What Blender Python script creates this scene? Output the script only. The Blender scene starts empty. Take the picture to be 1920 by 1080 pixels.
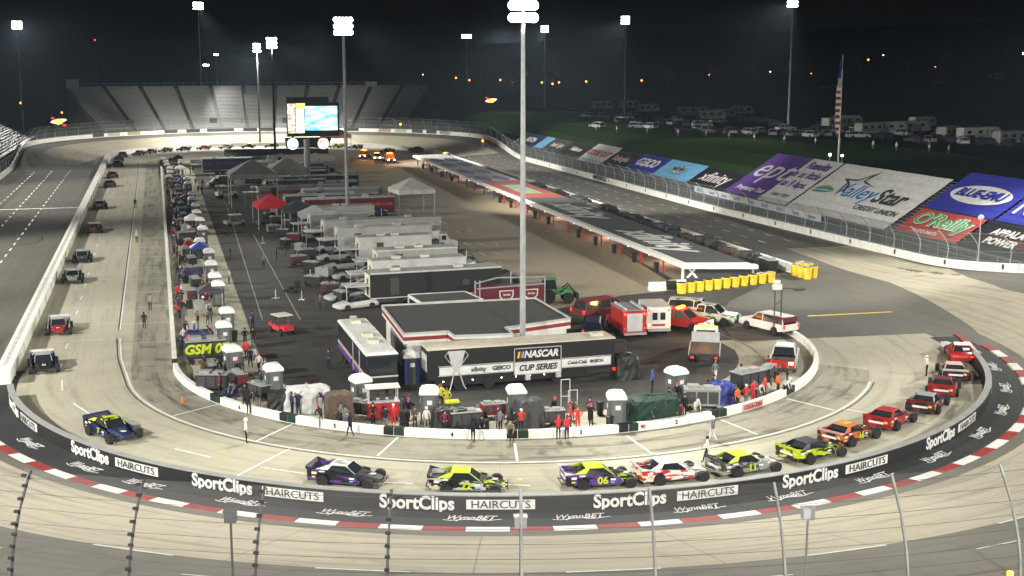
import bpy, bmesh, math, random
from math import sin, cos, pi, radians, hypot, atan2, sqrt, floor
from mathutils import Vector, Matrix
random.seed(7)
SC = bpy.context.scene
# ------------------------------------------------------------------ camera, world, exposure
CAMP = Vector((-28.97, -107.6, 25.89)); PITCH, YAW, FPX = .17864, .27199, 2368.8
cd = bpy.data.cameras.new('camera'); cam = bpy.data.objects.new('camera', cd); SC.collection.objects.link(cam)
cam.location = CAMP; cam.rotation_euler = (pi/2-PITCH, 0, -YAW)
cd.sensor_width = 36; cd.lens = FPX/1920*36; cd.clip_start = .5; cd.clip_end = 6000
SC.camera = cam
W = bpy.data.worlds.new('World'); SC.world = W; W.use_nodes = True
wn = W.node_tree.nodes; sky = wn.new('ShaderNodeTexSky'); sky.sky_type = 'NISHITA'; sky.sun_disc = False
sky.sun_elevation = radians(-8); sky.sun_rotation = radians(15)
tint = wn.new('ShaderNodeMixRGB'); tint.blend_type = 'ADD'; tint.inputs[0].default_value = 1; tint.inputs[2].default_value = (.012, .018, .03, 1)
W.node_tree.links.new(sky.outputs[0], tint.inputs[1]); W.node_tree.links.new(tint.outputs[0], wn['Background'].inputs[0]); wn['Background'].inputs[1].default_value = .06
SC.render.engine = 'CYCLES'; cy = SC.cycles; cy.max_bounces = 4; cy.diffuse_bounces = 2; cy.glossy_bounces = 2; cy.transmission_bounces = 2; cy.volume_bounces = 0; cy.transparent_max_bounces = 12
SC.view_settings.view_transform = 'Standard'; SC.view_settings.look = 'None'
SC.view_settings.exposure = 0; SC.view_settings.gamma = 1; SC.view_settings.use_curve_mapping = False

L = 244.; RK = 44.6; RO = 62.6; TB = math.tan(radians(12))
def ray(px, py):
    v = Vector(((px-960)/FPX, 1, -(py-540)/FPX))
    c, s = cos(PITCH), sin(PITCH); v = Vector((v.x, v.y*c+v.z*s, -v.y*s+v.z*c))
    c, s = cos(YAW), sin(YAW); return Vector((v.x*c+v.y*s, -v.x*s+v.y*c, v.z))
def at(px, py, z=0):                        # photo pixel -> point on the level plane z
    v = ray(px, py); return CAMP+(z-CAMP.z)/v.z*v
def aty(px, py, Y):
    v = ray(px, py); return CAMP+(Y-CAMP.y)/v.y*v
def bank(y):
    if y > L/2: y = L-y
    t = min(1, max(0, (35-y)/40)); return t*t*(3-2*t)
def zf(x, y):
    yc = min(max(y, 0), L); return TB*bank(y)*min(15.4, max(0, hypot(x, y-yc)-RK))
def ORD(n):
    a = ['', 'first', 'second', 'third', 'fourth', 'fifth', 'sixth', 'seventh', 'eighth', 'ninth', 'tenth', 'eleventh', 'twelfth', 'thirteenth', 'fourteenth', 'fifteenth', 'sixteenth', 'seventeenth', 'eighteenth', 'nineteenth']
    t = {2: 'twent', 3: 'thirt', 4: 'fort', 5: 'fift', 6: 'sixt', 7: 'sevent', 8: 'eight', 9: 'ninet'}
    if n < 20: return a[n]
    return t[n//10]+('ieth' if n % 10 == 0 else 'y-'+a[n % 10])

# ------------------------------------------------------------------ materials
MT = {}
def mat(name, col, rough=.7, metal=0., var=.12, sc=1.5, emit=0., spec=.4):
    if name in MT: return MT[name]
    m = bpy.data.materials.new(name); m.use_nodes = True; nt = m.node_tree; b = nt.nodes['Principled BSDF']
    b.inputs['Roughness'].default_value = rough; b.inputs['Metallic'].default_value = metal
    b.inputs['Specular IOR Level'].default_value = spec
    n = nt.nodes.new('ShaderNodeTexNoise'); n.inputs['Scale'].default_value = sc; n.inputs['Detail'].default_value = 3
    tc = nt.nodes.new('ShaderNodeTexCoord'); nt.links.new(tc.outputs['Object'], n.inputs['Vector'])
    r = nt.nodes.new('ShaderNodeValToRGB'); r.color_ramp.elements[0].position = .3; r.color_ramp.elements[1].position = .7
    c0 = [max(0, c*(1-var)) for c in col]; c1 = [min(1, c*(1+var)) for c in col]
    r.color_ramp.elements[0].color = (*c0, 1); r.color_ramp.elements[1].color = (*c1, 1)
    nt.links.new(n.outputs['Fac'], r.inputs['Fac']); nt.links.new(r.outputs[0], b.inputs['Base Color'])
    if emit: b.inputs['Emission Color'].default_value = (*col, 1); b.inputs['Emission Strength'].default_value = emit
    MT[name] = m; return m
def ground_mat(name, base, alt, big=.05, fine=1.2, streak=None, joints=None, dark=(.03, .03, .03), sd=.5, radial=False, jd=.6, stain=.0, spec=.25):
    """mottled paving: two colours mixed by big and fine noise, dark tyre streaks, slab joints"""
    m = bpy.data.materials.new(name); m.use_nodes = True; nt = m.node_tree; N = nt.nodes.new; K = nt.links.new
    b = nt.nodes['Principled BSDF']; b.inputs['Roughness'].default_value = .85; b.inputs['Specular IOR Level'].default_value = spec
    tc = N('ShaderNodeTexCoord'); v = tc.outputs['Object']
    def math_(op, a, c=None, cl=False):
        q = N('ShaderNodeMath'); q.operation = op; q.use_clamp = cl
        for i, s in enumerate((a, c)):
            if s is None: continue
            if isinstance(s, (int, float)): q.inputs[i].default_value = s
            else: K(s, q.inputs[i])
        return q.outputs[0]
    sx = N('ShaderNodeSeparateXYZ'); K(v, sx.inputs[0]); X, Y = sx.outputs[0], sx.outputs[1]
    yc = math_('MINIMUM', math_('MAXIMUM', Y, 0.), L); dy = math_('SUBTRACT', Y, yc)
    R = math_('SQRT', math_('ADD', math_('MULTIPLY', X, X), math_('MULTIPLY', dy, dy)))
    TH = math_('ADD', math_('MULTIPLY', math_('ARCTAN2', dy, math_('ABSOLUTE', X)), 42.), yc)     # metres travelled round the oval
    def noise(vec, s, d=4, r=.55):
        n = N('ShaderNodeTexNoise'); n.inputs['Scale'].default_value = s; n.inputs['Detail'].default_value = d; n.inputs['Roughness'].default_value = r
        K(vec, n.inputs['Vector']); return n.outputs['Fac']
    def mr(x, a, c, lo=0., hi=1.):
        q = N('ShaderNodeMapRange'); q.inputs[1].default_value = a; q.inputs[2].default_value = c; q.inputs[3].default_value = lo; q.inputs[4].default_value = hi; K(x, q.inputs[0]); return q.outputs[0]
    def mix(f, a, c):
        q = N('ShaderNodeMixRGB'); 
        if isinstance(f, float): q.inputs[0].default_value = f
        else: K(f, q.inputs[0])
        for i, s in ((1, a), (2, c)):
            if isinstance(s, tuple): q.inputs[i].default_value = (*s, 1)
            else: K(s, q.inputs[i])
        return q.outputs[0]
    col = mix(mr(math_('ADD', math_('MULTIPLY', noise(v, big), .7), math_('MULTIPLY', noise(v, fine), .3)), .35, .65), base, alt)
    cv = N('ShaderNodeCombineXYZ'); K(math_('MULTIPLY', R, 1.6), cv.inputs[0]); K(math_('MULTIPLY', TH, .10), cv.inputs[1])
    if streak:
        s1 = mr(noise(cv.outputs[0], .9, 5, .6), .5, .75); s1 = math_('MULTIPLY', s1, streak)
        col = mix(s1, col, dark)
    if stain:
        s2 = mr(noise(v, .35, 5, .65), .55, .72); col = mix(math_('MULTIPLY', s2, stain), col, dark)
    if joints:
        jx, jy = joints
        def line(src, step, w):
            f = math_('FRACT', math_('DIVIDE', src, step)); return math_('LESS_THAN', f, w/step)
        if radial: a, c = line(R, jx, .07), line(TH, jy, .09)
        else: a, c = line(math_('ADD', X, 500.), jx, .07), line(math_('ADD', Y, 500.), jy, .07)
        col = mix(math_('MULTIPLY', math_('MAXIMUM', a, c), jd), col, tuple(x*.45 for x in base))
    K(col, b.inputs['Base Color'])
    bp = N('ShaderNodeBump'); bp.inputs['Strength'].default_value = .3; bp.inputs['Distance'].default_value = .02; K(noise(v, 9.), bp.inputs['Height']); K(bp.outputs[0], b.inputs['Normal'])
    return m
M = lambda n: MT[n]
for n, c, r in (('white_paint', (.72, .72, .68), .5), ('black_paint', (.018, .018, .02), .45), ('red_paint', (.38, .024, .024), .4), ('dark_red', (.16, .02, .025), .5),
                ('yellow_plastic', (.8, .55, .04), .45), ('grey_paint', (.28, .29, .28), .5), ('charcoal', (.05, .05, .055), .6), ('blue_paint', (.04, .06, .32), .4),
                ('navy', (.02, .025, .09), .5), ('purple', (.11, .05, .26), .6), ('light_blue', (.16, .42, .68), .6), ('green_paint', (.05, .22, .07), .5), ('lime', (.48, .6, .025), .4),
                ('orange', (.58, .13, .025), .5), ('silver', (.5, .5, .5), .35), ('cream', (.62, .58, .47), .6), ('wall_white', (.82, .81, .75), .6), ('potty_grey', (.085, .097, .095), .6),
                ('potty_roof', (.78, .78, .76), .5), ('tarp_black', (.02, .022, .022), .5), ('roof_grey', (.06, .062, .062), .85), ('maroon', (.13, .015, .03), .45), ('skin', (.42, .26, .18), .6),
                ('hair', (.03, .02, .015), .7), ('tyre', (.015, .015, .016), .75), ('pale_green', (.35, .5, .3), .6), ('brown', (.09, .06, .045), .7), ('tan', (.35, .29, .2), .7),
                ('pink', (.6, .35, .33), .6), ('banner_blue', (.03, .035, .3), .6), ('banner_black', (.012, .012, .014), .6), ('banner_red', (.42, .06, .05), .6), ('banner_white', (.68, .68, .66), .6),
                ('letter_green', (.1, .33, .12), .6), ('mid_blue', (.06, .2, .5), .6), ('dark_green', (.007, .03, .018), .7), ('khaki', (.25, .22, .14), .8), ('jersey_red', (.55, .03, .04), .8),
                ('jersey_white', (.65, .64, .6), .8), ('cloth_black', (.012, .012, .015), .85), ('cloth_navy', (.02, .025, .06), .85), ('cloth_grey', (.15, .15, .16), .85),
                ('cloth_blue', (.04, .1, .35), .8), ('cloth_yellow', (.6, .55, .05), .8), ('cloth_brown', (.1, .06, .04), .85), ('denim', (.06, .09, .16), .85), ('cloth_maroon', (.14, .02, .03), .85),
                ('trailer_white', (.5, .5, .47), .45), ('trailer_roof', (.3, .31, .28), .6), ('seat_metal', (.27, .27, .26), .5), ('steel', (.33, .34, .35), .45), ('potty_door', (.12, .13, .13), .6), ('line_worn', (.3, .29, .22), .7)):
    mat(n, c, r)
mat('glass', (.02, .025, .03), .08, spec=.8); mat('chrome', (.6, .6, .6), .15, 1.); mat('galvanised', (.36, .38, .38), .45, .4); mat('dark_steel', (.05, .05, .05), .5, .3)
mat('lamp_lit', (1, .98, .92), emit=60.); mat('lamp_side', (1, .97, .95), emit=9.); mat('head_light', (.95, .97, 1), emit=22.); mat('amber_light', (1, .3, .03), emit=9.)
mat('red_light', (1, .03, .02), emit=10.); mat('tail_red', (1, .04, .02), emit=1.4); mat('sodium', (1, .2, .035), emit=8.); mat('bulb', (1, .9, .75), emit=16.); mat('window_lit', (.7, .75, .7), emit=.25)
mat('blue_light', (.1, .1, 1), emit=4.)
GM = dict(
 terrain=ground_mat('dark_field', (.008, .01, .007), (.014, .016, .011), .02, .6, spec=0.),
 grass=ground_mat('bank_grass', (.022, .045, .012), (.034, .062, .018), .03, 1., spec=0.),
 asphalt=ground_mat('track_asphalt', (.125, .118, .10), (.17, .16, .135), .06, 1.4, streak=.35, joints=(3.1, 1e5), radial=True, jd=.35),
 concrete=ground_mat('track_concrete', (.385, .35, .262), (.455, .42, .322), .05, 1.5, streak=.8, joints=(2.05, 9.0), dark=(.17, .15, .115), radial=True, jd=.5, stain=.22),
 pit=ground_mat('pit_concrete', (.375, .352, .27), (.445, .422, .33), .06, 1.3, streak=.5, joints=(4.6, 6.1), dark=(.17, .16, .12), radial=True, jd=.22),
 box=ground_mat('pit_box_concrete', (.23, .22, .17), (.33, .312, .245), .1, 1.2, streak=.95, joints=(4.6, 6.1), dark=(.035, .035, .03), radial=True, jd=.2, stain=.75),
 infield=ground_mat('infield_asphalt', (.046, .044, .041), (.074, .071, .065), .08, 1.2, stain=.3, dark=(.018, .018, .018)),
 tan=ground_mat('canopy_lit_asphalt', (.085, .072, .056), (.12, .103, .08), .07, 1., streak=.2),  # lighter asphalt, with the canopy's warm light put into its tan tint
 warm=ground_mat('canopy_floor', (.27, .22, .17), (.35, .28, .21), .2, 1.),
 grey=ground_mat('exit_asphalt', (.105, .103, .092), (.15, .146, .128), .07, 1., joints=(7.5, 9.), jd=.35, stain=.25, dark=(.05, .05, .048)),
 apron=ground_mat('apron_black', (.026, .028, .029), (.04, .042, .042), .1, 1.4, joints=(1e5, 9.), radial=True, stain=.2),
)
# ------------------------------------------------------------------ mesh helpers
class MB:
    """collects shapes; faces carry a material name"""
    def __init__(s, m='grey_paint'): s.v = []; s.f = []; s.k = []; s.cur = m
    def m(s, name): s.cur = name; return s
    def add(s, vs, fs):
        o = len(s.v); s.v += [tuple(v) for v in vs]; s.f += [tuple(i+o for i in f) for f in fs]; s.k += [s.cur]*len(fs); return s
    def box(s, x0, x1, y0, y1, z0, z1, M_=None):
        vs = [Vector((x, y, z)) for z in (z0, z1) for y in (y0, y1) for x in (x0, x1)]
        if M_: vs = [M_ @ v for v in vs]
        return s.add(vs, [(0, 2, 3, 1), (4, 5, 7, 6), (0, 1, 5, 4), (2, 6, 7, 3), (0, 4, 6, 2), (1, 3, 7, 5)])
    def prism(s, poly, z0, z1):            # poly in xy
        n = len(poly); a = [(p[0], p[1], z0) for p in poly]; b = [(p[0], p[1], z1) for p in poly]
        return s.add(a+b, [tuple(range(n-1, -1, -1)), tuple(range(n, 2*n))]+[(i, (i+1) % n, n+(i+1) % n, n+i) for i in range(n)])
    def side(s, prof, y0, y1, tw=1.):      # profile in xz, extruded across y; tw narrows nothing by default
        n = len(prof); a = [(p[0], y0, p[1]) for p in prof]; b = [(p[0], y1, p[1]) for p in prof]
        return s.add(a+b, [tuple(range(n)), tuple(range(2*n-1, n-1, -1))]+[(i, n+i, n+(i+1) % n, (i+1) % n) for i in range(n)])
    def loft(s, secs, cap=True):           # list of equal-length rings
        n = len(secs[0]); vs = [p for r in secs for p in r]; fs = []
        for k in range(len(secs)-1):
            for i in range(n): fs.append((k*n+i, k*n+(i+1) % n, (k+1)*n+(i+1) % n, (k+1)*n+i))
        if cap: fs += [tuple(range(n-1, -1, -1)), tuple(range((len(secs)-1)*n, len(secs)*n))]
        return s.add(vs, fs)
    def tube(s, pts, r, n=6, cap=True):
        pts = [Vector(p) for p in pts]; secs = []
        rs = r if isinstance(r, (list, tuple)) else [r]*len(pts)
        for i, p in enumerate(pts):
            d = (pts[min(i+1, len(pts)-1)]-pts[max(i-1, 0)]).normalized()
            u = d.orthogonal().normalized() if abs(d.z) > .9 else Vector((0, 0, 1)).cross(d).normalized()
            if abs(d.z) > .9: u = Vector((0, 1, 0)).cross(d).normalized()
            w = d.cross(u); secs.append([p+rs[i]*(cos(2*pi*k/n)*u+sin(2*pi*k/n)*w) for k in range(n)])
        return s.loft(secs, cap)
    def lathe(s, prof, n=12, c=(0, 0, 0), axis='z'):  # prof list of (r, h)
        secs = []
        for r, h in prof:
            ring = []
            for k in range(n):
                a = 2*pi*k/n; x, y = r*cos(a), r*sin(a)
                ring.append((c[0]+x, c[1]+y, c[2]+h) if axis == 'z' else (c[0]+x, c[1]+h, c[2]+y) if axis == 'y' else (c[0]+h, c[1]+x, c[2]+y))
            secs.append(ring)
        return s.loft(secs)
    def quad(s, a, b, c, d): return s.add([a, b, c, d], [(0, 1, 2, 3)])
    def mesh(s, name='mesh', smooth=False):
        me = bpy.data.meshes.new(name); me.from_pydata(s.v, [], s.f); names = []
        for k in s.k:
            if k not in names: names.append(k)
        for k in names: me.materials.append(MT[k] if k in MT else GM[k])
        me.polygons.foreach_set('material_index', [names.index(k) for k in s.k])
        bm = bmesh.new(); bm.from_mesh(me); bmesh.ops.recalc_face_normals(bm, faces=bm.faces[:]); bm.to_mesh(me); bm.free()
        if smooth: me.polygons.foreach_set('use_smooth', [True]*len(me.polygons))
        me.update(); return me
COL = SC.collection
def tag(o, label=None, cat=None, group=None, kind=None):
    if label: o['label'] = label
    if cat: o['category'] = cat
    if group: o['group'] = group
    if kind: o['kind'] = kind
    return o
def thing(name, label, cat, loc=(0, 0, 0), rz=0, group=None):
    o = bpy.data.objects.new(name, None); COL.objects.link(o); o.location = loc; o.rotation_euler = (0, 0, rz); o.empty_display_size = .3
    return tag(o, label, cat, group)
def raw(name, me, parent=None):
    o = bpy.data.objects.new(name, me if not isinstance(me, MB) else me.mesh(name)); COL.objects.link(o)
    if parent: o.parent = parent
    return o
def wp(name, me, parent):                  # world-coordinate mesh put under an already placed thing
    o = raw(name, me); o.parent = parent
    p = parent; Mx = Matrix()
    chain = []
    while p: chain.append(p); p = p.parent
    for q in reversed(chain): Mx = Mx @ q.matrix_parent_inverse @ q.matrix_basis
    o.matrix_parent_inverse = Mx.inverted(); return o
def struct(name, mb): return tag(raw(name, mb), kind='structure')
# kits: [(name, mesh, [children])] ; recolor maps material names
def inst(kit, name, label, cat, loc, rz=0, group=None, rec=None, scale=1):
    r = thing(name, label, cat, loc, rz, group); r.scale = (scale,)*3
    def go(items, par):
        for it in items:
            o = bpy.data.objects.new(it[0], it[1]); COL.objects.link(o); o.parent = par
            if rec:
                for i, ms in enumerate(o.material_slots):
                    nm = it[1].materials[i].name
                    if nm in rec: ms.link = 'OBJECT'; ms.material = MT[rec[nm]]
            if len(it) > 2: go(it[2], o)
    go(kit, r); return r
TXC = {}
def text_mesh(s, size=1., shear=0., bold=0., m='white_paint', ext=.01, sx=1., font_space=1.):
    key = (s, round(size, 3), shear, bold, m, sx, ext)
    if key in TXC: return TXC[key]
    c = bpy.data.curves.new('lettering', 'FONT'); c.body = s; c.size = size; c.shear = shear; c.offset = bold*size; c.extrude = ext
    c.align_x = 'CENTER'; c.align_y = 'CENTER'; c.resolution_u = 3; c.space_character = font_space
    o = bpy.data.objects.new('lettering', c); COL.objects.link(o); dg = bpy.context.evaluated_depsgraph_get()
    me = bpy.data.meshes.new_from_object(o.evaluated_get(dg)); bpy.data.objects.remove(o)
    for v in me.vertices: v.co.x *= sx
    me.materials.clear(); me.materials.append(MT[m]); TXC[key] = me; return me
def text_on(parent, s, size, org, right, up, m='white_paint', shear=0., bold=0., sx=1., off=.04, name='lettering'):
    """flat lettering centred at org, reading along right"""
    me = text_mesh(s, size, shear, bold, m, .01, sx); R = Vector(right).normalized(); U = Vector(up); N_ = R.cross(U).normalized(); U = N_.cross(R).normalized()
    o = wp(name, me, parent); o.matrix_basis = Matrix.Translation(Vector(org)+N_*off) @ Matrix((R, U, N_)).transposed().to_4x4(); return o
def text_bent(parent, s, size, R, ang, z, m='white_paint', shear=0., bold=0., sx=1., cyl=True, out=1, name='lettering', c=(0, 0), ext=.01, rfun=None):
    """lettering on a wall face of radius R (cyl) or lying on the ground ring at radius R; seen from outside"""
    src = text_mesh(s, size, shear, bold, m, ext, sx); me = src.copy()
    for v in me.vertices:
        a = ang+v.co.x/R
        if cyl: r = R+.03+v.co.z; v.co = Vector((c[0]+r*cos(a), c[1]+r*sin(a), z+v.co.y))
        else: r = R-v.co.y; v.co = Vector((c[0]+r*cos(a), c[1]+r*sin(a), z+v.co.z+ext))
    return wp(name, me, parent)
def spath(R, s0, s1, step=2., cx=0., y0=0., y1=L):
    """stadium path points from arclength s0..s1; s=0 at bottom of near turn, counterclockwise (right first)"""
    out = []; n = max(2, int(abs(s1-s0)/step)+1)
    for i in range(n+1):
        s = s0+(s1-s0)*i/n; out.append(sp(R, s, cx, y0, y1))
    return out
def sp(R, s, cx=0., y0=0., y1=L):
    q = pi*R/2; st = y1-y0; tot = 4*q+2*st; s = s % tot
    if s < q: a = -pi/2+s/R; return Vector((cx+R*cos(a), y0+R*sin(a), 0)), Vector((cos(a), sin(a), 0))
    s -= q
    if s < st: return Vector((cx+R, y0+s, 0)), Vector((1, 0, 0))
    s -= st
    if s < 2*q: a = s/R; return Vector((cx+R*cos(a), y1+R*sin(a), 0)), Vector((cos(a), sin(a), 0))
    s -= 2*q
    if s < st: return Vector((cx-R, y1-s, 0)), Vector((-1, 0, 0))
    s -= st; a = pi+s/R; return Vector((cx+R*cos(a), y0+R*sin(a), 0)), Vector((cos(a), sin(a), 0))
def ROF(y):                                  # the outer wall swings wider round the near turn
    for (a, u), (b, w) in zip(ROT, ROT[1:]):
        if y <= b: return u+(w-u)*max(0, y-a)/(b-a)
    return ROT[-1][1]
ROT = [(-45, 69.), (-10, 68.), (10, 67), (27, 65.9), (49, 64.8), (95, 62.8), (200, 62.6)]
def spo(s, d=0.):
    p, n = sp(RO, s); return p+n*(ROF(p.y)-RO+d), n
def spopath(s0, s1, step, d=0.):
    k = int(abs(s1-s0)/step)+1; return [spo(s0+(s1-s0)*i/k, d) for i in range(k+1)]
def wall_strip(mb, pts, w, h, zfun=zf, z0=-.05):
    """pts: (point, outward normal); wall of thickness w outward from pts"""
    secs = []
    for p, n in pts:
        z = zfun(p.x, p.y); a, b = p, p+n*w
        secs.append([(a.x, a.y, z+z0), (b.x, b.y, z+z0), (b.x, b.y, z+h), (a.x, a.y, z+h)])
    return mb.loft(secs)
def patch(name, poly, z, m, px=True):
    pts = [at(*p) if px else Vector((p[0], p[1], 0)) for p in poly]
    mb = MB(m); mb.add([(p.x, p.y, z) for p in pts], [tuple(range(len(pts)))]); return struct(name, mb)

# ------------------------------------------------------------------ terrain, track surfaces
def terr_z(x, y):
    d = abs(x); z = -.6
    if x > 78: z = -.6+8.4*min(1, (x-78)/6) + max(0, x-190)*.045
    if x < -90: z = -.6+min(6, (-90-x)*.1)
    if y > 360: z += min(30, (y-360)*.02)
    if y < -70: z = max(z, -.6)
    return z
xs = [-3000, -1500, -800, -400, -200, -120, -90, -60, 0, 60, 77, 79, 81, 84, 88, 100, 120, 150, 190, 230, 280, 340, 420, 520, 700, 1000, 1600, 3000]
ys = [-600, -200, -100, 0, 50, 100, 150, 200, 260, 320, 360, 400, 450, 520, 620, 760, 950, 1300, 1900, 3500]
mb = MB('terrain'); vs = [(x, y, terr_z(x, y)) for y in ys for x in xs]; nx = len(xs)
mb.add(vs, [(j*nx+i, j*nx+i+1, (j+1)*nx+i+1, (j+1)*nx+i) for j in range(len(ys)-1) for i in range(nx-1)]); struct('terrain', mb)
mb = MB('grass'); gx = [84, 90, 100, 112, 118]; gy = list(range(60, 430, 10))
def gz(x, y): return terr_z(x, y)+.03+.25*sin(y*.11+x*.2)*sin(x*.13) if x > 84 else terr_z(x, y)+.03
xsg = lambda y: [84, 92, 100, 108, 112+max(0, 10-abs(y-130)*.05)]
vs = []; 
for y in gy:
    for x in xsg(y): vs.append((x, y, terr_z(x, y)+.06))
mb.add(vs, [(j*5+i, j*5+i+1, (j+1)*5+i+1, (j+1)*5+i) for j in range(len(gy)-1) for i in range(4)]); k_ = len(mb.v); mb.add([(x, y, z) for y in gy for x, z in ((71.9, 4.2), (76, 6.4), (84, 7.9))], [(j*3+i, j*3+i+1, (j+1)*3+i+1, (j+1)*3+i) for j in range(4, len(gy)-1) for i in range(2)]); struct('grass_bank', mb)
def ring(name, rfun, m, dz, nr=8, s0=0, s1=None, step=2.):
    """banded surface following the banking; rfun(y) -> (r_in, r_out)"""
    tot = 2*pi*44+2*L; s1 = tot if s1 is None else s1; n = int((s1-s0)/step); vs = []
    for i in range(n+1):
        p, d = sp(44., s0+(s1-s0)*i/n); base = p-d*44.; r0, r1 = rfun(p.y if 0 <= p.y <= L else p.y)
        for k in range(nr+1):
            q = base+d*(r0+(r1-r0)*k/nr); vs.append((q.x, q.y, zf(q.x, q.y)+dz))
    w = nr+1; mb = MB(m); mb.add(vs, [(i*w+k, i*w+k+1, (i+1)*w+k+1, (i+1)*w+k) for i in range(n) for k in range(nr)]); return struct(name, mb)
ring('race_track', lambda y: (41.4, ROF(y)+.3), 'asphalt', 0.0, 12)
def lerp(y, tab):
    if y <= tab[0][0]: return tab[0][1]
    for (a, u), (b, w) in zip(tab, tab[1:]):
        if y <= b: return u+(w-u)*(y-a)/(b-a)
    return tab[-1][1]
TI = [(-12, 45.0), (-7, 45.6), (5, 48.5), (20, 52.0), (48, 54.5), (52, 55)]; TO = [(-12, 56.), (4, 56.), (15, 59), (27, 65.), (60, 64.5)]
q44 = pi*44/2
ring('turn_concrete', lambda y: (lerp(y, TI), lerp(y, TO)), 'concrete', .006, 6, -q44-50, q44+50, 1.5)
ring('far_turn_concrete', lambda y: (lerp(L-y, [(-12, 45.), (0, 45), (20, 48)]), lerp(L-y, [(-12, 57), (0, 57), (20, 60)])), 'concrete', .006, 6, q44+L-20, q44*3+L+20, 1.5)
# infield sheets, each a few mm above the one below
def stadium(R, y0=0, y1=L, n=40):
    return [(R*cos(a), y0+R*sin(a)) for a in [pi+pi*i/n for i in range(n+1)]]+[(R*cos(a), y1+R*sin(a)) for a in [pi*i/n for i in range(n+1)]]
patch('pit_road', stadium(41.5), .002+.01, 'pit', px=False)
bx = stadium(32.1, 0)
patch('pit_box_lane', [(-32.1, 236), (-32.1, 0)]+[(32.1*cos(a), 32.1*sin(a)) for a in [pi+pi*.84*i/30 for i in range(31)]]+[(28.6*cos(a), 1.6+28.6*sin(a)) for a in [pi+pi*.84*(30-i)/30 for i in range(31)]]+[(-28.6, 236)], .018, 'box', px=False)
arc = lambda R, a0, a1, n=24, cx=0, cy=0: [(cx+R*cos(radians(a0+(a1-a0)*i/n)), cy+R*sin(radians(a0+(a1-a0)*i/n))) for i in range(n+1)]
patch('garage_asphalt', [(-21.2, 236), (-21.2, 0)]+arc(21.2, 180, 345)+[(20.6, -1.5), (45.3, -3.5), (45.6, 26), (30, 232)], .018, 'infield', px=False)
patch('exit_road', [(22, -2.3), (45.3, -4.2), (44.9, 6), (45.4, 30), (46, 60), (41.5, 60), (41.5, 28), (36, 22), (30, 16), (25, 8)], .024, 'grey', px=False)
patch('access_road', [(10.5, 17), (20, 22.5), (28, 24.5), (32.2, 60), (33.4, 120), (31.5, 232), (9, 232), (9.5, 100)], .024, 'tan', px=False)
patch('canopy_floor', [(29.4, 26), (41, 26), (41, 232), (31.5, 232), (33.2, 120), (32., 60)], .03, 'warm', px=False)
ring('backstretch_verge', lambda y: (41.4, 45.9), 'grey', .012, 2, q44+30, q44+L-4)

# painted lines
mk = MB('white_paint'); yk = MB('yellow_plastic'); dk = MB('black_paint')
def seg(mb, a, b, w=.12, z=.03, banked=False):
    a, b = Vector((a[0], a[1], 0)), Vector((b[0], b[1], 0)); d = b-a
    if d.length < 1e-6: return
    d.normalize(); n = Vector((-d.y, d.x, 0))*w/2
    k = max(1, int((b-a).length/2)) if banked else 1
    for i in range(k):
        p, q = a.lerp(b, i/k), a.lerp(b, (i+1)/k)
        f = lambda v: (v.x, v.y, (zf(v.x, v.y) if banked else 0)+z)
        mb.quad(f(p-n), f(q-n), f(q+n), f(p+n))
def poly(mb, pts, w, z=.03, banked=False):
    for a, b in zip(pts, pts[1:]): seg(mb, a, b, w, z, banked)
def S(pxs, mb=mk, w=.12, z=.03): poly(mb, [at(*p) for p in pxs], w, z)
lane = [(-33.6, 236), (-33.4, 18.6)]
poly(mk, lane, .16); poly(dk, [(-33.75, 236), (-33.55, 18.6)], .1)
lane2 = [(-33.3, 14.5), (-33.0, 6)]+[(32.3*cos(a), 32.3*sin(a)) for a in [pi*1.0+pi*.80*i/40 for i in range(1, 41)]]
poly(mk, lane2, .16); poly(dk, [(p[0]*1.009, p[1]*1.009) for p in lane2], .09)
for a, b in (((325, 780), (415, 757)), ((480, 828), (550, 795)), ((708, 855), (747, 820)), ((970, 865), (965, 832)), ((1225, 853), (1175, 818)), ((1420, 815), (1350, 787)), ((1565, 770), (1475, 748)), ((440, 895), (547, 840)), ((1575, 766), (1745, 795))): S([a, b], w=.17)
S([(490, 877), (572, 889)], w=.16); S([(328, 842), (395, 858)], w=.16); S([(138, 757), (168, 777)], w=.16); S([(720, 905), (775, 908)], w=.16); S([(940, 909), (995, 911)], w=.16); S([(116, 713), (117, 733)], w=.16)
S([(410, 852), (430, 846)], yk, .14); S([(974, 898), (976, 902)], yk, .3)
for i in range(24):
    y = 3+i*8.3; seg(mk, (-38.0+.0*i, y), (-37.9, y+2.2), .16)
for y in range(12, 236, 9): seg(mk, (-33.3, y), (-28.8, y+.2), .09)
for y in (14.5, 22, 31, 49, 76): seg(mk, (-41, y), (-33.6, y), .06)
for x in (-57.2, -53.4, -49.4):
    for i in range(30):
        y = 60+i*5.6
        if y < 222: seg(mk, (x, y), (x, y+2.4), .22, .02)
seg(mk, (-62.3, 129), (-42.2, 129), .8, .02)
for x in (50.5, 54.5, 58.6):
    for i in range(36):
        y = 56+i*6
        if y < 250: seg(mk, (x, y), (x, y+2.4), .15, .02, True)
kk_ = MB('line_worn'); S([(425, 385), (492, 600)], kk_, .12); S([(475, 440), (563, 600)], kk_, .12); S([(470, 601), (640, 603)], kk_, .06); S([(380, 300), (425, 385)], kk_, .1); 
S([(477, 655), (493, 693)], w=.14); S([(493, 693), (560, 745)], w=.1)
S([(1515, 593), (1715, 583)], yk, .45); 
rd = MB('orange'); S([(1716, 583), (1762, 580)], rd, .55, .034)
poly(kk_, arc(19.2, -75, 20, 30, 3.2, -3), .11, .04)
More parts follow.
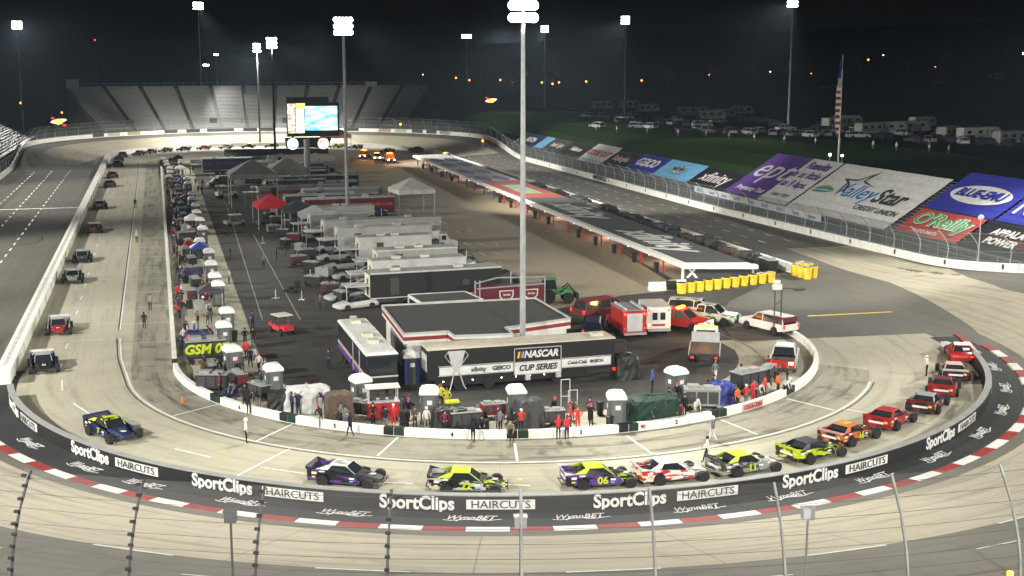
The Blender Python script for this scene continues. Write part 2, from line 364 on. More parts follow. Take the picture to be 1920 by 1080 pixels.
for a0 in range(-150, -20, 12):          # dashes along the outer edge of the turn concrete
    a = radians(a0); b = radians(a0+4.6); seg(mk, (56.1*cos(a), 56.1*sin(a)), (56.1*cos(b), 56.1*sin(b)), .22, .025, True)
    a = radians(a0+7); b = radians(a0+9.6); seg(mk, (59.6*cos(a), 59.6*sin(a)), (59.6*cos(b), 59.6*sin(b)), .16, .025, True)
struct('worn_lines', kk_); struct('lane_markings', mk); struct('yellow_markings', yk); struct('dark_markings', dk); struct('orange_marking', rd)
sk = MB('tyre')                            # skid marks on the left straight
for c0, r0, a0, a1 in (((-56, 112), 6, -60, 60), ((-54, 88), 8, -50, 40), ((-60, 70), 7, -40, 60), ((-55, 95), 14, -20, 30)):
    poly(sk, arc(r0, a0, a1, 16, c0[0], c0[1]), .18, .016)
struct('skid_marks', sk)

# apron band and kerb round the near turn
def flatring(name, R0, R1, a0, a1, z0, z1, m, step=1.5):
    n = int((a1-a0)/step); vs = []
    for i in range(n+1):
        a = radians(a0+(a1-a0)*i/n); vs += [(R0*cos(a), R0*sin(a), z0), (R1*cos(a), R1*sin(a), z1)]
    mb = MB(m); mb.add(vs, [(2*i, 2*i+1, 2*i+3, 2*i+2) for i in range(n)]); return struct(name, mb)
flatring('black_apron', 40.9, 43.95, -185, -7.8, .02, .06, 'apron')
kb = MB('white_paint'); da = 2.45/44.5; a = radians(-90)+.0; base = atan2(*reversed(at(792, 994)[:2]))
for i in range(-30, 31):
    a0 = base+i*da; a1 = a0+da
    if a0 < radians(-178) or a1 > radians(-7): continue
    kb.m('kerb_red' if i % 2 == 0 else 'white_paint'); mat('kerb_red', (.27, .03, .028), .7)
    mid = (a0+a1)/2; secs = []
    for aa in (a0, mid, a1): secs.append([(r*cos(aa), r*sin(aa), z) for r, z in ((43.95, .02), (44.1, .12), (44.85, .16), (45.05, .02))])
    kb.loft(secs)
struct('kerb', kb)
kb = MB('white_paint')
for i, (a_, b_) in enumerate((((1795, 628), (1812, 643)), ((1812, 643), (1830, 665)))):
    p, q = at(*a_), at(*b_); kb.m('kerb_red' if i == 0 else 'white_paint'); d = (q-p).normalized(); n = Vector((-d.y, d.x, 0))*.3
    kb.prism([p-n, q-n, q+n, p+n], .02, .14)
struct('inner_kerb', kb)

# ------------------------------------------------------------------ walls
bw = thing('pit_road_wall', 'low black banner wall curving along the outer edge of the near pit road', 'wall', (0, -41.5, 0))
mb = MB('banner_black'); a0, a1 = -173, -19; pts = [(Vector((41.1*cos(radians(a)), 41.1*sin(radians(a)), 0)), Vector((cos(radians(a)), sin(radians(a)), 0))) for a in [a0+(a1-a0)*i/120 for i in range(121)]]
flat0 = lambda x, y: 0.
wall_strip(mb, pts, .4, .98, flat0); wp('banner_face', mb, bw)
mb = MB('grey_paint'); wall_strip(mb, [(p-n*.05, n) for p, n in pts], .48, 1.05, flat0, .985); wp('wall_cap', mb, bw)
for k, (px, py) in enumerate(((198, 880), (485, 930), (861, 956), (1254, 945), (1572, 896), (1770, 815), (1848, 715), (30, 790))):
    g = at(px, py); A = atan2(g.y, g.x)
    text_bent(bw, 'SportClips', 1.12, 41.5, A-2.45/41.5, .5, 'banner_white', bold=.03, sx=.93)
    me = MB('banner_white'); n = 8; secs = []
    for i in range(n+1):
        aa = A+(.45+4.0*i/n)/41.5; secs.append([(r*cos(aa), r*sin(aa), z) for r, z in ((41.5, .2), (41.53, .2), (41.53, .78), (41.5, .78))])
    me.loft(secs); wp('lettering_panel', me, bw)
    text_bent(bw, 'HAIRCUTS', .66, 41.54, A+2.45/41.5, .49, 'charcoal', sx=1.12)
mb = MB('white_paint')
secs = []
for i in range(13):
    aa = radians(-22+i*.75); secs.append([(r*cos(aa), r*sin(aa), z) for r, z in ((40.4, .05), (40.95, .05), (40.95, 1.3-.07*i), (40.4, 1.3-.07*i))])
mb.loft(secs); wp('end_block', mb, bw)
# scribbled script painted on the black apron
ap = thing('apron_lettering', 'row of white script signatures painted on the black apron', 'painted lettering', (0, -42.5, 0))
for px, py in ((65, 830), (165, 875), (270, 908), (450, 942), (640, 966), (880, 976), (1085, 974), (1310, 960), (1480, 935), (1635, 898), (1748, 858), (1830, 813), (1872, 770), (1893, 730), (1880, 690), (1853, 657)):
    g = at(px, py); A = atan2(g.y, g.x)
    text_bent(ap, 'WynnBET', .95, 42.6, A, .075, 'banner_white', shear=.45, sx=.72, cyl=False, ext=.006, bold=.01)
    me = MB('banner_white'); pts_ = []
    for i in range(9):
        aa = A+(-1.5+i*.42)/42.6; r = 42.95+.12*sin(i*1.4); pts_.append((r*cos(aa), r*sin(aa)))
    poly(me, pts_, .07, .09); wp('flourish', me, ap)
# pit wall
pw = thing('pit_wall', 'low white wall between the crew area and the pit boxes', 'wall', (0, -27, 0))
mb = MB('wall_white'); RP = 28.3; pp = [(Vector((-RP, y, 0)), Vector((-1, 0, 0))) for y in range(236, 2, -6)]+[(Vector((RP*cos(radians(a)), 1.6+RP*sin(radians(a)), 0)), Vector((cos(radians(a)), sin(radians(a)), 0))) for a in range(180, 361, 3)]
e0 = at(1500, 625); e1 = at(1478, 600)
pp += [(Vector((27.6, 6, 0)), Vector((1, .2, 0)).normalized()), (Vector((e1.x-.3, e1.y, 0)), Vector((.9, .45, 0)).normalized())]
wall_strip(mb, pp, .4, .6, flat0); wp('wall_body', mb, pw)
for px, py, s in ((422, 752, ''), (552, 788, ''), (745, 812, ''), (970, 822, ''), (1180, 812, ''), (1345, 783, ''), (1472, 738, ''), (322, 690, '')):
    g = at(px, py); A = atan2(g.y-1.6, g.x); me = MB('dark_green'); h = .026
    for t0, t1, mm in ((-h, -.001, 'banner_black'), (.001, h, 'dark_green')):
        me.m(mm); secs = []
        for i in range(4):
            aa = A+t0+(t1-t0)*i/3; secs.append([(r*cos(aa), 1.6+r*sin(aa), z) for r, z in ((28.25, .08), (28.74, .08), (28.74, .63), (28.25, .63))])
        me.loft(secs)
    wp('stall_marker', me, pw)
for px, py, s in ((475, 765, '6'), (645, 798, '5'), (850, 818, '4'), (1265, 798, '2'), (1090, 820, '3')):
    g = at(px, py); text_bent(pw, s, .42, 28.7, atan2(g.y-1.6, g.x), .32, 'banner_black', bold=.03, c=(0, 1.6))
g = at(1413, 768); A = atan2(g.y-1.6, g.x); me = MB('pink'); secs = []
for i in range(7):
    aa = A+(-.045+.09*i/6); secs.append([(r*cos(aa), 1.6+r*sin(aa), z) for r, z in ((28.6, .05), (28.73, .05), (28.73, .58), (28.6, .58))])
me.loft(secs); wp('sponsor_panel', me, pw); text_bent(pw, 'COCA-COLA', .46, 28.74, A, .31, 'kerb_red', bold=.02, c=(0, 1.6), sx=.8)
g = at(1205, 808); text_bent(pw, '90', .4, 28.7, atan2(g.y-1.6, g.x), .32, 'kerb_red', bold=.02, c=(0, 1.6))
# left inner wall (pit road / front straight) running round the far turn
iw = thing('inner_wall', 'tall white concrete wall between the front straight and pit road', 'wall', (-41.5, 100, 0))
mb = MB('wall_white'); q = pi*41.4/2
tot41 = 2*L+4*q
ip = spath(41.4, q+L+8, q*3+2*L+1, 3.)
wall_strip(mb, ip, 1.15, 1.15, flat0); wp('wall_body', mb, iw)
mb = MB('grey_paint')
for i in range(190):
    y = 1+i*.55
    mb.box(-42.2, -41.85, y, y+.28, 1.153, 1.158)
wp('barrier_top_pattern', mb, iw)
mb = MB('cream')
for i in range(26): y = 2+i*8.; mb.box(-41.42, -41.3, y, y+.16, 0.02, 1.16)
wp('wall_buttress', mb, iw)
# right inner wall
rw = thing('backstretch_wall', 'white wall along the inside of the back straight ending at yellow barrels', 'wall', (45.6, 31, 0))
mb = MB('wall_white'); wall_strip(mb, [(Vector((45.4, 31+i*8, 0)), Vector((1, 0, 0))) for i in range(25)]+[(Vector((45., 244, 0)), Vector((1, 0, 0)))], .55, 1.15, flat0); wp('wall_body', mb, rw)
# outer wall
ow = thing('outer_wall', 'high white outer wall running all the way round the oval', 'wall', (62.6, 0, 0))
mb = MB('wall_white'); qo = pi*RO/2; wall_strip(mb, spopath(-qo*1.1, 2*L+qo*3.1, 2.5), .5, 1.1); wp('wall_body', mb, ow)
mb = MB('charcoal')
for i in range(60):
    s = -30+i*10.5; p, n = spo(s, -.03); z = zf(p.x, p.y); t = Vector((-n.y, n.x, 0))*.22
    if 20 < s < 390: mb.add([p-t+Vector((0, 0, z+.35)), p+t+Vector((0, 0, z+.35)), p+t+Vector((0, 0, z+.95)), p-t+Vector((0, 0, z+.95))], [(0, 1, 2, 3)])
wp('distance_marker', mb, ow)
far = [('charcoal', 0), ('wall_white', 1), ('steel', 1), ('lime', 0), ('navy', 0)]
for i, (px, mm) in enumerate(((185, 'charcoal'), (215, 'pale_green'), (250, 'tan'), (322, 'charcoal'), (362, 'charcoal'), (400, 'charcoal'), (425, 'charcoal'), (470, 'charcoal'), (500, 'charcoal'), (660, 'charcoal'), (720, 'tan'), (752, 'pale_green'), (782, 'charcoal'), (808, 'charcoal'), (833, 'grey_paint'))):
    # wall panel painted block at this bearing
    v = ray(px, 246); best = None
    for k in range(400):
        s = qo+L-10+k*.6; p, n = sp(RO-.04, s)
        d = abs(atan2(p.x-CAMP.x, p.y-CAMP.y)-atan2(v.x, v.y))
        if p.y > L-5 and (best is None or d < best[0]): best = (d, s)
    me = MB(mm); s = best[1]; secs = []
    for k in range(4):
        p, n = sp(RO-.05, s-2.2+4.4*k/3); z = zf(p.x, p.y); secs.append([(p.x, p.y, z+.2), (p.x+n.x*.06, p.y+n.y*.06, z+.2), (p.x+n.x*.06, p.y+n.y*.06, z+1.15), (p.x, p.y, z+1.15)])
    me.loft(secs); wp('sponsor_block', me, ow)
text_on(ow, 'MARTINSVILLE', 1.35, (62.55, 150, .72), (0, -1, 0), (0, 0, 1), 'banner_black', bold=.03, sx=.95)

# ------------------------------------------------------------------ catch fences
mat('mesh_wire', (.3, .3, .3))
def make_alpha(name, col, a):
    m = bpy.data.materials.new(name); m.use_nodes = True; nt = m.node_tree; b = nt.nodes['Principled BSDF']
    b.inputs['Base Color'].default_value = (*col, 1); b.inputs['Roughness'].default_value = .6
    w = nt.nodes.new('ShaderNodeTexNoise'); w.inputs['Scale'].default_value = .8; tc = nt.nodes.new('ShaderNodeTexCoord'); nt.links.new(tc.outputs['Object'], w.inputs['Vector'])
    mr = nt.nodes.new('ShaderNodeMapRange'); mr.inputs[3].default_value = a*.7; mr.inputs[4].default_value = a*1.3; nt.links.new(w.outputs['Fac'], mr.inputs[0]); nt.links.new(mr.outputs[0], b.inputs['Alpha'])
    MT[name] = m
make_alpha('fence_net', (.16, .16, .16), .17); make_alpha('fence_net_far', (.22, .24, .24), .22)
def post_mesh(h=4.7, lean=1.5, col='galvanised', r=.055, clamps=True):
    mb = MB(col); pts = [(0, 0, 0)]
    for i in range(13):
        t = i/12; pts.append((-lean*t**2.6 + .35*sin(t*pi)*.6, 0, 1.2+(h-1.2)*t))
    mb.tube(pts, r, 8)
    if clamps:
        mb.m('dark_steel')
        for k in range(16):
            t = k/15; i = min(12, 1+int(t*12)); p = pts[i]; mb.box(p[0]+.03, p[0]+.13, -.09, .09, 1.1+(h-1.2)*t, 1.2+(h-1.2)*t)
    return mb.mesh('post')
PM1 = post_mesh(7.3, col='charcoal'); PM3 = post_mesh(7.3, col='grey_paint', clamps=False, r=.06); PM2 = post_mesh(clamps=False, r=.07)  # charcoal left posts, grey right ones: silhouette and lit look put into the colour
def fence(label, s0, s1, near, net='fence_net', offset=0., pm=None, h=4.7, st=5.64):
    e = h-4.7
    p, n = spo((s0+s1)/2, .25); r = thing('catch_fence', label, 'fence', (p.x, p.y, zf(p.x, p.y)))
    n_ = int((s1-s0)/st); path = []
    for i in range(n_+1):
        s = s0+i*st; p, nn = spo(s, .25); z = zf(p.x, p.y)
        o = wp('post', PM3 if (near and i >= 8) else pm, r); o.matrix_basis = Matrix.Translation((p.x, p.y, z)) @ Matrix.Rotation(atan2(nn.y, nn.x), 4, 'Z')
    prof = [(0, 1.2), (.1, 2.6+e*.5), (-.25, 3.5+e*.7), (-.8, 4.2+e*.9), (-1.5, h)]
    path = spopath(s0, s0+n_*st, 2.8, .25); mb = MB(net)
    vs = [(p.x+nn.x*a, p.y+nn.y*a, zf(p.x, p.y)+b) for p, nn in path for a, b in prof]; k = len(prof)
    mb.add(vs, [(i*k+j, i*k+j+1, (i+1)*k+j+1, (i+1)*k+j) for i in range(len(path)-1) for j in range(k-1)]); wp('wire_mesh', mb, r)
    for c in range(13 if near else 4):
        t = c/(12 if near else 3)*.96; hh = 1.3+(h-1.3)*t; off = -1.5*t**2.6+.21*sin(t*pi)
        mb = MB('dark_steel' if near else 'galvanised'); mb.tube([(p.x+nn.x*off, p.y+nn.y*off, zf(p.x, p.y)+hh) for p, nn in path], .009 if near else .02, 4); wp('cable', mb, r)
    return r
A0 = radians(-104.47); s_ref = (A0+pi/2)*RO
fence('curved steel catch fence in the foreground above the near turn', s_ref-4.33*8, s_ref+4.33*15, True, pm=PM1, h=7.3, st=4.33)
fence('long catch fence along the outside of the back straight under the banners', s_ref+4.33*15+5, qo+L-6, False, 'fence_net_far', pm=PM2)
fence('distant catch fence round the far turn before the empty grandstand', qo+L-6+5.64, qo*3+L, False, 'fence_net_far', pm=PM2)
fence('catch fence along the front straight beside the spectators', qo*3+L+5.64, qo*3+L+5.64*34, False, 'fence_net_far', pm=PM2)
for px, py, lab in ((432, 968, 'dark grey speaker box on a thin pole at the foreground fence, left one'), (976, 978, 'grey metal box on the middle foreground fence post'), (1515, 963, 'pale box on a thin pole right of centre at the foreground fence')):
    v = ray(px, py); p = CAMP+v*(51.5 if px < 1000 else 52); r = thing('speaker_box', lab, 'speaker', (p.x, p.y, zf(p.x, p.y)+1.2), -.2, 'boxes on poles along the foreground fence')
    h = p.z-r.location.z; mb = MB('charcoal' if px < 900 else 'grey_paint' if px < 1000 else 'silver'); mb.box(-.24, .24, -.2, .2, h-.22, h+.22); mb.box(-.28, .28, -.24, .24, h+.22, h+.27); raw('housing', mb, r)
    mb = MB('dark_steel' if px != 1515 else 'galvanised'); mb.tube([(0, 0, -1.2), (0, 0, h-.2)], .05, 8); raw('pole', mb, r)

# ------------------------------------------------------------------ floodlight poles (lamp light lives here)
def spot(parent, loc, target, power, ang=70, blend=.6, rad=1.0, col=(1, .97, .88)):
    l = bpy.data.lights.new('lamp_light', 'SPOT'); l.energy = power; l.spot_size = radians(ang); l.spot_blend = blend; l.shadow_soft_size = rad; l.color = col
    o = bpy.data.objects.new('lamp_light', l); COL.objects.link(o); o.parent = parent; o.location = loc
    d = (Vector(target)-(parent.matrix_basis @ Vector(loc))).normalized()
    o.rotation_mode = 'QUATERNION'; o.rotation_quaternion = parent.matrix_basis.to_quaternion().inverted() @ d.to_track_quat('-Z', 'Y'); return o
def floodpole(x, y, z0, top, face, label, lit, rad=.26, size=1.25, rows=3, light=None, tilt=0, pole='steel'):
    """steel pole with a rack of lamps; face = direction the rack looks at (radians)"""
    r = thing('floodlight_pole', label, 'floodlight', (x, y, z0), face, 'floodlight poles around the track')
    H = top-z0; mb = MB(pole); mb.tube([(0, 0, 0), (0, 0, H*.5), (0, 0, H+.6)], [rad*1.15, rad, rad*.7], 12); raw('pole', mb, r)
    mb = MB('dark_steel')
    for k in range(rows): mb.tube([(.1, -size, H-1.+k*.95), (.1, size, H-1.+k*.95)], .07, 6)
    raw('crossarm', mb, r)
    for k in range(rows):
        mb = MB('dark_steel'); lm = MB(lit)
        for j in range(5):
            yy = -size*.88+j*size*.44; zz = H-1.+k*.95
            mb.lathe([(.12, 0), (.4, .35), (.41, .4)], 10, (.15, yy, zz), 'x'); lm.lathe([(.0, .36), (.37, .41), (.0, .47)], 10, (.15, yy, zz), 'x')
        raw('lamp_housing', mb, r); raw('lamp_lens', lm, r)
    if light:
        for (tx, ty, pw_, ang) in light: spot(r, (1.2, 0, H-.4), (tx, ty, 0), pw_, ang)
    return r
F = lambda x, y, tx, ty: atan2(ty-y, tx-x)
PW = 105000
def fp(x, y, z0, top, tx, ty, label, lit='lamp_lit', lights=(), **k): return floodpole(x, y, z0, top, F(x, y, tx, ty), label, lit, light=lights, **k)
c_ = CAMP
fp(-.35, -8.3, 0, 30.2, c_.x, c_.y, 'thick central light pole rising behind the black series hauler', lights=[(-12, -38, PW*.62, 80), (20, -36, PW*.55, 75), (73, 55, PW*4.6, 50)], rad=.22, size=.95, rows=2)
fp(-.9, 89, 0, 31, c_.x, c_.y, 'tall light pole between the white haulers left of centre', lights=[(-44, 55, PW*.45, 75), (72, 128, PW*4.4, 54)])
fp(-1., 212, 0, 30, c_.x, c_.y, 'light pole at the far end of the garage just left of the scoreboard', lights=[(-45, 180, PW*.9, 80), (66, 205, PW*3., 50), (-30, 262, PW*1.6, 70)], size=1., pole='charcoal')  # charcoal on this pole and the next: silhouette darkness put into the colour
fp(1.2, 288, 0, 29.5, c_.x, c_.y, 'farthest garage light pole beyond the scoreboard, thinner and lower', lights=[(0, 296, PW*1.6, 120), (34, 285, PW*1.6, 70), (-34, 285, PW*1.6, 70), (3, 338, PW*2.2, 95)], size=.85, pole='charcoal')
fp(-12, 395, 0, 46, 0, 300, 'bright floodlight high above the far grandstand on the left', lights=[(5, 296, PW*2.2, 24)], size=1.7)
fp(-6, 500, 0, 24.5, c_.x, c_.y, 'small low floodlight seen just over the far grandstand roof line', size=1.1, rows=1)
fp(-4, 440, 0, 29, c_.x, c_.y, 'small upper floodlight above the one behind the far grandstand', size=.8, rows=1, lit='lamp_side')
fp(-75, 377, 0, 38, -45, 260, 'bright floodlight at the far left beyond the front straight', lights=[(-52, 245, PW*2.4, 50)], size=1.5)
fp(122, 518, 4, 38, c_.x, c_.y, 'squat bright floodlight bank far away right of the scoreboard', size=2.2, rows=2)
fp(115, 362, 8, 37.5, 70, 260, 'slim light pole on the grass bank behind the small banners', lit='lamp_side', lights=[(50, 262, PW*1.6, 44)])
fp(118, 283, 8, 38.5, 60, 200, 'slim light pole in the middle of the grass bank on the right', lit='lamp_side', lights=[(52, 190, PW*1.5, 38)])
fp(135, 203, 8, 41, 60, 90, 'tall light pole beside the flagpole behind the purple banner', lit='lamp_side', lights=[(52, 105, PW*1.8, 38)])
# the poles outside the picture that light the near turn and the straights
for x, y, tx, ty, pw_, ang, lab in ((96, 20, 47, 15, 2.3, 70, 'right of the near turn'), (80, -66, 34, -38, 2.1, 75, 'outside the near turn on the right'), (4, -112, 4, -45, 2.1, 80, 'directly outside the near turn'),
                                (-66, -80, -30, -38, 2.1, 75, 'outside the near turn on the left'), (-92, -10, -40, -6, 2.6, 75, 'beside the front straight near the camera'),
                                (-94, 65, -44, 60, 2.3, 75, 'beside the front straight'), (-96, 150, -46, 150, 1.9, 75, 'beside the middle of the front straight')):
    fp(x, y, -.5, 34, tx, ty, 'floodlight pole '+lab, lights=[(tx, ty, PW*pw_, ang)])

# ------------------------------------------------------------------ people
def skel(pose):
    """named joints -> skinned body mesh; pose overrides joints (x forward, y left, z up)"""
    J = dict(pelvis=(0, 0, .95, .135), spine=(0, 0, 1.15, .13), chest=(0, 0, 1.36, .15), neck=(0, 0, 1.5, .055), head=(.01, 0, 1.6, .085), crown=(.0, 0, 1.73, .075), nose=(.1, 0, 1.62, .018), chin=(.06, 0, 1.54, .03),
             shl=(0, .19, 1.42, .06), ell=(-.03, .25, 1.14, .045), wrl=(.06, .25, .9, .03), hal=(.08, .25, .83, .032),
             hil=(0, .09, .9, .09), knl=(.02, .1, .5, .06), anl=(0, .1, .1, .042), tol=(.14, .11, .04, .04))
    for k in list(J):
        if k[-1] == 'l' and k != 'crown' and k not in ('pelvis',): v = J[k]; J[k[:-1]+'r'] = (v[0], -v[1], v[2], v[3])
    for k, v in pose.items(): J[k] = (*v, J[k][3])
    for sd in 'lr':
        h, w = Vector(J['ha'+sd][:3]), Vector(J['wr'+sd][:3]); d = (h-w).normalized(); sgn = 1 if sd == 'l' else -1
        u = d.cross(Vector((0, sgn, .1))).normalized()
        for i, (off, ln) in enumerate(((.03, .07), (.011, .085), (-.011, .08), (-.03, .06))):
            a = h+u*off+d*.02; J['f%d%s' % (i, sd)] = (*a, .011); b = a+d*ln+Vector((.015, -sgn*.01, 0)); J['g%d%s' % (i, sd)] = (*b, .008)
        J['th'+sd] = (*(w+d*.03+u*.045), .012); J['ti'+sd] = (*(w+d*.075+u*.06), .009)
    E_ = [('pelvis', 'spine', 's'), ('spine', 'chest', 's'), ('chest', 'neck', 's'), ('neck', 'head', 'k'), ('head', 'crown', 'k'), ('head', 'nose', 'k'), ('head', 'chin', 'k')]
    for sd in 'lr':
        E_ += [('chest', 'sh'+sd, 's'), ('sh'+sd, 'el'+sd, 's'), ('el'+sd, 'wr'+sd, 's'), ('wr'+sd, 'ha'+sd, 'k'), ('pelvis', 'hi'+sd, 't'), ('hi'+sd, 'kn'+sd, 't'), ('kn'+sd, 'an'+sd, 't'), ('an'+sd, 'to'+sd, 'b'), ('wr'+sd, 'th'+sd, 'k'), ('th'+sd, 'ti'+sd, 'k')]
        for i in range(4): E_ += [('ha'+sd, 'f%d%s' % (i, sd), 'k'), ('f%d%s' % (i, sd), 'g%d%s' % (i, sd), 'k')]
    names = list(J); me = bpy.data.meshes.new('sk'); me.from_pydata([J[n][:3] for n in names], [(names.index(a), names.index(b)) for a, b, _ in E_], [])
    o = bpy.data.objects.new('sk', me); COL.objects.link(o); md = o.modifiers.new('s', 'SKIN'); md.use_smooth_shade = True
    for i, n in enumerate(names): r = J[n][3]; me.skin_vertices[0].data[i].radius = (r, r)
    me.skin_vertices[0].data[0].use_root = True
    sb = o.modifiers.new('d', 'SUBSURF'); sb.levels = 1
    out = bpy.data.meshes.new_from_object(o.evaluated_get(bpy.context.evaluated_depsgraph_get())); bpy.data.objects.remove(o)
    seg_ = [(Vector(J[a][:3]), Vector(J[b][:3]), t, (J[a][3]+J[b][3])/2) for a, b, t in E_]
    out.materials.clear()
    for n in ('cloth_black', 'cloth_grey', 'skin', 'tyre'): out.materials.append(MT[n])
    idx = dict(s=0, t=1, k=2, b=3)
    for p in out.polygons:
        c = p.center; best = None
        for a, b, t, r in seg_:
            ab = b-a; k = max(0, min(1, (c-a).dot(ab)/ab.length_squared)); d = (c-(a+ab*k)).length-r
            if best is None or d < best[0]: best = (d, t)
        p.material_index = idx[best[1]]; p.use_smooth = True
    return out, J
def headgear(J, kind):
    c = Vector(J['head'][:3])+Vector((0, 0, .06)); mb = MB('cloth_brown')
    if kind == 'hair': mb.lathe([(.094, -.05), (.104, .02), (.09, .09), (.05, .13), (0, .14)], 10, c-Vector((.02, 0, 0)))
    elif kind == 'cap': mb.lathe([(.108, 0), (.108, .05), (.08, .11), (0, .13)], 10, c); mb.box(c.x+.05, c.x+.2, c.y-.07, c.y+.07, c.z, c.z+.02)
    else: mb.lathe([(.1, -.1), (.13, -.06), (.142, .03), (.12, .11), (.06, .16), (0, .165)], 12, c)
    return mb.mesh(kind, True)
POSES = [({}), (dict(knl=(.16, .1, .5), anl=(.22, .1, .1), tol=(.36, .1, .05), knr=(-.02, -.1, .5), anr=(-.26, -.1, .16), tor=(-.14, -.1, .06), ell=(-.14, .26, 1.16), wrl=(-.12, .26, .92), hal=(-.11, .26, .85), elr=(.12, -.26, 1.16), wrr=(.26, -.24, .98), har=(.32, -.24, .94))),
         (dict(ell=(-.02, .36, 1.2), wrl=(.08, .17, 1.02), hal=(.1, .12, .98), elr=(-.02, -.36, 1.2), wrr=(.08, -.17, 1.02), har=(.1, -.12, .98))),
         (dict(ell=(.12, .25, 1.2), wrl=(.26, .06, 1.2), hal=(.28, -.01, 1.2), elr=(.12, -.25, 1.2), wrr=(.27, -.04, 1.16), har=(.28, .04, 1.16))),
         (dict(spine=(.12, 0, 1.1), chest=(.3, 0, 1.26), neck=(.41, 0, 1.34), head=(.49, 0, 1.4), crown=(.56, 0, 1.5), nose=(.57, 0, 1.36), chin=(.52, 0, 1.32), shl=(.32, .19, 1.28), shr=(.32, -.19, 1.28), ell=(.42, .24, 1.02), wrl=(.5, .2, .82), hal=(.52, .19, .76), elr=(.42, -.24, 1.02), wrr=(.5, -.2, .82), har=(.52, -.19, .76))),
         (dict(elr=(.1, -.34, 1.4), wrr=(.14, -.3, 1.64), har=(.15, -.26, 1.7), ell=(.14, .26, 1.22), wrl=(.3, .12, 1.3), hal=(.34, .07, 1.33)))]
PBODY = []
for P_ in POSES:
    me_, J_ = skel(P_); PBODY.append((me_, {k: headgear(J_, k) for k in ('hair', 'cap', 'helmet')}))
SH = dict(black='cloth_black', navy='cloth_navy', grey='cloth_grey', red='jersey_red', white='jersey_white', blue='cloth_blue', yellow='cloth_yellow', brown='cloth_brown', maroon='cloth_maroon', khaki='khaki', orange='orange', denim='denim')
def person(x, y, rz, pose, shirt, pants, hat, hatcol, label, group=None, z=0, s=1.):
    me_, hg = PBODY[pose]
    r = inst([('body', me_), (hat, hg[hat])], 'person', label, 'person', (x, y, z), rz, group, {'cloth_black': SH[shirt], 'cloth_grey': SH[pants], 'cloth_brown': SH[hatcol]}, s*random.uniform(.97, 1.04)); return r

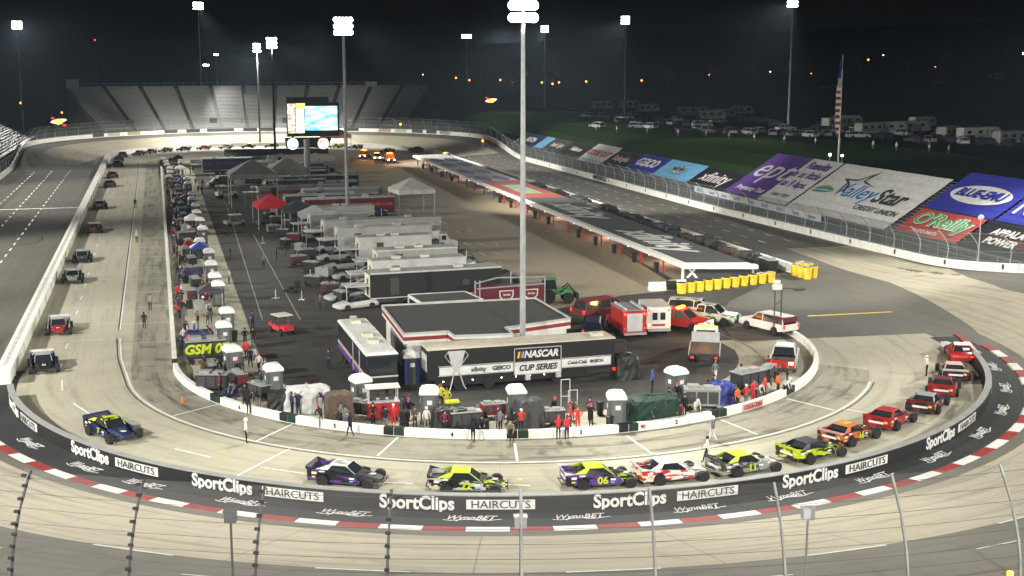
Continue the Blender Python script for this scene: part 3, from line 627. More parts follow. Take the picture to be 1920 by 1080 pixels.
# ------------------------------------------------------------------ vehicle kits (local +x is forward)
def wheel(x, y, r, w, rimcol='silver', side=1):
    t = MB('tyre'); t.lathe([(r*.6, -w/2), (r*.95, -w/2), (r, -w*.36), (r, w*.36), (r*.95, w/2), (r*.6, w/2)], 14, (x, y, r), 'y')
    m = MB(rimcol); m.lathe([(0, -w*.4), (r*.6, -w*.5), (r*.62, 0), (r*.6, w*.5), (0, w*.4)], 12, (x, y, r), 'y')
    m.m('dark_steel'); 
    for k in range(5): a = k*2*pi/5; m.box(x+r*.36*cos(a)-.02, x+r*.36*cos(a)+.02, y-w*.43, y+w*.43, r+r*.36*sin(a)-.02, r+r*.36*sin(a)+.02)
    return ('wheel', t.mesh('tyre'), [('rim', m.mesh('rim'))])
def modified_kit():
    """open-wheel modified race car"""
    k = []
    b = MB('red_paint')     # body: low sides with a raised tail
    for s in (-1, 1):
        y0, y1 = (.82, .9) if s > 0 else (-.9, -.82)
        b.side([(-2.15, .3), (-2.2, 1.02), (-1.5, 1.03), (-.9, .98), (.5, .82), (.95, .72), (1.0, .3), (-.85, .24), (-.87, .62), (-1.02, .8), (-1.35, .8), (-1.5, .6), (-1.52, .3)], y0, y1)
    b.box(-2.2, -2.12, -.82, .82, .35, 1.0); b.m('black_paint').box(-2.1, .9, -.8, .8, .3, .45); b.box(-2.1, -.9, -.8, .8, .6, .72)
    k.append(('body', b.mesh()))
    s_ = MB('silver'); s_.side([(-2.2, 1.02), (-2.3, 1.22), (-2.27, 1.22), (-2.16, 1.02)], -.84, .84); s_.side([(-2.28, 1.0), (-2.28, 1.22), (-1.7, 1.04)], .84, .87); s_.side([(-2.28, 1.0), (-2.28, 1.22), (-1.7, 1.04)], -.87, -.84); k.append(('spoiler', s_.mesh()))
    h = MB('red_paint'); h.loft([[(.55, -.72, .45), (.55, .72, .45), (.55, .6, .8), (.55, -.6, .8)], [(1.1, -.5, .35), (1.1, .5, .35), (1.1, .42, .74), (1.1, -.42, .74)], [(2.0, -.36, .3), (2.0, .36, .3), (2.0, .3, .5), (2.0, -.3, .5)]])
    h.m('dark_steel').box(1.0, 1.3, -.14, .14, .74, .84); k.append(('hood', h.mesh()))
    g = MB('glass'); g.loft([[(-1.25, -.66, .95), (-1.25, .66, .95), (.62, .66, .8), (.62, -.66, .8)], [(-.95, -.55, 1.27), (-.95, .55, 1.27), (.05, .55, 1.27), (.05, -.55, 1.27)]]); k.append(('windows', g.mesh()))
    r = MB('white_paint'); r.loft([[(-1.0, -.59, 1.265), (-1.0, .59, 1.265), (.08, .57, 1.265), (.08, -.57, 1.265)], [(-.95, -.54, 1.33), (-.95, .54, 1.33), (.0, .52, 1.32), (.0, -.52, 1.32)]])
    for s in (-1, 1):
        r.loft([[(-1.75, s*.78, 1.0), (-1.0, s*.72, 1.0), (-1.0, s*.70, 1.0), (-1.75, s*.76, 1.0)], [(-1.1, s*.6, 1.27), (-.8, s*.6, 1.27), (-.8, s*.57, 1.27), (-1.1, s*.57, 1.27)]])
        r.tube([(.62, s*.64, .8), (.05, s*.55, 1.27)], .03, 6)
    k.append(('roof', r.mesh()))
    e = MB('dark_steel'); e.tube([(2.15, -.62, .32), (2.15, .62, .32)], .035); e.tube([(2.15, -.55, .46), (2.15, .55, .46)], .03); e.tube([(1.9, -.2, .35), (2.15, -.4, .35)], .03); e.tube([(1.9, .2, .35), (2.15, .4, .35)], .03)
    for s in (-1, 1):
        e.tube([(1.4, s*.3, .4), (1.5, s*.86, .36)], .03); e.tube([(1.65, s*.28, .5), (1.52, s*.86, .42)], .025); e.tube([(.95, s*.5, .3), (.9, s*1.0, .3), (-.7, s*1.0, .3), (-.75, s*.85, .3)], .03)
        e.tube([(1.1, s*.4, .62), (.9, s*.6, .5), (.3, s*.93, .34)], .05)
    e.tube([(-2.2, -.5, .3), (-2.38, -.5, .38), (-2.38, .5, .38), (-2.2, .5, .3)], .035); k.append(('bumper_frame', e.mesh()))
    d = MB('banner_white')
    for i, (x, z, w, h, m) in enumerate(((-1.9, .72, .3, .16, 'banner_white'), (-1.9, .5, .22, .1, 'yellow_plastic'), (.35, .55, .3, .12, 'banner_white'), (.7, .42, .16, .1, 'red_paint'), (.36, .38, .22, .08, 'light_blue'), (-1.45, .88, .34, .1, 'banner_white'))):
        d.m(m)
        for sy in (-.908, .908): d.box(x, x+w, min(sy, sy*.99), max(sy, sy*.99), z, z+h)
    for m, x0_, x1_, y0_, y1_, z_ in (('banner_white', -2.215, -2.2, -.5, .5, .62), ('yellow_plastic', -2.215, -2.2, -.75, -.55, .7)): d.m(m).box(x0_, x1_, y0_, y1_, z_, z_+.16)
    d.m('banner_white').box(1.2, 1.6, -.14, .14, .70, .715); k.append(('sponsor_decals', d.mesh()))
    k += [wheel(1.5, .98, .34, .3), wheel(1.5, -.98, .34, .3), wheel(-1.2, .93, .36, .38), wheel(-1.2, -.93, .36, .38)]
    d = MB('cloth_grey'); d.lathe([(.08, .8), (.14, .88), (.14, 1.0), (.08, 1.1), (0, 1.12)], 10, (-.5, .22, .02)); k.append(('driver_helmet', d.mesh()))
    return k
def stock_kit(z=0):
    k = []; b = MB('red_paint')
    b.loft([[(x, -w, z0), (x, w, z0), (x, w*1.0, (z0+z1)/2), (x, w*.93, z1), (x, -w*.93, z1), (x, -w, (z0+z1)/2)] for x, w, z0, z1 in ((-2.35, .82, .4, .86), (-2.1, .92, .28, .98), (-1.2, .95, .22, .98), (.6, .95, .2, .9), (1.5, .94, .22, .78), (2.2, .85, .2, .6), (2.4, .6, .25, .45))])
    k.append(('body', b.mesh('b', True)))
    g = MB('glass'); g.loft([[(-1.7, -.8, .95), (-1.7, .8, .95), (1.0, .8, .84), (1.0, -.8, .84)], [(-.9, -.58, 1.32), (-.9, .58, 1.32), (.2, .58, 1.34), (.2, -.58, 1.34)]]); k.append(('windows', g.mesh()))
    r = MB('red_paint'); r.loft([[(-.95, -.6, 1.31), (-.95, .6, 1.31), (.25, .6, 1.33), (.25, -.6, 1.33)], [(-.85, -.5, 1.38), (-.85, .5, 1.38), (.1, .5, 1.4), (.1, -.5, 1.4)]])
    for s in (-1, 1): r.tube([(1.0, s*.78, .84), (.2, s*.57, 1.34)], .035); r.tube([(-1.7, s*.78, .95), (-.9, s*.57, 1.33)], .06); r.tube([(-.3, s*.8, .9), (-.3, s*.59, 1.34)], .03)
    k.append(('roof', r.mesh()))
    l = MB('silver'); l.box(2.28, 2.38, .4, .68, .42, .54); l.box(2.28, 2.38, -.68, -.4, .42, .54); k.append(('headlight', l.mesh()))
    l = MB('tail_red'); l.box(-2.38, -2.3, .45, .75, .68, .8); l.box(-2.38, -2.3, -.75, -.45, .68, .8); k.append(('tail_light', l.mesh()))
    k += [wheel(1.4, .86, .34, .25), wheel(1.4, -.86, .34, .25), wheel(-1.35, .86, .34, .25), wheel(-1.35, -.86, .34, .25)]; return k
def pickup_kit(suv=False, bar=None):
    k = []; b = MB('white_paint')
    prof = [(-2.7, .55), (-2.75, 1.12), (-.9, 1.15), (1.15, 1.1), (1.3, 1.08), (2.55, .98), (2.75, .8), (2.75, .45), (2.2, .42), (2.1, .75), (1.75, .88), (1.4, .75), (1.3, .42), (-1.2, .42), (-1.3, .75), (-1.65, .88), (-2.0, .75), (-2.1, .45)]
    b.side(prof, .9, .98); b.side(prof, -.98, -.9); b.box(-2.7, 2.6, -.9, .9, .5, .72); b.box(.9, 2.6, -.92, .92, .7, .97); b.loft([[(1.1, -.9, .97), (1.1, .9, .97), (1.1, .8, 1.12), (1.1, -.8, 1.12)], [(2.6, -.85, .9), (2.6, .85, .9), (2.6, .75, 1.0), (2.6, -.75, 1.0)]])
    k.append(('body', b.mesh()))
    g = MB('glass'); x0 = -2.6 if suv else -.95
    g.loft([[(x0, -.86, 1.1), (x0, .86, 1.1), (1.35, .86, 1.08), (1.35, -.86, 1.08)], [(x0+.2, -.72, 1.72), (x0+.2, .72, 1.72), (.6, .72, 1.74), (.6, -.72, 1.74)]]); k.append(('windows', g.mesh()))
    r = MB('white_paint'); r.loft([[(x0+.1, -.76, 1.71), (x0+.1, .76, 1.71), (.68, .76, 1.73), (.68, -.76, 1.73)], [(x0+.25, -.62, 1.8), (x0+.25, .62, 1.8), (.5, .62, 1.81), (.5, -.62, 1.81)]])
    for s in (-1, 1):
        for xa, xb in ((1.35, .6), (-.1, -.05), (x0, x0+.2)): r.tube([(xa, s*.86, 1.1), (xb, s*.73, 1.73)], .05)
    k.append(('roof', r.mesh()))
    t = MB('white_paint'); t.box(-2.8, -2.72, -.9, .9, .55, 1.12); k.append(('tailgate', t.mesh()))
    if not suv: t = MB('black_paint'); t.box(-2.68, -1.0, -.89, .89, .72, .76); k.append(('bed_liner', t.mesh()))
    for s in (-1, 1):
        t = MB('tail_red'); t.box(-2.83, -2.74, s*.86-.1, s*.86+.1, .8, 1.1); k.append(('tail_light', t.mesh()))
        t = MB('head_light' if bar else 'silver'); t.box(2.72, 2.8, s*.7-.16, s*.7+.16, .72, .9); k.append(('headlight', t.mesh()))
    t = MB('dark_steel'); t.box(-2.92, -2.75, -.95, .95, .4, .56); k.append(('bumper', t.mesh())); t = MB('dark_steel'); t.box(2.74, 2.88, -.95, .95, .38, .6); k.append(('bumper', t.mesh()))
    if bar: t = MB(bar); t.box(.0, .3, -.6, .6, 1.82, 1.96); k.append(('light_bar', t.mesh()))
    k += [wheel(1.75, .85, .4, .26), wheel(1.75, -.85, .4, .26), wheel(-1.65, .85, .4, .26), wheel(-1.65, -.85, .4, .26)]; return k
def cab_parts(x, col='white_paint', sleeper=True, dark=False):
    """conventional tractor whose rear is at x, pointing +x"""
    k = []; b = MB(col)
    if sleeper: b.loft([[(x, -1.2, 1.0), (x, 1.2, 1.0), (x, 1.2, 3.2), (x, -1.2, 3.2)], [(x+1.9, -1.2, 1.0), (x+1.9, 1.2, 1.0), (x+1.9, 1.1, 3.5), (x+1.9, -1.1, 3.5)]])
    y = x+(1.9 if sleeper else 0)
    b.loft([[(y, -1.15, .9), (y, 1.15, .9), (y, 1.05, 2.85), (y, -1.05, 2.85)], [(y+1.2, -1.12, .9), (y+1.2, 1.12, .9), (y+1.2, .98, 2.8), (y+1.2, -.98, 2.8)], [(y+1.75, -1.05, .9), (y+1.75, 1.05, .9), (y+1.75, .9, 1.9), (y+1.75, -.9, 1.9)]])
    b.loft([[(y+1.7, -.95, .7), (y+1.7, .95, .7), (y+1.7, .85, 1.85), (y+1.7, -.85, 1.85)], [(y+3.3, -.8, .7), (y+3.3, .8, .7), (y+3.3, .65, 1.5), (y+3.3, -.65, 1.5)]]); k.append(('cab', b.mesh()))
    g = MB('glass'); g.loft([[(y+1.22, -.9, 2.7), (y+1.22, .9, 2.7), (y+1.24, .92, 2.72), (y+1.24, -.92, 2.72)], [(y+1.78, -.86, 1.95), (y+1.78, .86, 1.95), (y+1.8, .86, 1.97), (y+1.8, -.86, 1.97)]]); g.box(y+.3, y+1.05, -1.16, -1.1, 1.9, 2.6); g.box(y+.3, y+1.05, 1.1, 1.16, 1.9, 2.6); k.append(('window', g.mesh()))
    g = MB('chrome'); g.box(y+3.3, y+3.36, -.5, .5, .8, 1.42); g.box(y+3.3, y+3.55, -1.1, 1.1, .4, .7); k.append(('grille', g.mesh()))
    g = MB('silver'); 
    for s in (-1, 1): g.lathe([(.07, .8), (.07, 3.6)], 8, (y-.1, s*1.25, 0))
    k.append(('exhaust_stack', g.mesh())); g = MB('chrome'); g.lathe([(.32, -.7), (.32, .7)], 10, (y-.2, 1.05, .75), 'x'); g.lathe([(.32, -.7), (.32, .7)], 10, (y-.2, -1.05, .75), 'x'); k.append(('fuel_tank', g.mesh()))
    f = MB('dark_steel'); f.box(x-2.2, y+3.2, -.4, .4, .7, .95); k.append(('frame', f.mesh()))
    for s in (-1, 1):
        g = MB('head_light' if not dark else 'silver'); g.box(y+3.22, y+3.3, s*.75-.12, s*.75+.12, 1.0, 1.15); k.append(('headlight', g.mesh()))
        k.append(wheel(y+2.4, s*1.05, .5, .3)); k.append(wheel(x-.6, s*1.0, .5, .5)); k.append(wheel(x-1.7, s*1.0, .5, .5))
    return k
def hauler_kit(L_=16., h=3.7, side='trailer_white', roof='trailer_roof', stripe=None, tail=True):
    k = []; b = MB(side); b.box(-L_/2, L_/2, -1.28, 1.28, .95, h-.04); b.m('dark_steel'); b.box(-L_/2, L_/2-3.5, -1.2, 1.2, .5, .95); k.append(('trailer_body', b.mesh()))
    r = MB(roof); r.box(-L_/2-.02, L_/2+.02, -1.3, 1.3, h-.04, h+.03)
    for i in range(9): r.box(-L_/2+1+i*1.75, -L_/2+1.06+i*1.75, -1.25, 1.25, h+.03, h+.07)
    r.m('trailer_white').box(-L_/2+2.5, -L_/2+3.5, -.4, .4, h+.03, h+.32); r.box(L_/2-5, L_/2-4.1, -.4, .4, h+.03, h+.3); k.append(('roof', r.mesh()))
    t = MB('silver'); t.box(-L_/2-.01, L_/2+.01, -1.31, -1.28, h-.14, h+.04); t.box(-L_/2, L_/2, -1.31, -1.28, .95, 1.05); t.box(-L_/2, L_/2, 1.28, 1.31, h-.14, h+.04); k.append(('rail', t.mesh()))
    if stripe: t = MB(stripe); t.box(-L_/2+.3, L_/2-.3, -1.3, -1.283, h-1.5, h-.9); k.append(('stripe', t.mesh()))
    d = MB('charcoal'); d.box(-L_/2+2.2, -L_/2+3.1, -1.3, -1.283, 1.3, 3.1); d.box(L_/2-4.4, L_/2-3.7, -1.3, -1.283, 1.9, 2.5); k.append(('side_door', d.mesh()))
    d = MB('cream'); d.box(-L_/2-.05, -L_/2, -1.2, 1.2, 1.05, h-.2); d.m('charcoal').box(-L_/2-.07, -L_/2-.05, -.55, .15, 1.2, 3.); k.append(('rear_door', d.mesh()))
    if tail: d = MB('silver'); d.box(-L_/2-2.6, -L_/2-.05, -1.2, 1.2, 2.3, 2.42); d.tube([(-L_/2, -1.1, 3.4), (-L_/2-2.5, -1.1, 2.4)], .04); d.tube([(-L_/2-2.5, -1.1, 2.3), (-L_/2-2.5, -1.1, 0)], .04); k.append(('liftgate', d.mesh()))
    for x in (-L_/2+3.2, -L_/2+4.5):
        for s in (-1, 1): k.append(wheel(x, s*1.05, .5, .45))
    return k
MODK, STK = modified_kit(), stock_kit()
# ------------------------------------------------------------------ race cars on the near pit road
def car_at(px, py, rz, body, hood, roof, label, num=None, numcol='lime', spo='silver', kit=None, group='race cars queuing along pit road', z=.03, helmet='cloth_grey', s=1.0):
    g = at(px, py)
    rec = {'white_paint': roof, 'silver': spo, 'cloth_grey': helmet}
    r = thing('race_car', label, 'race car', (g.x, g.y, z), rz, group); r.scale = (s*1.03, s*1.05, s*.92)
    for it in (kit or MODK):
        o = bpy.data.objects.new(it[0], it[1]); COL.objects.link(o); o.parent = r
        rc = {'red_paint': hood if it[0] == 'hood' else roof if (kit is STK and it[0] == 'roof') else body, 'white_paint': roof}
        if it[0] == 'spoiler': rc['silver'] = spo
        for i, ms in enumerate(o.material_slots):
            nm = it[1].materials[i].name
            if nm in rc: ms.link = 'OBJECT'; ms.material = MT[rc[nm]]
        if len(it) > 2:
            for c in it[2]: q_ = bpy.data.objects.new(c[0], c[1]); COL.objects.link(q_); q_.parent = o
    if num:
        for sy, rgt in ((-1, (1, 0, 0)), (1, (-1, 0, 0))):
            o = bpy.data.objects.new('race_number', text_mesh(num, .62, 0, .03, numcol)); COL.objects.link(o); o.parent = r
            U = Vector((0, 0, 1)); R_ = Vector(rgt); N_ = R_.cross(U); o.matrix_basis = Matrix.Translation((-.1, sy*.92, .56)) @ Matrix((R_, U, N_)).transposed().to_4x4()
        o = bpy.data.objects.new('race_number', text_mesh(num, .75, 0, .03, numcol)); COL.objects.link(o); o.parent = r; o.matrix_basis = Matrix.Translation((-.47, 0, 1.34)) @ Matrix.Rotation(-pi/2 if False else 0, 4, 'Z')
    return r
def livery(name, a, b, sc=1.6, th=.54):
    m = bpy.data.materials.new(name); m.use_nodes = True; nt = m.node_tree; bs = nt.nodes['Principled BSDF']; bs.inputs['Roughness'].default_value = .3; N = nt.nodes.new
    tc = N('ShaderNodeTexCoord'); mp = N('ShaderNodeMapping'); mp.inputs['Scale'].default_value = (.8, 1.2, 2.6); mp.inputs['Rotation'].default_value = (0, .5, 0); n = N('ShaderNodeTexNoise'); n.inputs['Scale'].default_value = sc; n.inputs['Detail'].default_value = 2
    g_ = N('ShaderNodeMath'); g_.operation = 'GREATER_THAN'; g_.inputs[1].default_value = th; mx = N('ShaderNodeMixRGB'); ca = MT[a].node_tree.nodes['Color Ramp'].color_ramp.elements; cb = MT[b].node_tree.nodes['Color Ramp'].color_ramp.elements
    mx.inputs[1].default_value = ca[0].color; mx.inputs[2].default_value = cb[0].color; K = nt.links.new; K(tc.outputs['Object'], mp.inputs[0]); K(mp.outputs[0], n.inputs['Vector']); K(n.outputs['Fac'], g_.inputs[0]); K(g_.outputs[0], mx.inputs[0]); K(mx.outputs[0], bs.inputs['Base Color']); MT[name] = m; return name
livery('lv_navy', 'navy', 'black_paint'); livery('lv_purple', 'black_paint', 'purple'); livery('lv_bg', 'black_paint', 'silver', 1.6, .5); livery('lv_pl', 'black_paint', 'purple', 1.2, .48); livery('lv_rw', 'jersey_red', 'white_paint', 2.2, .5); livery('lv_gs', 'charcoal', 'grey_paint', 1.4, .5)
livery('lv_yb', 'lime', 'black_paint', 1.5, .5); livery('lv_or', 'orange', 'black_paint', 1.6, .5); livery('lv_rr', 'red_paint', 'dark_red', 1.6, .52); livery('lv_mb', 'dark_red', 'black_paint', 1.6, .5); livery('lv_lb', 'lime', 'black_paint', 2.4, .52); livery('lv_ws', 'white_paint', 'steel', 2.2, .5)
TAN = lambda px, py: atan2(at(px, py).y, at(px, py).x)+pi/2
for px, py, body, hood, roof, num, nc, spo_, lab in (
    (212, 818, 'lv_navy', 'navy', 'lv_lb', '7', 'lime', 'navy', 'dark blue race car with lime door numbers, alone at the lower left bend'),
    (655, 905, 'lv_purple', 'black_paint', 'lv_ws', None, 'lime', 'black_paint', 'purple and black race car with silver roof, leftmost along the black banner wall'),
    (880, 918, 'lv_bg', 'lv_lb', 'lime', '22', 'lime', 'black_paint', 'black and grey race car with lime roof above the centre wall lettering'),
    (1126, 908, 'lv_pl', 'lv_lb', 'lime', '06', 'lime', 'white_paint', 'black and purple race car with yellow numbers just behind the white and red one'),
    (1260, 898, 'lv_rw', 'lv_ws', 'white_paint', None, 'lime', 'white_paint', 'white race car with red doors and open front wheels above the wall'),
    (1396, 883, 'lv_gs', 'lv_ws', 'lime', '11', 'lime', 'charcoal', 'grey and silver race car with lime roof in front of the white-shirted official'),
    (1522, 857, 'lv_yb', 'lv_lb', 'black_paint', None, 'lime', 'lime', 'bright yellow and black race car behind the orange one'),
    (1592, 825, 'lv_or', 'lv_mb', 'orange', '16', 'lime', 'pink', 'orange, red and black race car seen from behind above the HAIRCUTS panel'),
    (1668, 796, 'lv_rr', 'lv_rr', 'red_paint', None, 'lime', 'red_paint', 'all red open-wheel race car at the start of the right bend'),
    (1738, 766, 'lv_mb', 'black_paint', 'grey_paint', None, 'lime', 'dark_red', 'dark maroon race car with grey roof, third behind the red safety car'),
    (1768, 735, 'lv_rr', 'lv_mb', 'maroon', None, 'lime', 'red_paint', 'deep red race car with dark roof between the maroon and white-tailed ones'),
    (1786, 706, 'lv_mb', 'lv_rr', 'pink', None, 'lime', 'white_paint', 'red race car with white tail panel right behind the red safety car')):
    car_at(px, py, TAN(px, py), body, hood, roof, lab, num, nc, spo_, s=1.06)
r = car_at(1799, 672, 1.1, 'red_paint', 'red_paint', 'red_paint', 'red closed safety car with lit roof lights leading the race cars on the right', kit=STK, s=1.08)
mb = MB('lamp_side'); mb.box(-.5, -.25, -.5, .5, 1.4, 1.48); raw('light_bar', mb, r)
lc = [(82, 692, 'navy', 'black_paint', 'grey_paint'), (111, 622, 'grey_paint', 'red_paint', 'grey_paint'), (137, 527, 'charcoal', 'grey_paint', 'grey_paint'), (155, 489, 'black_paint', 'charcoal', 'grey_paint'), (177, 435, 'charcoal', 'dark_red', 'grey_paint'), (188, 390, 'maroon', 'dark_red', 'grey_paint'), (206, 350, 'black_paint', 'maroon', 'charcoal'), (211, 333, 'red_paint', 'dark_red', 'maroon'), (221, 311, 'charcoal', 'grey_paint', 'grey_paint'), (223, 302, 'black_paint', 'charcoal', 'charcoal'), (230, 294, 'maroon', 'red_paint', 'maroon')]
for i, (px, py, b_, h_, rf) in enumerate(lc):
    nm = dict(navy='dark blue', grey_paint='grey and red', charcoal='charcoal', black_paint='black', maroon='maroon', red_paint='red')[b_]
    car_at(px, py, -pi/2+(.12 if i == 0 else .03), b_, h_, rf, nm+' race car, '+ORD(i+1)+' from the bottom beside the left white wall', s=1.06)
fc = ['black_paint', 'maroon', 'charcoal', 'navy', 'red_paint', 'grey_paint', 'dark_green', 'black_paint', 'maroon', 'charcoal', 'lime', 'navy', 'red_paint']
for i in range(13):
    a = radians(158-i*10.5); x, y = 37*cos(a), L+34*sin(a)
    if i == 12: x, y = 33.5, 248
    g_ = proj_ = None
    r = thing('race_car', '%s race car, %s from the left in the far queue behind the garage' % ({'black_paint': 'black', 'red_paint': 'red', 'grey_paint': 'grey', 'dark_green': 'dark green'}.get(fc[i], fc[i]), ORD(i+1)), 'race car', (x, y, .03), a+pi/2, 'race cars queuing along pit road')
    for it in MODK:
        o = bpy.data.objects.new(it[0], it[1]); COL.objects.link(o); o.parent = r
        for j, ms in enumerate(o.material_slots):
            if it[1].materials[j].name == 'red_paint': ms.link = 'OBJECT'; ms.material = MT[fc[i]]
        if len(it) > 2:
            for c in it[2]: q_ = bpy.data.objects.new(c[0], c[1]); COL.objects.link(q_); q_.parent = o

# ------------------------------------------------------------------ portable toilets
def potty_kit():
    b = MB('potty_grey'); b.box(-.55, .55, -.55, .55, .12, 2.05); b.m('charcoal').box(-.6, .6, -.6, .6, 0, .12)
    for s in (-.56, -.2, .16, .5): b.m('potty_grey').box(s, s+.06, -.58, -.55, .12, 2.0)
    d = MB('potty_door'); d.box(-.35, .38, -.585, -.56, .2, 1.95); r = MB('potty_roof')
    r.loft([[(-.64, -.64, 2.03), (.64, -.64, 2.03), (.64, .64, 2.03), (-.64, .64, 2.03)], [(-.64, -.64, 2.2), (.64, -.64, 2.2), (.64, .64, 2.2), (-.64, .64, 2.2)], [(-.45, -.5, 2.45), (.45, -.5, 2.45), (.45, .5, 2.45), (-.45, .5, 2.45)], [(-.2, -.3, 2.54), (.2, -.3, 2.54), (.2, .3, 2.54), (-.2, .3, 2.54)]])
    g = MB('banner_white'); g.box(-.12, .22, -.6, -.585, 1.35, 1.65); g.box(-.6, -.585, -.2, .15, 1.35, 1.65)
    return [('walls', b.mesh()), ('door', d.mesh()), ('roof', r.mesh()), ('vent_sign', g.mesh())]
PK = potty_kit()
left_p = [(427, 628), (421, 657), (410, 573), (404, 556), (397, 531), (393, 506), (376, 484), (381, 459), (376, 441), (370, 425), (368, 411), (361, 398), (361, 388), (354, 366), (352, 357), (318, 352), (320, 343), (320, 335), (314, 328), (312, 322), (306, 316)]
near_p = [(437, 706, 'beside the crew area at the lower left'), (514, 745, 'nearest the silver covered cart'), (677, 768, 'left of the red tool cart'), (805, 792, 'in front of the trophy on the black hauler'), (968, 790, 'behind the dark covered cart at centre'), (1155, 802, 'with a black bin against it'), (1267, 752, 'farthest right by the green tarp')]
for px, py, w in near_p:
    g = at(px, py); inst(PK, 'portable_toilet', 'grey portable toilet with white roof '+w, 'portable toilet', (g.x, g.y, .02), .12*((px*7) % 5-2), 'portable toilets along pit road', scale=1.08)
left_p.sort(key=lambda q: -q[1]); POT = []
for i, (px, py) in enumerate(left_p):
    g = at(px, py); POT.append((g.x, g.y)); inst(PK, 'portable_toilet', 'grey portable toilet with white roof, '+ORD(i+1)+' from the near end of the left row', 'portable toilet', (g.x, g.y, .02), .05, 'portable toilets along pit road', scale=1.08)
g = at(770, 718); inst(PK, 'portable_toilet', 'blue portable toilet at the left end of the black series hauler', 'portable toilet', (g.x, g.y, .02), 0, 'portable toilets along pit road', {'potty_grey': 'blue_paint', 'potty_door': 'charcoal'}, 1.08)

# ------------------------------------------------------------------ crew gear kits
def cart_kit(body='tarp_black', top='grey_paint'):
    b = MB(body); b.box(-1.1, 1.1, -.5, .5, .35, 1.35); t = MB(top); t.box(-1.15, 1.15, -.55, .55, 1.35, 1.42); t.box(-.9, -.2, -.3, .3, 1.42, 1.6); t.box(.1, .7, -.35, .3, 1.42, 1.55)
    d = MB('charcoal')
    for i in range(3): d.box(-1.0+i*.7, -.4+i*.7, -.53, -.5, .5, 1.25)
    k = [('cabinet', b.mesh()), ('worktop', t.mesh()), ('drawers', d.mesh())]
    for x in (-.8, .8):
        for y in (-.4, .4): k.append(wheel(x, y, .18, .1))
    return k
def tower_kit():
    b = MB('red_paint'); b.box(-1.2, 1.2, -.6, .6, .3, 1.5); c = MB('silver')
    for x in (-1.1, 1.1):
        for y in (-.55, .55): c.tube([(x, y, 1.5), (x, y, 2.6)], .04)
    c.box(-1.25, 1.25, -.65, .65, 1.5, 1.56); r = MB('cream'); r.box(-1.3, 1.3, -.7, .7, 2.6, 2.68); s = MB('charcoal')
    for x in (-.7, 0, .7): s.box(x-.2, x+.2, -.1, .3, 1.56, 1.95); s.box(x-.2, x+.2, .25, .3, 1.95, 2.35)
    k = [('cabinet', b.mesh()), ('rails', c.mesh()), ('canopy', r.mesh()), ('seats', s.mesh())]
    for x in (-.9, .9):
        for y in (-.55, .55): k.append(wheel(x, y, .25, .12))
    return k
def tarp_mesh(w, d, h, m, seed=1):
    random.seed(seed); mb = MB(m); secs = []; n = 30
    for lv, (k, z) in enumerate(((1.1, 0), (1.04, h*.2), (1.0, h*.42), (.98, h*.62), (.95, h*.84), (.86, h*.95), (.6, h), (.3, h*1.02), (.05, h*1.03))):
        secs.append([(k*w/2*max(-1, min(1, 1.35*cos(2*pi*i/n)))*(1+random.uniform(-.05, .05)), k*d/2*max(-1, min(1, 1.35*sin(2*pi*i/n)))*(1+random.uniform(-.08, .08)), z+(random.uniform(-.07, .07) if lv > 1 else 0)) for i in range(n)])
    return mb.loft(secs).mesh('tarp')
def tyre_stack_mesh(n=4, r=.36, w=.3):
    mb = MB('tyre')
    for i in range(n): mb.lathe([(r*.6, i*w+.01), (r*.95, i*w+.01), (r, i*w+.07), (r, i*w+w-.06), (r*.95, i*w+w-.01), (r*.6, i*w+w-.01)], 12, (0, 0, 0))
    return mb.mesh('tyres')
def bin_mesh(m='black_paint'):
    mb = MB(m); mb.lathe([(.24, 0), (.3, .95)], 10); mb.lathe([(.33, .95), (.33, 1.02), (.1, 1.08)], 10); return mb.mesh('bin')
def tent_kit(m='potty_roof', w=3.2, h=2.3, frame='silver'):
    r = MB(m); a = w/2; r.loft([[(-a, -a, h-.35), (a, -a, h-.35), (a, a, h-.35), (-a, a, h-.35)], [(-a, -a, h), (a, -a, h), (a, a, h), (-a, a, h)], [(-.05, -.05, h+.9), (.05, -.05, h+.9), (.05, .05, h+.9), (-.05, .05, h+.9)]])
    k = [('canopy', r.mesh())]
    for x in (-a, a):
        for y in (-a, a): l = MB(frame); l.tube([(x*.97, y*.97, 0), (x*.97, y*.97, h)], .04); k.append(('leg', l.mesh()))
    return k
CARTS = {m: cart_kit(m) for m in ('tarp_black', 'red_paint', 'blue_paint', 'grey_paint', 'maroon')}
BINM = bin_mesh(); TS = {n: tyre_stack_mesh(n) for n in (1, 2, 3, 4)}
TOWER = tower_kit(); TENT = {m: tent_kit(m) for m in ('potty_roof', 'blue_paint', 'charcoal', 'red_paint')}
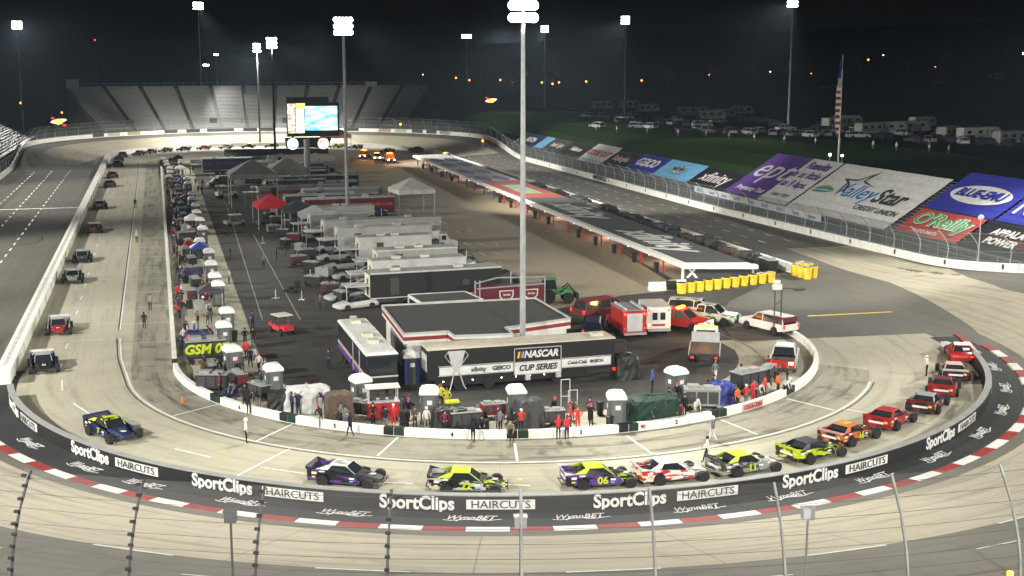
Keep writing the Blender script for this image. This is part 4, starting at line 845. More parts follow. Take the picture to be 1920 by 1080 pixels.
# ------------------------------------------------------------------ the crowd of crews along the left pit wall
random.seed(21)
OUT = [('black', 'black', 'hair', 'black'), ('navy', 'black', 'cap', 'navy'), ('brown', 'black', 'cap', 'brown'), ('black', 'black', 'cap', 'black'), ('navy', 'black', 'hair', 'brown'), ('grey', 'denim', 'cap', 'navy'), ('white', 'black', 'cap', 'red'), ('black', 'denim', 'hair', 'brown'), ('maroon', 'black', 'cap', 'black'), ('blue', 'navy', 'cap', 'white'),
       ('red', 'black', 'cap', 'black'), ('khaki', 'denim', 'hair', 'brown'), ('brown', 'black', 'hair', 'black'), ('navy', 'navy', 'helmet', 'white'), ('black', 'grey', 'cap', 'red'), ('grey', 'black', 'hair', 'brown'), ('maroon', 'denim', 'cap', 'black')]
WH = dict(cap='cap', hair='bare head', helmet='helmet')
ys_ = [14+i*8.0 for i in range(27)]
for i, y in enumerate(ys_):
    o_ = list(OUT); random.shuffle(o_); n = 8 if y < 82 else 6; used = [] 
    for j in range(n):
        sh, pa, ha, hc = o_[j]; x = random.choice((-27.6, -27.2, -26.3, -25.0, -24.0)) + random.uniform(-.25, .25); yy = y+(j-n/2)*8.2/n+random.uniform(-.3, .3)
        person(x, yy, random.choice((pi, pi, pi*.8, 0, pi/2, -pi/2))+random.uniform(-.4, .4), random.choice((0, 0, 1, 2, 3, 4, 5)), sh, pa, ha, hc,
               'crew in %s top, %s trousers, %s, %s stall up the left wall' % (sh, pa, ('%s %s' % (hc, WH[ha])) if ha != 'hair' else 'bareheaded', ORD(i+1)), 'crews along the left pit wall')
    c = ('tarp_black', 'grey_paint', 'maroon', 'tarp_black', 'blue_paint', 'tarp_black', 'grey_paint', 'red_paint')[i % 8]
    nm = dict(tarp_black='black', grey_paint='grey', maroon='maroon', blue_paint='blue', red_paint='red')[c]
    if not (14 <= y < 20): inst(CARTS[c], 'tool_cart', '%s tool cart at the %s stall up the left pit wall' % (nm, ORD(i+1)), 'tool cart', (-25.6, y+1.5, .02), (0, pi/2)[i % 2]+.1, 'tool carts along pit road')
    if i % 2 == 0:
        q_ = raw('tyre_stack', TS[3]); q_.location = (-26.6, y-2.2, .02); tag(q_, 'stack of three black tyres at the %s stall up the left pit wall' % ORD(i+1), 'tyres', 'tyre stacks along pit road')
    if i % 4 == 2: inst(TENT[('charcoal', 'blue_paint', 'potty_roof')[i//4 % 3]], 'pop_up_tent', '%s pop-up canopy at the %s stall up the left pit wall' % (('dark', 'blue', 'white')[i//4 % 3], ORD(i+1)), 'canopy', (-24.4, y-1, 0), 0, 'small canopies along pit road', scale=.78)
# gear and people placed one by one along the near pit wall
def put(kit, name, lab, cat, px, py, rz=0, rec=None, s=1, grp=None):
    g = at(px, py); return inst(kit, name, lab, cat, (g.x, g.y, .02), rz, grp, rec, s)
def putm(me, name, lab, cat, px, py, rz=0, grp=None, s=1.):
    g = at(px, py); o = raw(name, me); o.location = (g.x, g.y, .02); o.rotation_euler = (0, 0, rz); o.scale = (s,)*3; return tag(o, lab, cat, grp)
r = put(CARTS['tarp_black'], 'tool_cart', 'large black tool cart with bright green 07 lettering at the lower left stall', 'tool cart', 386, 680, .05, s=1.5)
q_ = raw('lettering', text_mesh('GSM 07', .75, .2, .04, 'lime', .01, 1.), r); q_.matrix_basis = Matrix.Translation((0, -.56, .9)) @ Matrix.Rotation(pi/2, 4, 'X')
put(CARTS['tarp_black'], 'tool_cart', 'dark tool cart crew members lean over at the lower left bend', 'tool cart', 400, 735, -.3, s=1.1)
putm(tarp_mesh(2.2, 1.6, 1.5, 'navy', 3), 'covered_gear', 'navy blue tarp heaped over gear behind the green 07 cart', 'tarp', 371, 650)
putm(tarp_mesh(3.4, 1.8, 1.9, 'silver', 5), 'covered_cart', 'tool cart wrapped in silver plastic sheeting beside the portable toilet', 'covered cart', 578, 770, -.1)
putm(tarp_mesh(2.0, 1.5, 1.6, 'tarp_black', 6), 'covered_cart', 'black covered cart left of the silver wrapped one', 'covered cart', 528, 772, -.2)
putm(tarp_mesh(2.0, 1.5, 2.2, 'brown', 7), 'covered_cart', 'tall brown covered cart left of the red tool tower', 'covered cart', 636, 790, 0)
put(TOWER, 'pit_tower', 'red pit cart with cream canopy and seats at the near pit wall', 'pit cart', 718, 787, -.05, s=.95)
putm(tarp_mesh(2.4, 1.6, 1.7, 'tarp_black', 9), 'covered_cart', 'black covered cart with lime trim in front of the trophy hauler', 'covered cart', 843, 805, 0)
put(CARTS['tarp_black'], 'tool_cart', 'open black tool cart full of gear right of the lime trimmed cover', 'tool cart', 872, 806, 0)
g = at(848, 800); o = raw('helmet_cover', MB('lime').box(-.5, .5, -.3, .3, 1.78, 1.92).mesh()); o.location = (g.x, g.y, .02); tag(o, 'lime green cloth lying on the black covered cart', 'cloth')
putm(tarp_mesh(1.9, 1.4, 2.1, 'charcoal', 11), 'covered_cart', 'upright charcoal covered cart in front of the central portable toilet', 'covered cart', 993, 800, 0)
put(CARTS['red_paint'], 'tool_cart', 'low red tool cart left of the central portable toilet', 'tool cart', 925, 783, 0, s=.8)
putm(tarp_mesh(4.0, 2.4, 1.9, 'dark_green', 13), 'covered_cart', 'dark green tarp draped over carts right of the near toilet with the bin', 'covered cart', 1222, 790, .1)
put(CARTS['grey_paint'], 'tool_cart', 'grey metal frame cart behind the blue tarp on the right', 'tool cart', 1315, 768, -.35, s=1.2)
putm(tarp_mesh(1.8, 1.3, 1.6, 'blue_paint', 14), 'covered_gear', 'bright blue tarp over equipment at the right end of the pit wall', 'tarp', 1352, 755)
put(CARTS['tarp_black'], 'tool_cart', 'black tool chest behind the red-shirted crew on the right', 'tool cart', 1402, 735, .35, s=1.25)
putm(BINM, 'rubbish_bin', 'black wheeled bin standing against the near portable toilet', 'bin', 1143, 806)
putm(BINM, 'rubbish_bin', 'black bin behind the near portable toilet with a bin against it', 'bin', 1125, 778)
putm(BINM, 'rubbish_bin', 'dark bin right of the blue portable toilet row at the left', 'bin', 440, 640)
putm(TS[2], 'tyre_stack', 'two black tyres lying beside the cart at the lower left bend', 'tyres', 425, 727)
putm(TS[3], 'tyre_stack', 'black tyres stacked by the pit wall at centre', 'tyres', 908, 810); putm(TS[1], 'tyre_stack', 'single black tyre lying at the wall centre', 'tyres', 1040, 798)
putm(TS[4], 'tyre_stack', 'tall tyre stack right of the red pit cart', 'tyres', 758, 800)
putm(tarp_mesh(1.3, .9, .5, 'navy', 15), 'gear_bag', 'navy gear bag lying on the ground behind the pit wall at left', 'bag', 432, 743)
g = at(1473, 770)
pl = [(462, 832, 0, 'white', 'black', 'helmet', 'white', 0, 'official in white shirt walking across the pit boxes at lower left'),
 (1325, 868, 2.6, 'white', 'black', 'hair', 'black', 1, 'official in white shirt and black trousers standing behind the lime-roofed car'),
 (1336, 828, 2., 'grey', 'white', 'helmet', 'white', 1, 'official in grey and white beside the double white line on the right'),
 (1737, 706, 2.8, 'white', 'black', 'cap', 'white', 5, 'official in white shirt pointing beside the white-tailed race car'),
 (657, 820, 2.2, 'black', 'black', 'hair', 'black', 1, 'person in black standing in front of the pit wall near number five'),
 (887, 832, 1.2, 'black', 'black', 'helmet', 'black', 1, 'person in black walking on the pit box side of the wall at centre left'),
 (467, 778, 1.6, 'black', 'black', 'hair', 'black', 3, 'person in black on the wall at the lower left, over the pit box line'),
 (459, 772, 1.2, 'black', 'navy', 'cap', 'black', 4, 'person in black and navy bending over the wall at the lower left'),
 (602, 803, 1.8, 'black', 'grey', 'cap', 'red', 4, 'person in black and grey climbing the pit wall near the silver covered cart'),
 (738, 803, 4.7, 'red', 'red', 'cap', 'white', 0, 'crew member in all red standing right of the red pit cart'),
 (766, 785, 4., 'blue', 'navy', 'hair', 'brown', 0, 'person in blue shirt left of the toilet near the red pit cart'), (757, 787, 3., 'navy', 'black', 'hair', 'black', 2, 'person in navy beside the blue-shirted one near the red pit cart'),
 (778, 808, 4.7, 'brown', 'black', 'hair', 'brown', 3, 'person in brown jacket behind the wall left of centre'), (800, 809, 4.7, 'white', 'khaki', 'cap', 'white', 0, 'person in white and khaki behind the wall near number four'),
 (827, 765, 5., 'yellow', 'black', 'hair', 'brown', 5, 'person in yellow shirt raising an arm behind the centre-left toilet'), (838, 772, 4.5, 'yellow', 'yellow', 'hair', 'brown', 2, 'person all in yellow behind the black covered cart'),
 (896, 806, 4.7, 'white', 'white', 'helmet', 'grey', 0, 'crew member in white suit behind the wall left of centre'), (934, 806, 4.7, 'maroon', 'black', 'cap', 'maroon', 0, 'person in maroon standing left of the central toilet'),
 (960, 828, 4.2, 'khaki', 'black', 'cap', 'khaki', 4, 'person in khaki leaning over the pit wall at centre'), (977, 812, 4.7, 'red', 'black', 'cap', 'white', 2, 'crew member in red with white cap leaning on the centre wall'),
 (1047, 826, 1.6, 'red', 'black', 'cap', 'red', 3, 'left of two red-jacketed crew standing together before the pit wall'), (1063, 826, 1.8, 'red', 'navy', 'hair', 'brown', 3, 'right of two red-jacketed crew standing together before the pit wall'),
 (1070, 806, 3., 'red', 'maroon', 'cap', 'red', 0, 'person in red and maroon behind the two red jackets'), (1083, 808, 4.7, 'red', 'red', 'hair', 'brown', 2, 'tall crew member in full red suit right of the red jackets'),
 (1108, 803, 4.7, 'black', 'black', 'hair', 'grey', 5, 'person in black shading eyes behind the centre-right wall'),
 (1218, 797, 4.5, 'brown', 'black', 'cap', 'black', 3, 'person in brown before the green tarp'), (1246, 796, 4.7, 'white', 'white', 'cap', 'navy', 0, 'crew member in white suit before the green tarp'),
 (1272, 790, 4.5, 'red', 'black', 'cap', 'black', 4, 'crew member in red bending right of the green tarp'), (1283, 782, 4.9, 'black', 'black', 'hair', 'black', 0, 'person in black between green tarp and white bag'),
 (1303, 785, 4.7, 'white', 'khaki', 'cap', 'white', 4, 'crew member in white bending over right of the green tarp'), (1378, 765, 5., 'navy', 'navy', 'hair', 'brown', 0, 'person in navy right of the blue tarp'),
 (1382, 768, 5., 'orange', 'black', 'cap', 'black', 0, 'person in orange vest above the pink sponsor panel'), (1398, 762, 5., 'red', 'grey', 'cap', 'white', 2, 'person in red with white cap above the sponsor panel'),
 (1411, 757, 5., 'red', 'red', 'hair', 'brown', 3, 'person all in red above the sponsor panel'), (1421, 752, 5., 'white', 'grey', 'hair', 'grey', 4, 'person in white leaning above the sponsor panel'),
 (1433, 747, 5.2, 'red', 'black', 'cap', 'maroon', 0, 'person in red shirt and black trousers at the right end of the group'),
 (1458, 742, 5.2, 'orange', 'black', 'hair', 'black', 0, 'person in orange top standing on the pit wall behind the pickup'), (1470, 744, 5.4, 'white', 'black', 'cap', 'white', 4, 'person in white shirt bending on the pit wall behind the pickup'),
 (1223, 735, 3., 'blue', 'black', 'hair', 'blue', 2, 'person in bright blue jacket left of the far right toilet'), (1341, 715, .5, 'grey', 'white', 'hair', 'grey', 1, 'person in grey and white walking behind the flatbed truck'),
 (282, 583, 1.6, 'khaki', 'black', 'cap', 'black', 0, 'official in khaki in the left pit boxes, farther of two'), (271, 618, 1.6, 'black', 'black', 'hair', 'black', 1, 'person in black in the left pit boxes, nearer of two'),
 (257, 456, 1.6, 'white', 'black', 'cap', 'white', 1, 'official in white walking on the left pit lane line'), (254, 391, 1.6, 'black', 'black', 'cap', 'black', 0, 'official in black far up the left pit lane line'),
 (460, 650, 4.4, 'black', 'black', 'hair', 'black', 2, 'left of two people in black standing by the infield line'), (475, 650, 4.4, 'black', 'navy', 'hair', 'black', 0, 'right of two people in black standing by the infield line'), (474, 618, 4., 'navy', 'black', 'cap', 'black', 3, 'person with arms folded above the two in black'),
 (617, 692, 4., 'navy', 'black', 'hair', 'black', 2, 'person in navy walking alone left of the tour bus'), (601, 583, 4., 'brown', 'black', 'hair', 'brown', 1, 'person in brown near the silver ramps'),
 (430, 532, 3.5, 'white', 'navy', 'hair', 'grey', 0, 'person in white shirt right of the left toilets'), (494, 503, 1., 'grey', 'black', 'hair', 'grey', 0, 'person in grey between the painted garage lines'), (537, 478, 3., 'black', 'black', 'hair', 'black', 0, 'dark figure standing far right of the garage lines'),
 (519, 490, 3., 'navy', 'black', 'hair', 'black', 0, 'dark figure on the garage asphalt near the second painted line'), (432, 487, 3., 'black', 'denim', 'hair', 'black', 0, 'dark figure at the first painted garage line'), (426, 445, 3., 'black', 'black', 'cap', 'black', 1, 'person in black beside the first garage line'), (445, 412, 2., 'navy', 'grey', 'hair', 'brown', 0, 'person in navy near the grey utility cart')]
for px, py, rz, sh, pa, ha, hc, po, lab in pl: g = at(px, py); person(g.x, g.y, rz, po, sh, pa, ha, hc, lab, z=.03)
random.seed(5)
for i, (px, py) in enumerate([(357, 327), (362, 327), (367, 350), (380, 352), (372, 364), (395, 350), (404, 368), (379, 366), (352, 400), (345, 372), (462, 676), (470, 690), (486, 700), (498, 712), (455, 700), (450, 715), (690, 700), (665, 705), (712, 698), (560, 778), (548, 780), (612, 775), (700, 800), (648, 805), (355, 660), (340, 668), (345, 650), (395, 662), (360, 722), (410, 715), (383, 712)]):
    g = at(px, py); sh, pa, ha, hc = OUT[(i*5+2) % 14]
    person(g.x, g.y, random.uniform(0, 6), random.choice((0, 1, 2, 3)), sh, pa, ha, hc, 'bystander in %s top and %s trousers, %s' % (sh, pa, ('far garage, %s from left' % ORD(i+1)) if py < 410 else ('near the bus or pit wall, %s' % ORD(i-9))), 'bystanders in the infield', z=.03)

# ------------------------------------------------------------------ series hauler in front
def series_hauler():
    A_, B_ = at(797, 738), at(1150, 716); y0 = -12.6; x0, x1 = -9.4, 6.3; h = 3.45
    r = thing('series_hauler', 'long black show hauler with a white band, trophy picture and series lettering on its side', 'hauler', (0, y0+1.3, 0), .02)
    b = MB('banner_black'); b.box(x0, x1, -1.3, 1.3, 1.0, h-.02); wp_ = lambda n, m: raw(n, m, r); wp_('trailer_body', b)
    b = MB('cream'); b.box(x0-.05, x1+.05, -1.35, 1.35, h-.02, h+.07); b.box(x1-1.6, x1-.7, -.4, .4, h+.07, h+.3); wp_('roof', b)
    b = MB('black_paint'); b.box(x0+.6, x1-2.4, -1.2, 1.2, .45, 1.0); wp_('skirt', b)
    b = MB('banner_white'); b.box(x0+.9, x0+7., -1.325, -1.3, 1.35, 2.0); b.box(x1-4.6, x1-.35, -1.325, -1.3, 1.35, 2.0); b.box(x0+7.1, x1-4.7, -1.34, -1.3, 1.05, 1.95); wp_('white_band', b)
    b = MB('silver')
    for z in (1.28, 2.05): b.box(x0+.8, x0+7., -1.335, -1.3, z, z+.05); b.box(x1-4.6, x1-.3, -1.335, -1.3, z, z+.05)
    xa, xb = x0+7.05, x1-4.65
    for (u0, u1, w0, w1) in ((xa, xb, 3.1, 3.16), (xa, xb, .98, 1.04), (xa, xb, 1.98, 2.03), (xa, xa+.06, .98, 3.16), (xb-.06, xb, .98, 3.16)): b.box(u0, u1, -1.37, -1.3, w0, w1)
    b.box(xa+.9, xa+1.3, -1.6, -1.3, .55, 1.0); b.box(xb-.5, xb-.1, -1.6, -1.3, .6, 1.05); wp_('trim', b)
    def T(s, size, x, z, m, **k):
        o = raw('lettering', text_mesh(s, size, k.get('shear', 0), k.get('bold', .02), m, .01, k.get('sx', 1)), r); o.matrix_basis = Matrix.Translation((x, -1.37, z)) @ Matrix.Rotation(pi/2, 4, 'X')
    xc = (xa+xb)/2; T('NASCAR', .78, xc+.25, 2.6, 'banner_white', shear=.25, bold=.035, sx=.95); T('CUP SERIES', .68, xc, 1.5, 'banner_black', shear=.2, bold=.03, sx=.95)
    for i, m in enumerate(('yellow_plastic', 'red_paint', 'light_blue')):
        b = MB(m); b.add([(xc-1.75+i*.18, -1.36, 2.35), (xc-1.6+i*.18, -1.36, 2.35), (xc-1.48+i*.18, -1.36, 2.88), (xc-1.63+i*.18, -1.36, 2.88)], [(0, 1, 2, 3)]); wp_('stripe', b)
    T('xfinity', .5, x0+4.1, 1.68, 'charcoal'); T('GEICO', .46, x0+6.0, 1.68, 'charcoal', bold=.04, sx=1.1); T('Coca-Cola', .42, x1-3.3, 1.68, 'charcoal', shear=.3, sx=.9); T('BUSCH', .36, x1-1.6, 1.68, 'charcoal', bold=.03)
    b = MB('silver'); xt = x0+2.3        # trophy picture: tapering cup with handles on legs
    for (za, zb, wa, wb) in ((2.3, 3.3, .45, .72), (1.6, 2.3, .2, .45)): b.add([(xt-wa, -1.35, za), (xt+wa, -1.35, za), (xt+wb, -1.35, zb), (xt-wb, -1.35, zb)], [(0, 1, 2, 3)])
    b.tube([(xt-.2, -1.36, 1.6), (xt-.5, -1.4, .4), (xt-.6, -1.4, .1)], .05); b.tube([(xt+.2, -1.36, 1.6), (xt+.55, -1.4, .5), (xt+.75, -1.4, .15)], .05)
    b.tube([(xt-.72, -1.36, 3.2), (xt-.95, -1.36, 2.9), (xt-.4, -1.36, 2.2)], .04); b.tube([(xt+.72, -1.36, 3.2), (xt+.95, -1.36, 2.9), (xt+.4, -1.36, 2.2)], .04); wp_('trophy_picture', b)
    b = MB('trailer_white'); b.box(x0-.03, x0, -.9, .9, 1.6, 3.); wp_('end_panel', b)
    b = MB('bulb')
    for i in range(9): b.box(x0+1.2+i*1.2, x0+1.28+i*1.2, -1.23, -1.2, .8, .86)
    wp_('marker_lights', b)
    for it in (wheel(x0+2.6, -1.05, .5, .4, 'chrome'), wheel(x0+2.6, 1.05, .5, .4), wheel(x0+5., -1.05, .5, .4, 'chrome'), wheel(x0+5., 1.05, .5, .4), wheel(x1-5.0, -1.05, .45, .4), wheel(x1-5., 1.05, .45, .4)):
        o = raw(it[0], it[1], r); raw('rim', it[2][0][1], o)
    b = MB('tail_red'); b.box(x1-.1, x1+.06, -1.3, -1., .75, 1.0); wp_('tail_light', b)
    b = MB('charcoal')
    for s in (-1.3, 1.3): b.tube([(x1+.9, s, 0), (x1+.9, s, 3.2)], .05); b.tube([(x1, s, 3.3), (x1+.9, s, 3.2)], .05)
    wp_('lift_frame', b)
series_hauler()
putm(tarp_mesh(1.9, 1.8, 2.0, 'tarp_black', 22), 'covered_generator', 'black covered generator box at the right end of the series hauler', 'covered box', 1172, 708)
for px, py in ((1060, 735), (1074, 742)):
    g = at(px, py+30); b = MB('silver')
    for u in (-.35, .35): b.tube([(u, 0, 0), (u, 0, 2.2)], .035)
    for z in (.9, 2.2): b.tube([(-.35, 0, z), (.35, 0, z)], .035)
    o = raw('metal_stand', b); o.location = (g.x, g.y, .02); tag(o, ('taller' if px == 1060 else 'shorter')+' bare metal frame standing behind the red-jacketed crew', 'stand', 'metal frames by the pit wall'); o.scale = (1, 1, 1 if px == 1060 else .75)

# ------------------------------------------------------------------ red and white building, RV
zr = 3.55; hb = [at(*p, zr) for p in ((716, 574), (757, 627), (840, 622), (852, 631), (962, 627), (956, 615), (1070, 598), (1004, 560))]
bl = thing('infield_building', 'low flat-roofed white building with a red stripe behind the series hauler', 'building', (-3, -2, 0))
xy = [(p.x, p.y) for p in hb]; xy[5] = (xy[4][0]+.02, xy[5][1])
mb = MB('charcoal'); ins = lambda k: [(sum(p[0] for p in xy)/8+(p[0]-sum(q[0] for q in xy)/8)*k, sum(p[1] for p in xy)/8+(p[1]-sum(q[1] for q in xy)/8)*k) for p in xy]
mb.m('white_paint').prism(ins(.955), 0, 2.75); wp('walls', mb, bl)
mb = MB('white_paint'); mb.prism(xy, 2.72, 2.98); mb.prism(xy, 3.3, 3.5); wp('fascia', mb, bl)
mb = MB('kerb_red'); mb.prism(ins(1.002), 2.98, 3.3); wp('red_stripe', mb, bl)
mb = MB('roof_grey'); mb.prism(ins(.98), 3.5, 3.56); wp('roof', mb, bl)
mb = MB('trailer_white'); k = len(xy)
for i in range(k):
    a, b = Vector((*xy[i], 0)), Vector((*xy[(i+1) % k], 0)); d = (b-a).normalized(); n = Vector((-d.y, d.x, 0))*.14
    mb.prism([a-n*.4, b-n*.4, b+n*.6, a+n*.6], 3.5+.004*i, 3.66+.003*i)
wp('parapet', mb, bl)
mb = MB('glass')
for x in (2.2, 3.4): mb.box(x, x+.9, xy[6][1]-.02, xy[6][1]+.3, 1.2, 2.2)
wp('window', mb, bl)
hb = [at(*p, 3.4) for p in ((766, 553), (790, 568), (905, 562), (872, 547))]; s2 = thing('roofed_shelter', 'small flat dark roof on posts between the building and the black hauler', 'shelter', (-4, 11, 0))
mb = MB('roof_grey'); mb.prism([(p.x, p.y) for p in hb], 3.3, 3.42); wp('roof', mb, s2); mb = MB('white_paint')
for i in range(4):
    a, b = hb[i], hb[(i+1) % 4]; d = (b-a).normalized(); n = Vector((-d.y, d.x, 0))*.08; mb.prism([(a-n).xy, (b-n).xy, (b+n).xy, (a+n).xy], 3.2+.003*i, 3.46+.004*i)
wp('roof_edge', mb, s2)
for p in hb: mb = MB('white_paint'); mb.tube([(p.x, p.y, 0), (p.x, p.y, 3.3)], .08); wp('post', mb, s2)
rv = thing('tour_bus', 'white-roofed black motorcoach with purple side stripes parked left of the building', 'bus', (-13.0, -4.9, 0), pi/2+.02)
b = MB('black_paint'); b.box(-6.9, 6.9, -1.25, 1.25, .55, 3.1); raw('body', b, rv)
b = MB('potty_roof'); b.loft([[(-7, -1.3, 3.1), (7, -1.3, 3.1), (7, 1.3, 3.1), (-7, 1.3, 3.1)], [(-7, -1.3, 3.2), (7, -1.3, 3.2), (7, 1.3, 3.2), (-7, 1.3, 3.2)], [(-6.8, -1.1, 3.32), (6.8, -1.1, 3.32), (6.8, 1.1, 3.32), (-6.8, 1.1, 3.32)]]); raw('roof', b, rv)
for x in (-3.6, -1, 4.6): b = MB('cream'); b.box(x, x+1., -.4, .4, 3.3, 3.58); raw('roof_air_conditioner', b, rv)
b = MB('glass'); b.box(-6.4, 6.2, 1.25, 1.28, 1.9, 2.85); b.box(-6.93, -6.9, -1.1, 1.1, 1.7, 2.9); raw('windows', b, rv)
b = MB('silver'); b.box(-6.95, -6.9, -1.28, 1.28, 1.3, 1.42); b.box(-6.9, 6.9, 1.25, 1.3, 1.3, 1.42); raw('trim', b, rv)
b = MB('purple'); b.box(-6.9, 6.9, 1.25, 1.285, .8, 1.25); raw('side_stripe', b, rv); b = MB('pink'); b.box(-6.9, 6.9, 1.25, 1.287, 1.45, 1.55); raw('pink_stripe', b, rv)
for x in (-5.2, 3.9, 5.): 
    for y in (-1.05, 1.05): w_ = wheel(x, y, .5, .35); o = raw('wheel', w_[1], rv); raw('rim', w_[2][0][1], o)
b = MB('silver'); b.lathe([(.1, 3.3), (.35, 3.6), (.3, 3.65), (0, 3.5)], 12, (6.2, 0, 0)); raw('satellite_dish', b, rv)
b = MB('silver'); b.box(-6.4, -6.1, -1.28, -1.25, 1.9, 2.9); b.box(-1.1, -.8, 1.28, 1.3, .6, 3.0); b.box(-4.2, -3.9, 1.28, 1.3, .6, 3.); raw('door_frame', b, rv)

# ------------------------------------------------------------------ haulers in the garage rows
HK = {}
def hauler(y, xl, xr, side, roof, cab, label, stripe=None, h=3.7, rz=.06, logo=None):
    L_ = (xr-xl) - (6.2 if cab else 0); kk = (round(L_, 1), side, roof, stripe, h)
    if kk not in HK: HK[kk] = hauler_kit(L_, h, side, roof, stripe)
    x = xl+L_/2; kit = list(HK[kk])
    r = inst(kit, 'race_hauler', label, 'hauler', (x, y, .02), rz, 'team haulers in the garage rows')
    if cab:
        t = inst(cab_parts(0, cab, True, True), 'truck_tractor', 'tractor unit of the '+label, 'truck', (x+(L_/2-1.2+.9)*cos(rz), y+(L_/2-.3)*sin(rz), .02), rz, 'tractor units of the team haulers'); t.scale = (.8, .9, .86)
    return r
hauler(24.6, -8.2, 12.6, 'banner_black', 'trailer_roof', 'charcoal', 'black sided hauler, nearest the building', h=3.7)
hauler(32.5, -6.6, 10.5, 'trailer_white', 'trailer_roof', 'white_paint', 'white hauler with a red emblem, behind the black one', h=3.7)
hauler(41., -4.6, 11.5, 'trailer_roof', 'trailer_roof', 'charcoal', 'olive grey hauler, third row from the building', h=3.6)
hauler(51., -5.2, 10.4, 'trailer_white', 'trailer_roof', 'charcoal', 'plain white hauler, fourth row from the building', h=3.8)
hauler(60.5, -6.6, 12.5, 'trailer_white', 'trailer_white', 'white_paint', 'bright white hauler, fifth row with white cab', h=3.8)
hauler(69., -7.4, 9.5, 'trailer_white', 'trailer_roof', None, 'long white hauler, sixth row at the light pole', h=3.8)
hauler(78., -8.2, 6.5, 'grey_paint', 'trailer_white', 'charcoal', 'pale grey hauler, seventh row', h=3.7)
hauler(87., -6, 9.0, 'trailer_white', 'trailer_roof', 'navy', 'white hauler with blue cab, eighth row', h=3.7)
hauler(98., -6.8, 8., 'maroon', 'trailer_white', None, 'red striped hauler, ninth row beside the tall tent', 'red_paint', h=3.8)
hauler(134., -10, 7.5, 'charcoal', 'grey_paint', 'charcoal', 'dark grey hauler, beside the scoreboard post', h=3.6)
hauler(152., -9, 10, 'banner_black', 'trailer_white', 'charcoal', 'black hauler with pale roof, beyond the scoreboard post', 'grey_paint', h=3.7)
hauler(172., -6, 12, 'dark_red', 'grey_paint', 'maroon', 'dark red hauler, near the far garage', h=3.7)
hauler(191., -19.5, -2., 'navy', 'trailer_white', 'blue_paint', 'navy blue hauler, far left row with cab toward the building', 'maroon', h=3.7)
e_ = at(722, 489, 3.); text_on(bpy.data.objects['race_hauler.001'], 'X-TEAM' if False else 'R', .9, (-4.9, 31.3, 2.4), (1, .06, 0), (0, 0, 1), 'red_paint', bold=.05, off=.06)
# dark maroon show trailer wall with emblems beside the black hauler
ms = thing('merchandise_trailer', 'maroon display trailer with two round shield emblems in a steel frame', 'trailer', (6, 17.6, 0), .05)
b = MB('maroon'); b.box(-3.9, 3.2, -1., 1., .8, 2.7); raw('body', b, ms); b = MB('steel')
for x in (-4.4, -3.9, 3.2): b.tube([(x, -1.1, 0), (x, -1.1, 3.6)], .07)
b.tube([(-4.4, -1.1, 3.3), (-2, -1.1, 3.8), (3.2, -1.1, 3.6)], .08); b.tube([(-4.2, -1.1, 2.75), (3.2, -1.1, 2.9)], .08); raw('frame', b, ms)
for x in (-1., 1.7):
    b = MB('banner_white'); b.add([(x-.8, -1.03, 2.4), (x-.75, -1.03, 1.7), (x, -1.03, 1.0), (x+.75, -1.03, 1.7), (x+.8, -1.03, 2.4)], [(0, 1, 2, 3, 4)]); raw('emblem', b, ms); b = MB('dark_red'); b.add([(x-.68, -1.04, 2.3), (x-.62, -1.04, 1.75), (x, -1.04, 1.16), (x+.62, -1.04, 1.75), (x+.68, -1.04, 2.3)], [(0, 1, 2, 3, 4)]); raw('emblem_field', b, ms)
    o = raw('lettering', text_mesh('Series', .34, .3, .02, 'banner_white'), ms); o.matrix_basis = Matrix.Translation((x, -1.06, 1.95)) @ Matrix.Rotation(pi/2, 4, 'X')
for x in (-3, 2.4): w_ = wheel(x, -.85, .4, .3); o = raw('wheel', w_[1], ms); raw('rim', w_[2][0][1], o)
# silver stock car bodies parked nose-left beside the haulers
for i, (px, py, c, c2) in enumerate(((622, 472, 'steel', 'charcoal'), (630, 488, 'steel', 'grey_paint'), (645, 505, 'grey_paint', 'dark_green'), (662, 523, 'trailer_roof', 'charcoal'), (672, 545, 'steel', 'grey_paint'), (650, 562, 'steel', 'dark_green'), (668, 578, 'trailer_white', 'charcoal'), (505, 420, 'charcoal', 'maroon'), (583, 448, 'grey_paint', 'silver'), (600, 430, 'silver', 'silver'))):
    car_at(px, py, pi+(.3 if i > 4 else .1), c, c, c2, '%s and %s stock car nose left, %s down beside the haulers' % (c.split('_')[0].replace('trailer', 'white'), c2.split('_')[0].replace('trailer', 'white'), ORD(i+1)), kit=STK, group='stock cars parked beside the haulers')
# jack stands and wheels on the garage asphalt
jk = MB('silver'); jk.tube([(0, 0, .05), (0, 0, 1.)], .05); jk.tube([(-.45, 0, .06), (.45, 0, .06)], .05); jk.tube([(0, -.45, .06), (0, .45, .06)], .05); JK = jk.mesh('stand')
for i, (px, py) in enumerate(((517, 560), (566, 563), (493, 457), (567, 480), (582, 521), (595, 521), (561, 453), (557, 487), (627, 520))): putm(JK, 'jack_stand', 'silver jack stand alone on the garage asphalt, %s of the scattered set' % ORD(i+1), 'jack stand', px, py, i*.5, 'jack stands on the garage asphalt')
for i, (px, py) in enumerate(((537, 547), (545, 547), (551, 549), (557, 540))): putm(TS[(1, 2, 1, 3)[i]], 'tyre_stack', 'loose black tyres near the garage jack stands, %s from the left' % ORD(i+1), 'tyres', px, py, 0, 'tyres on the garage asphalt')
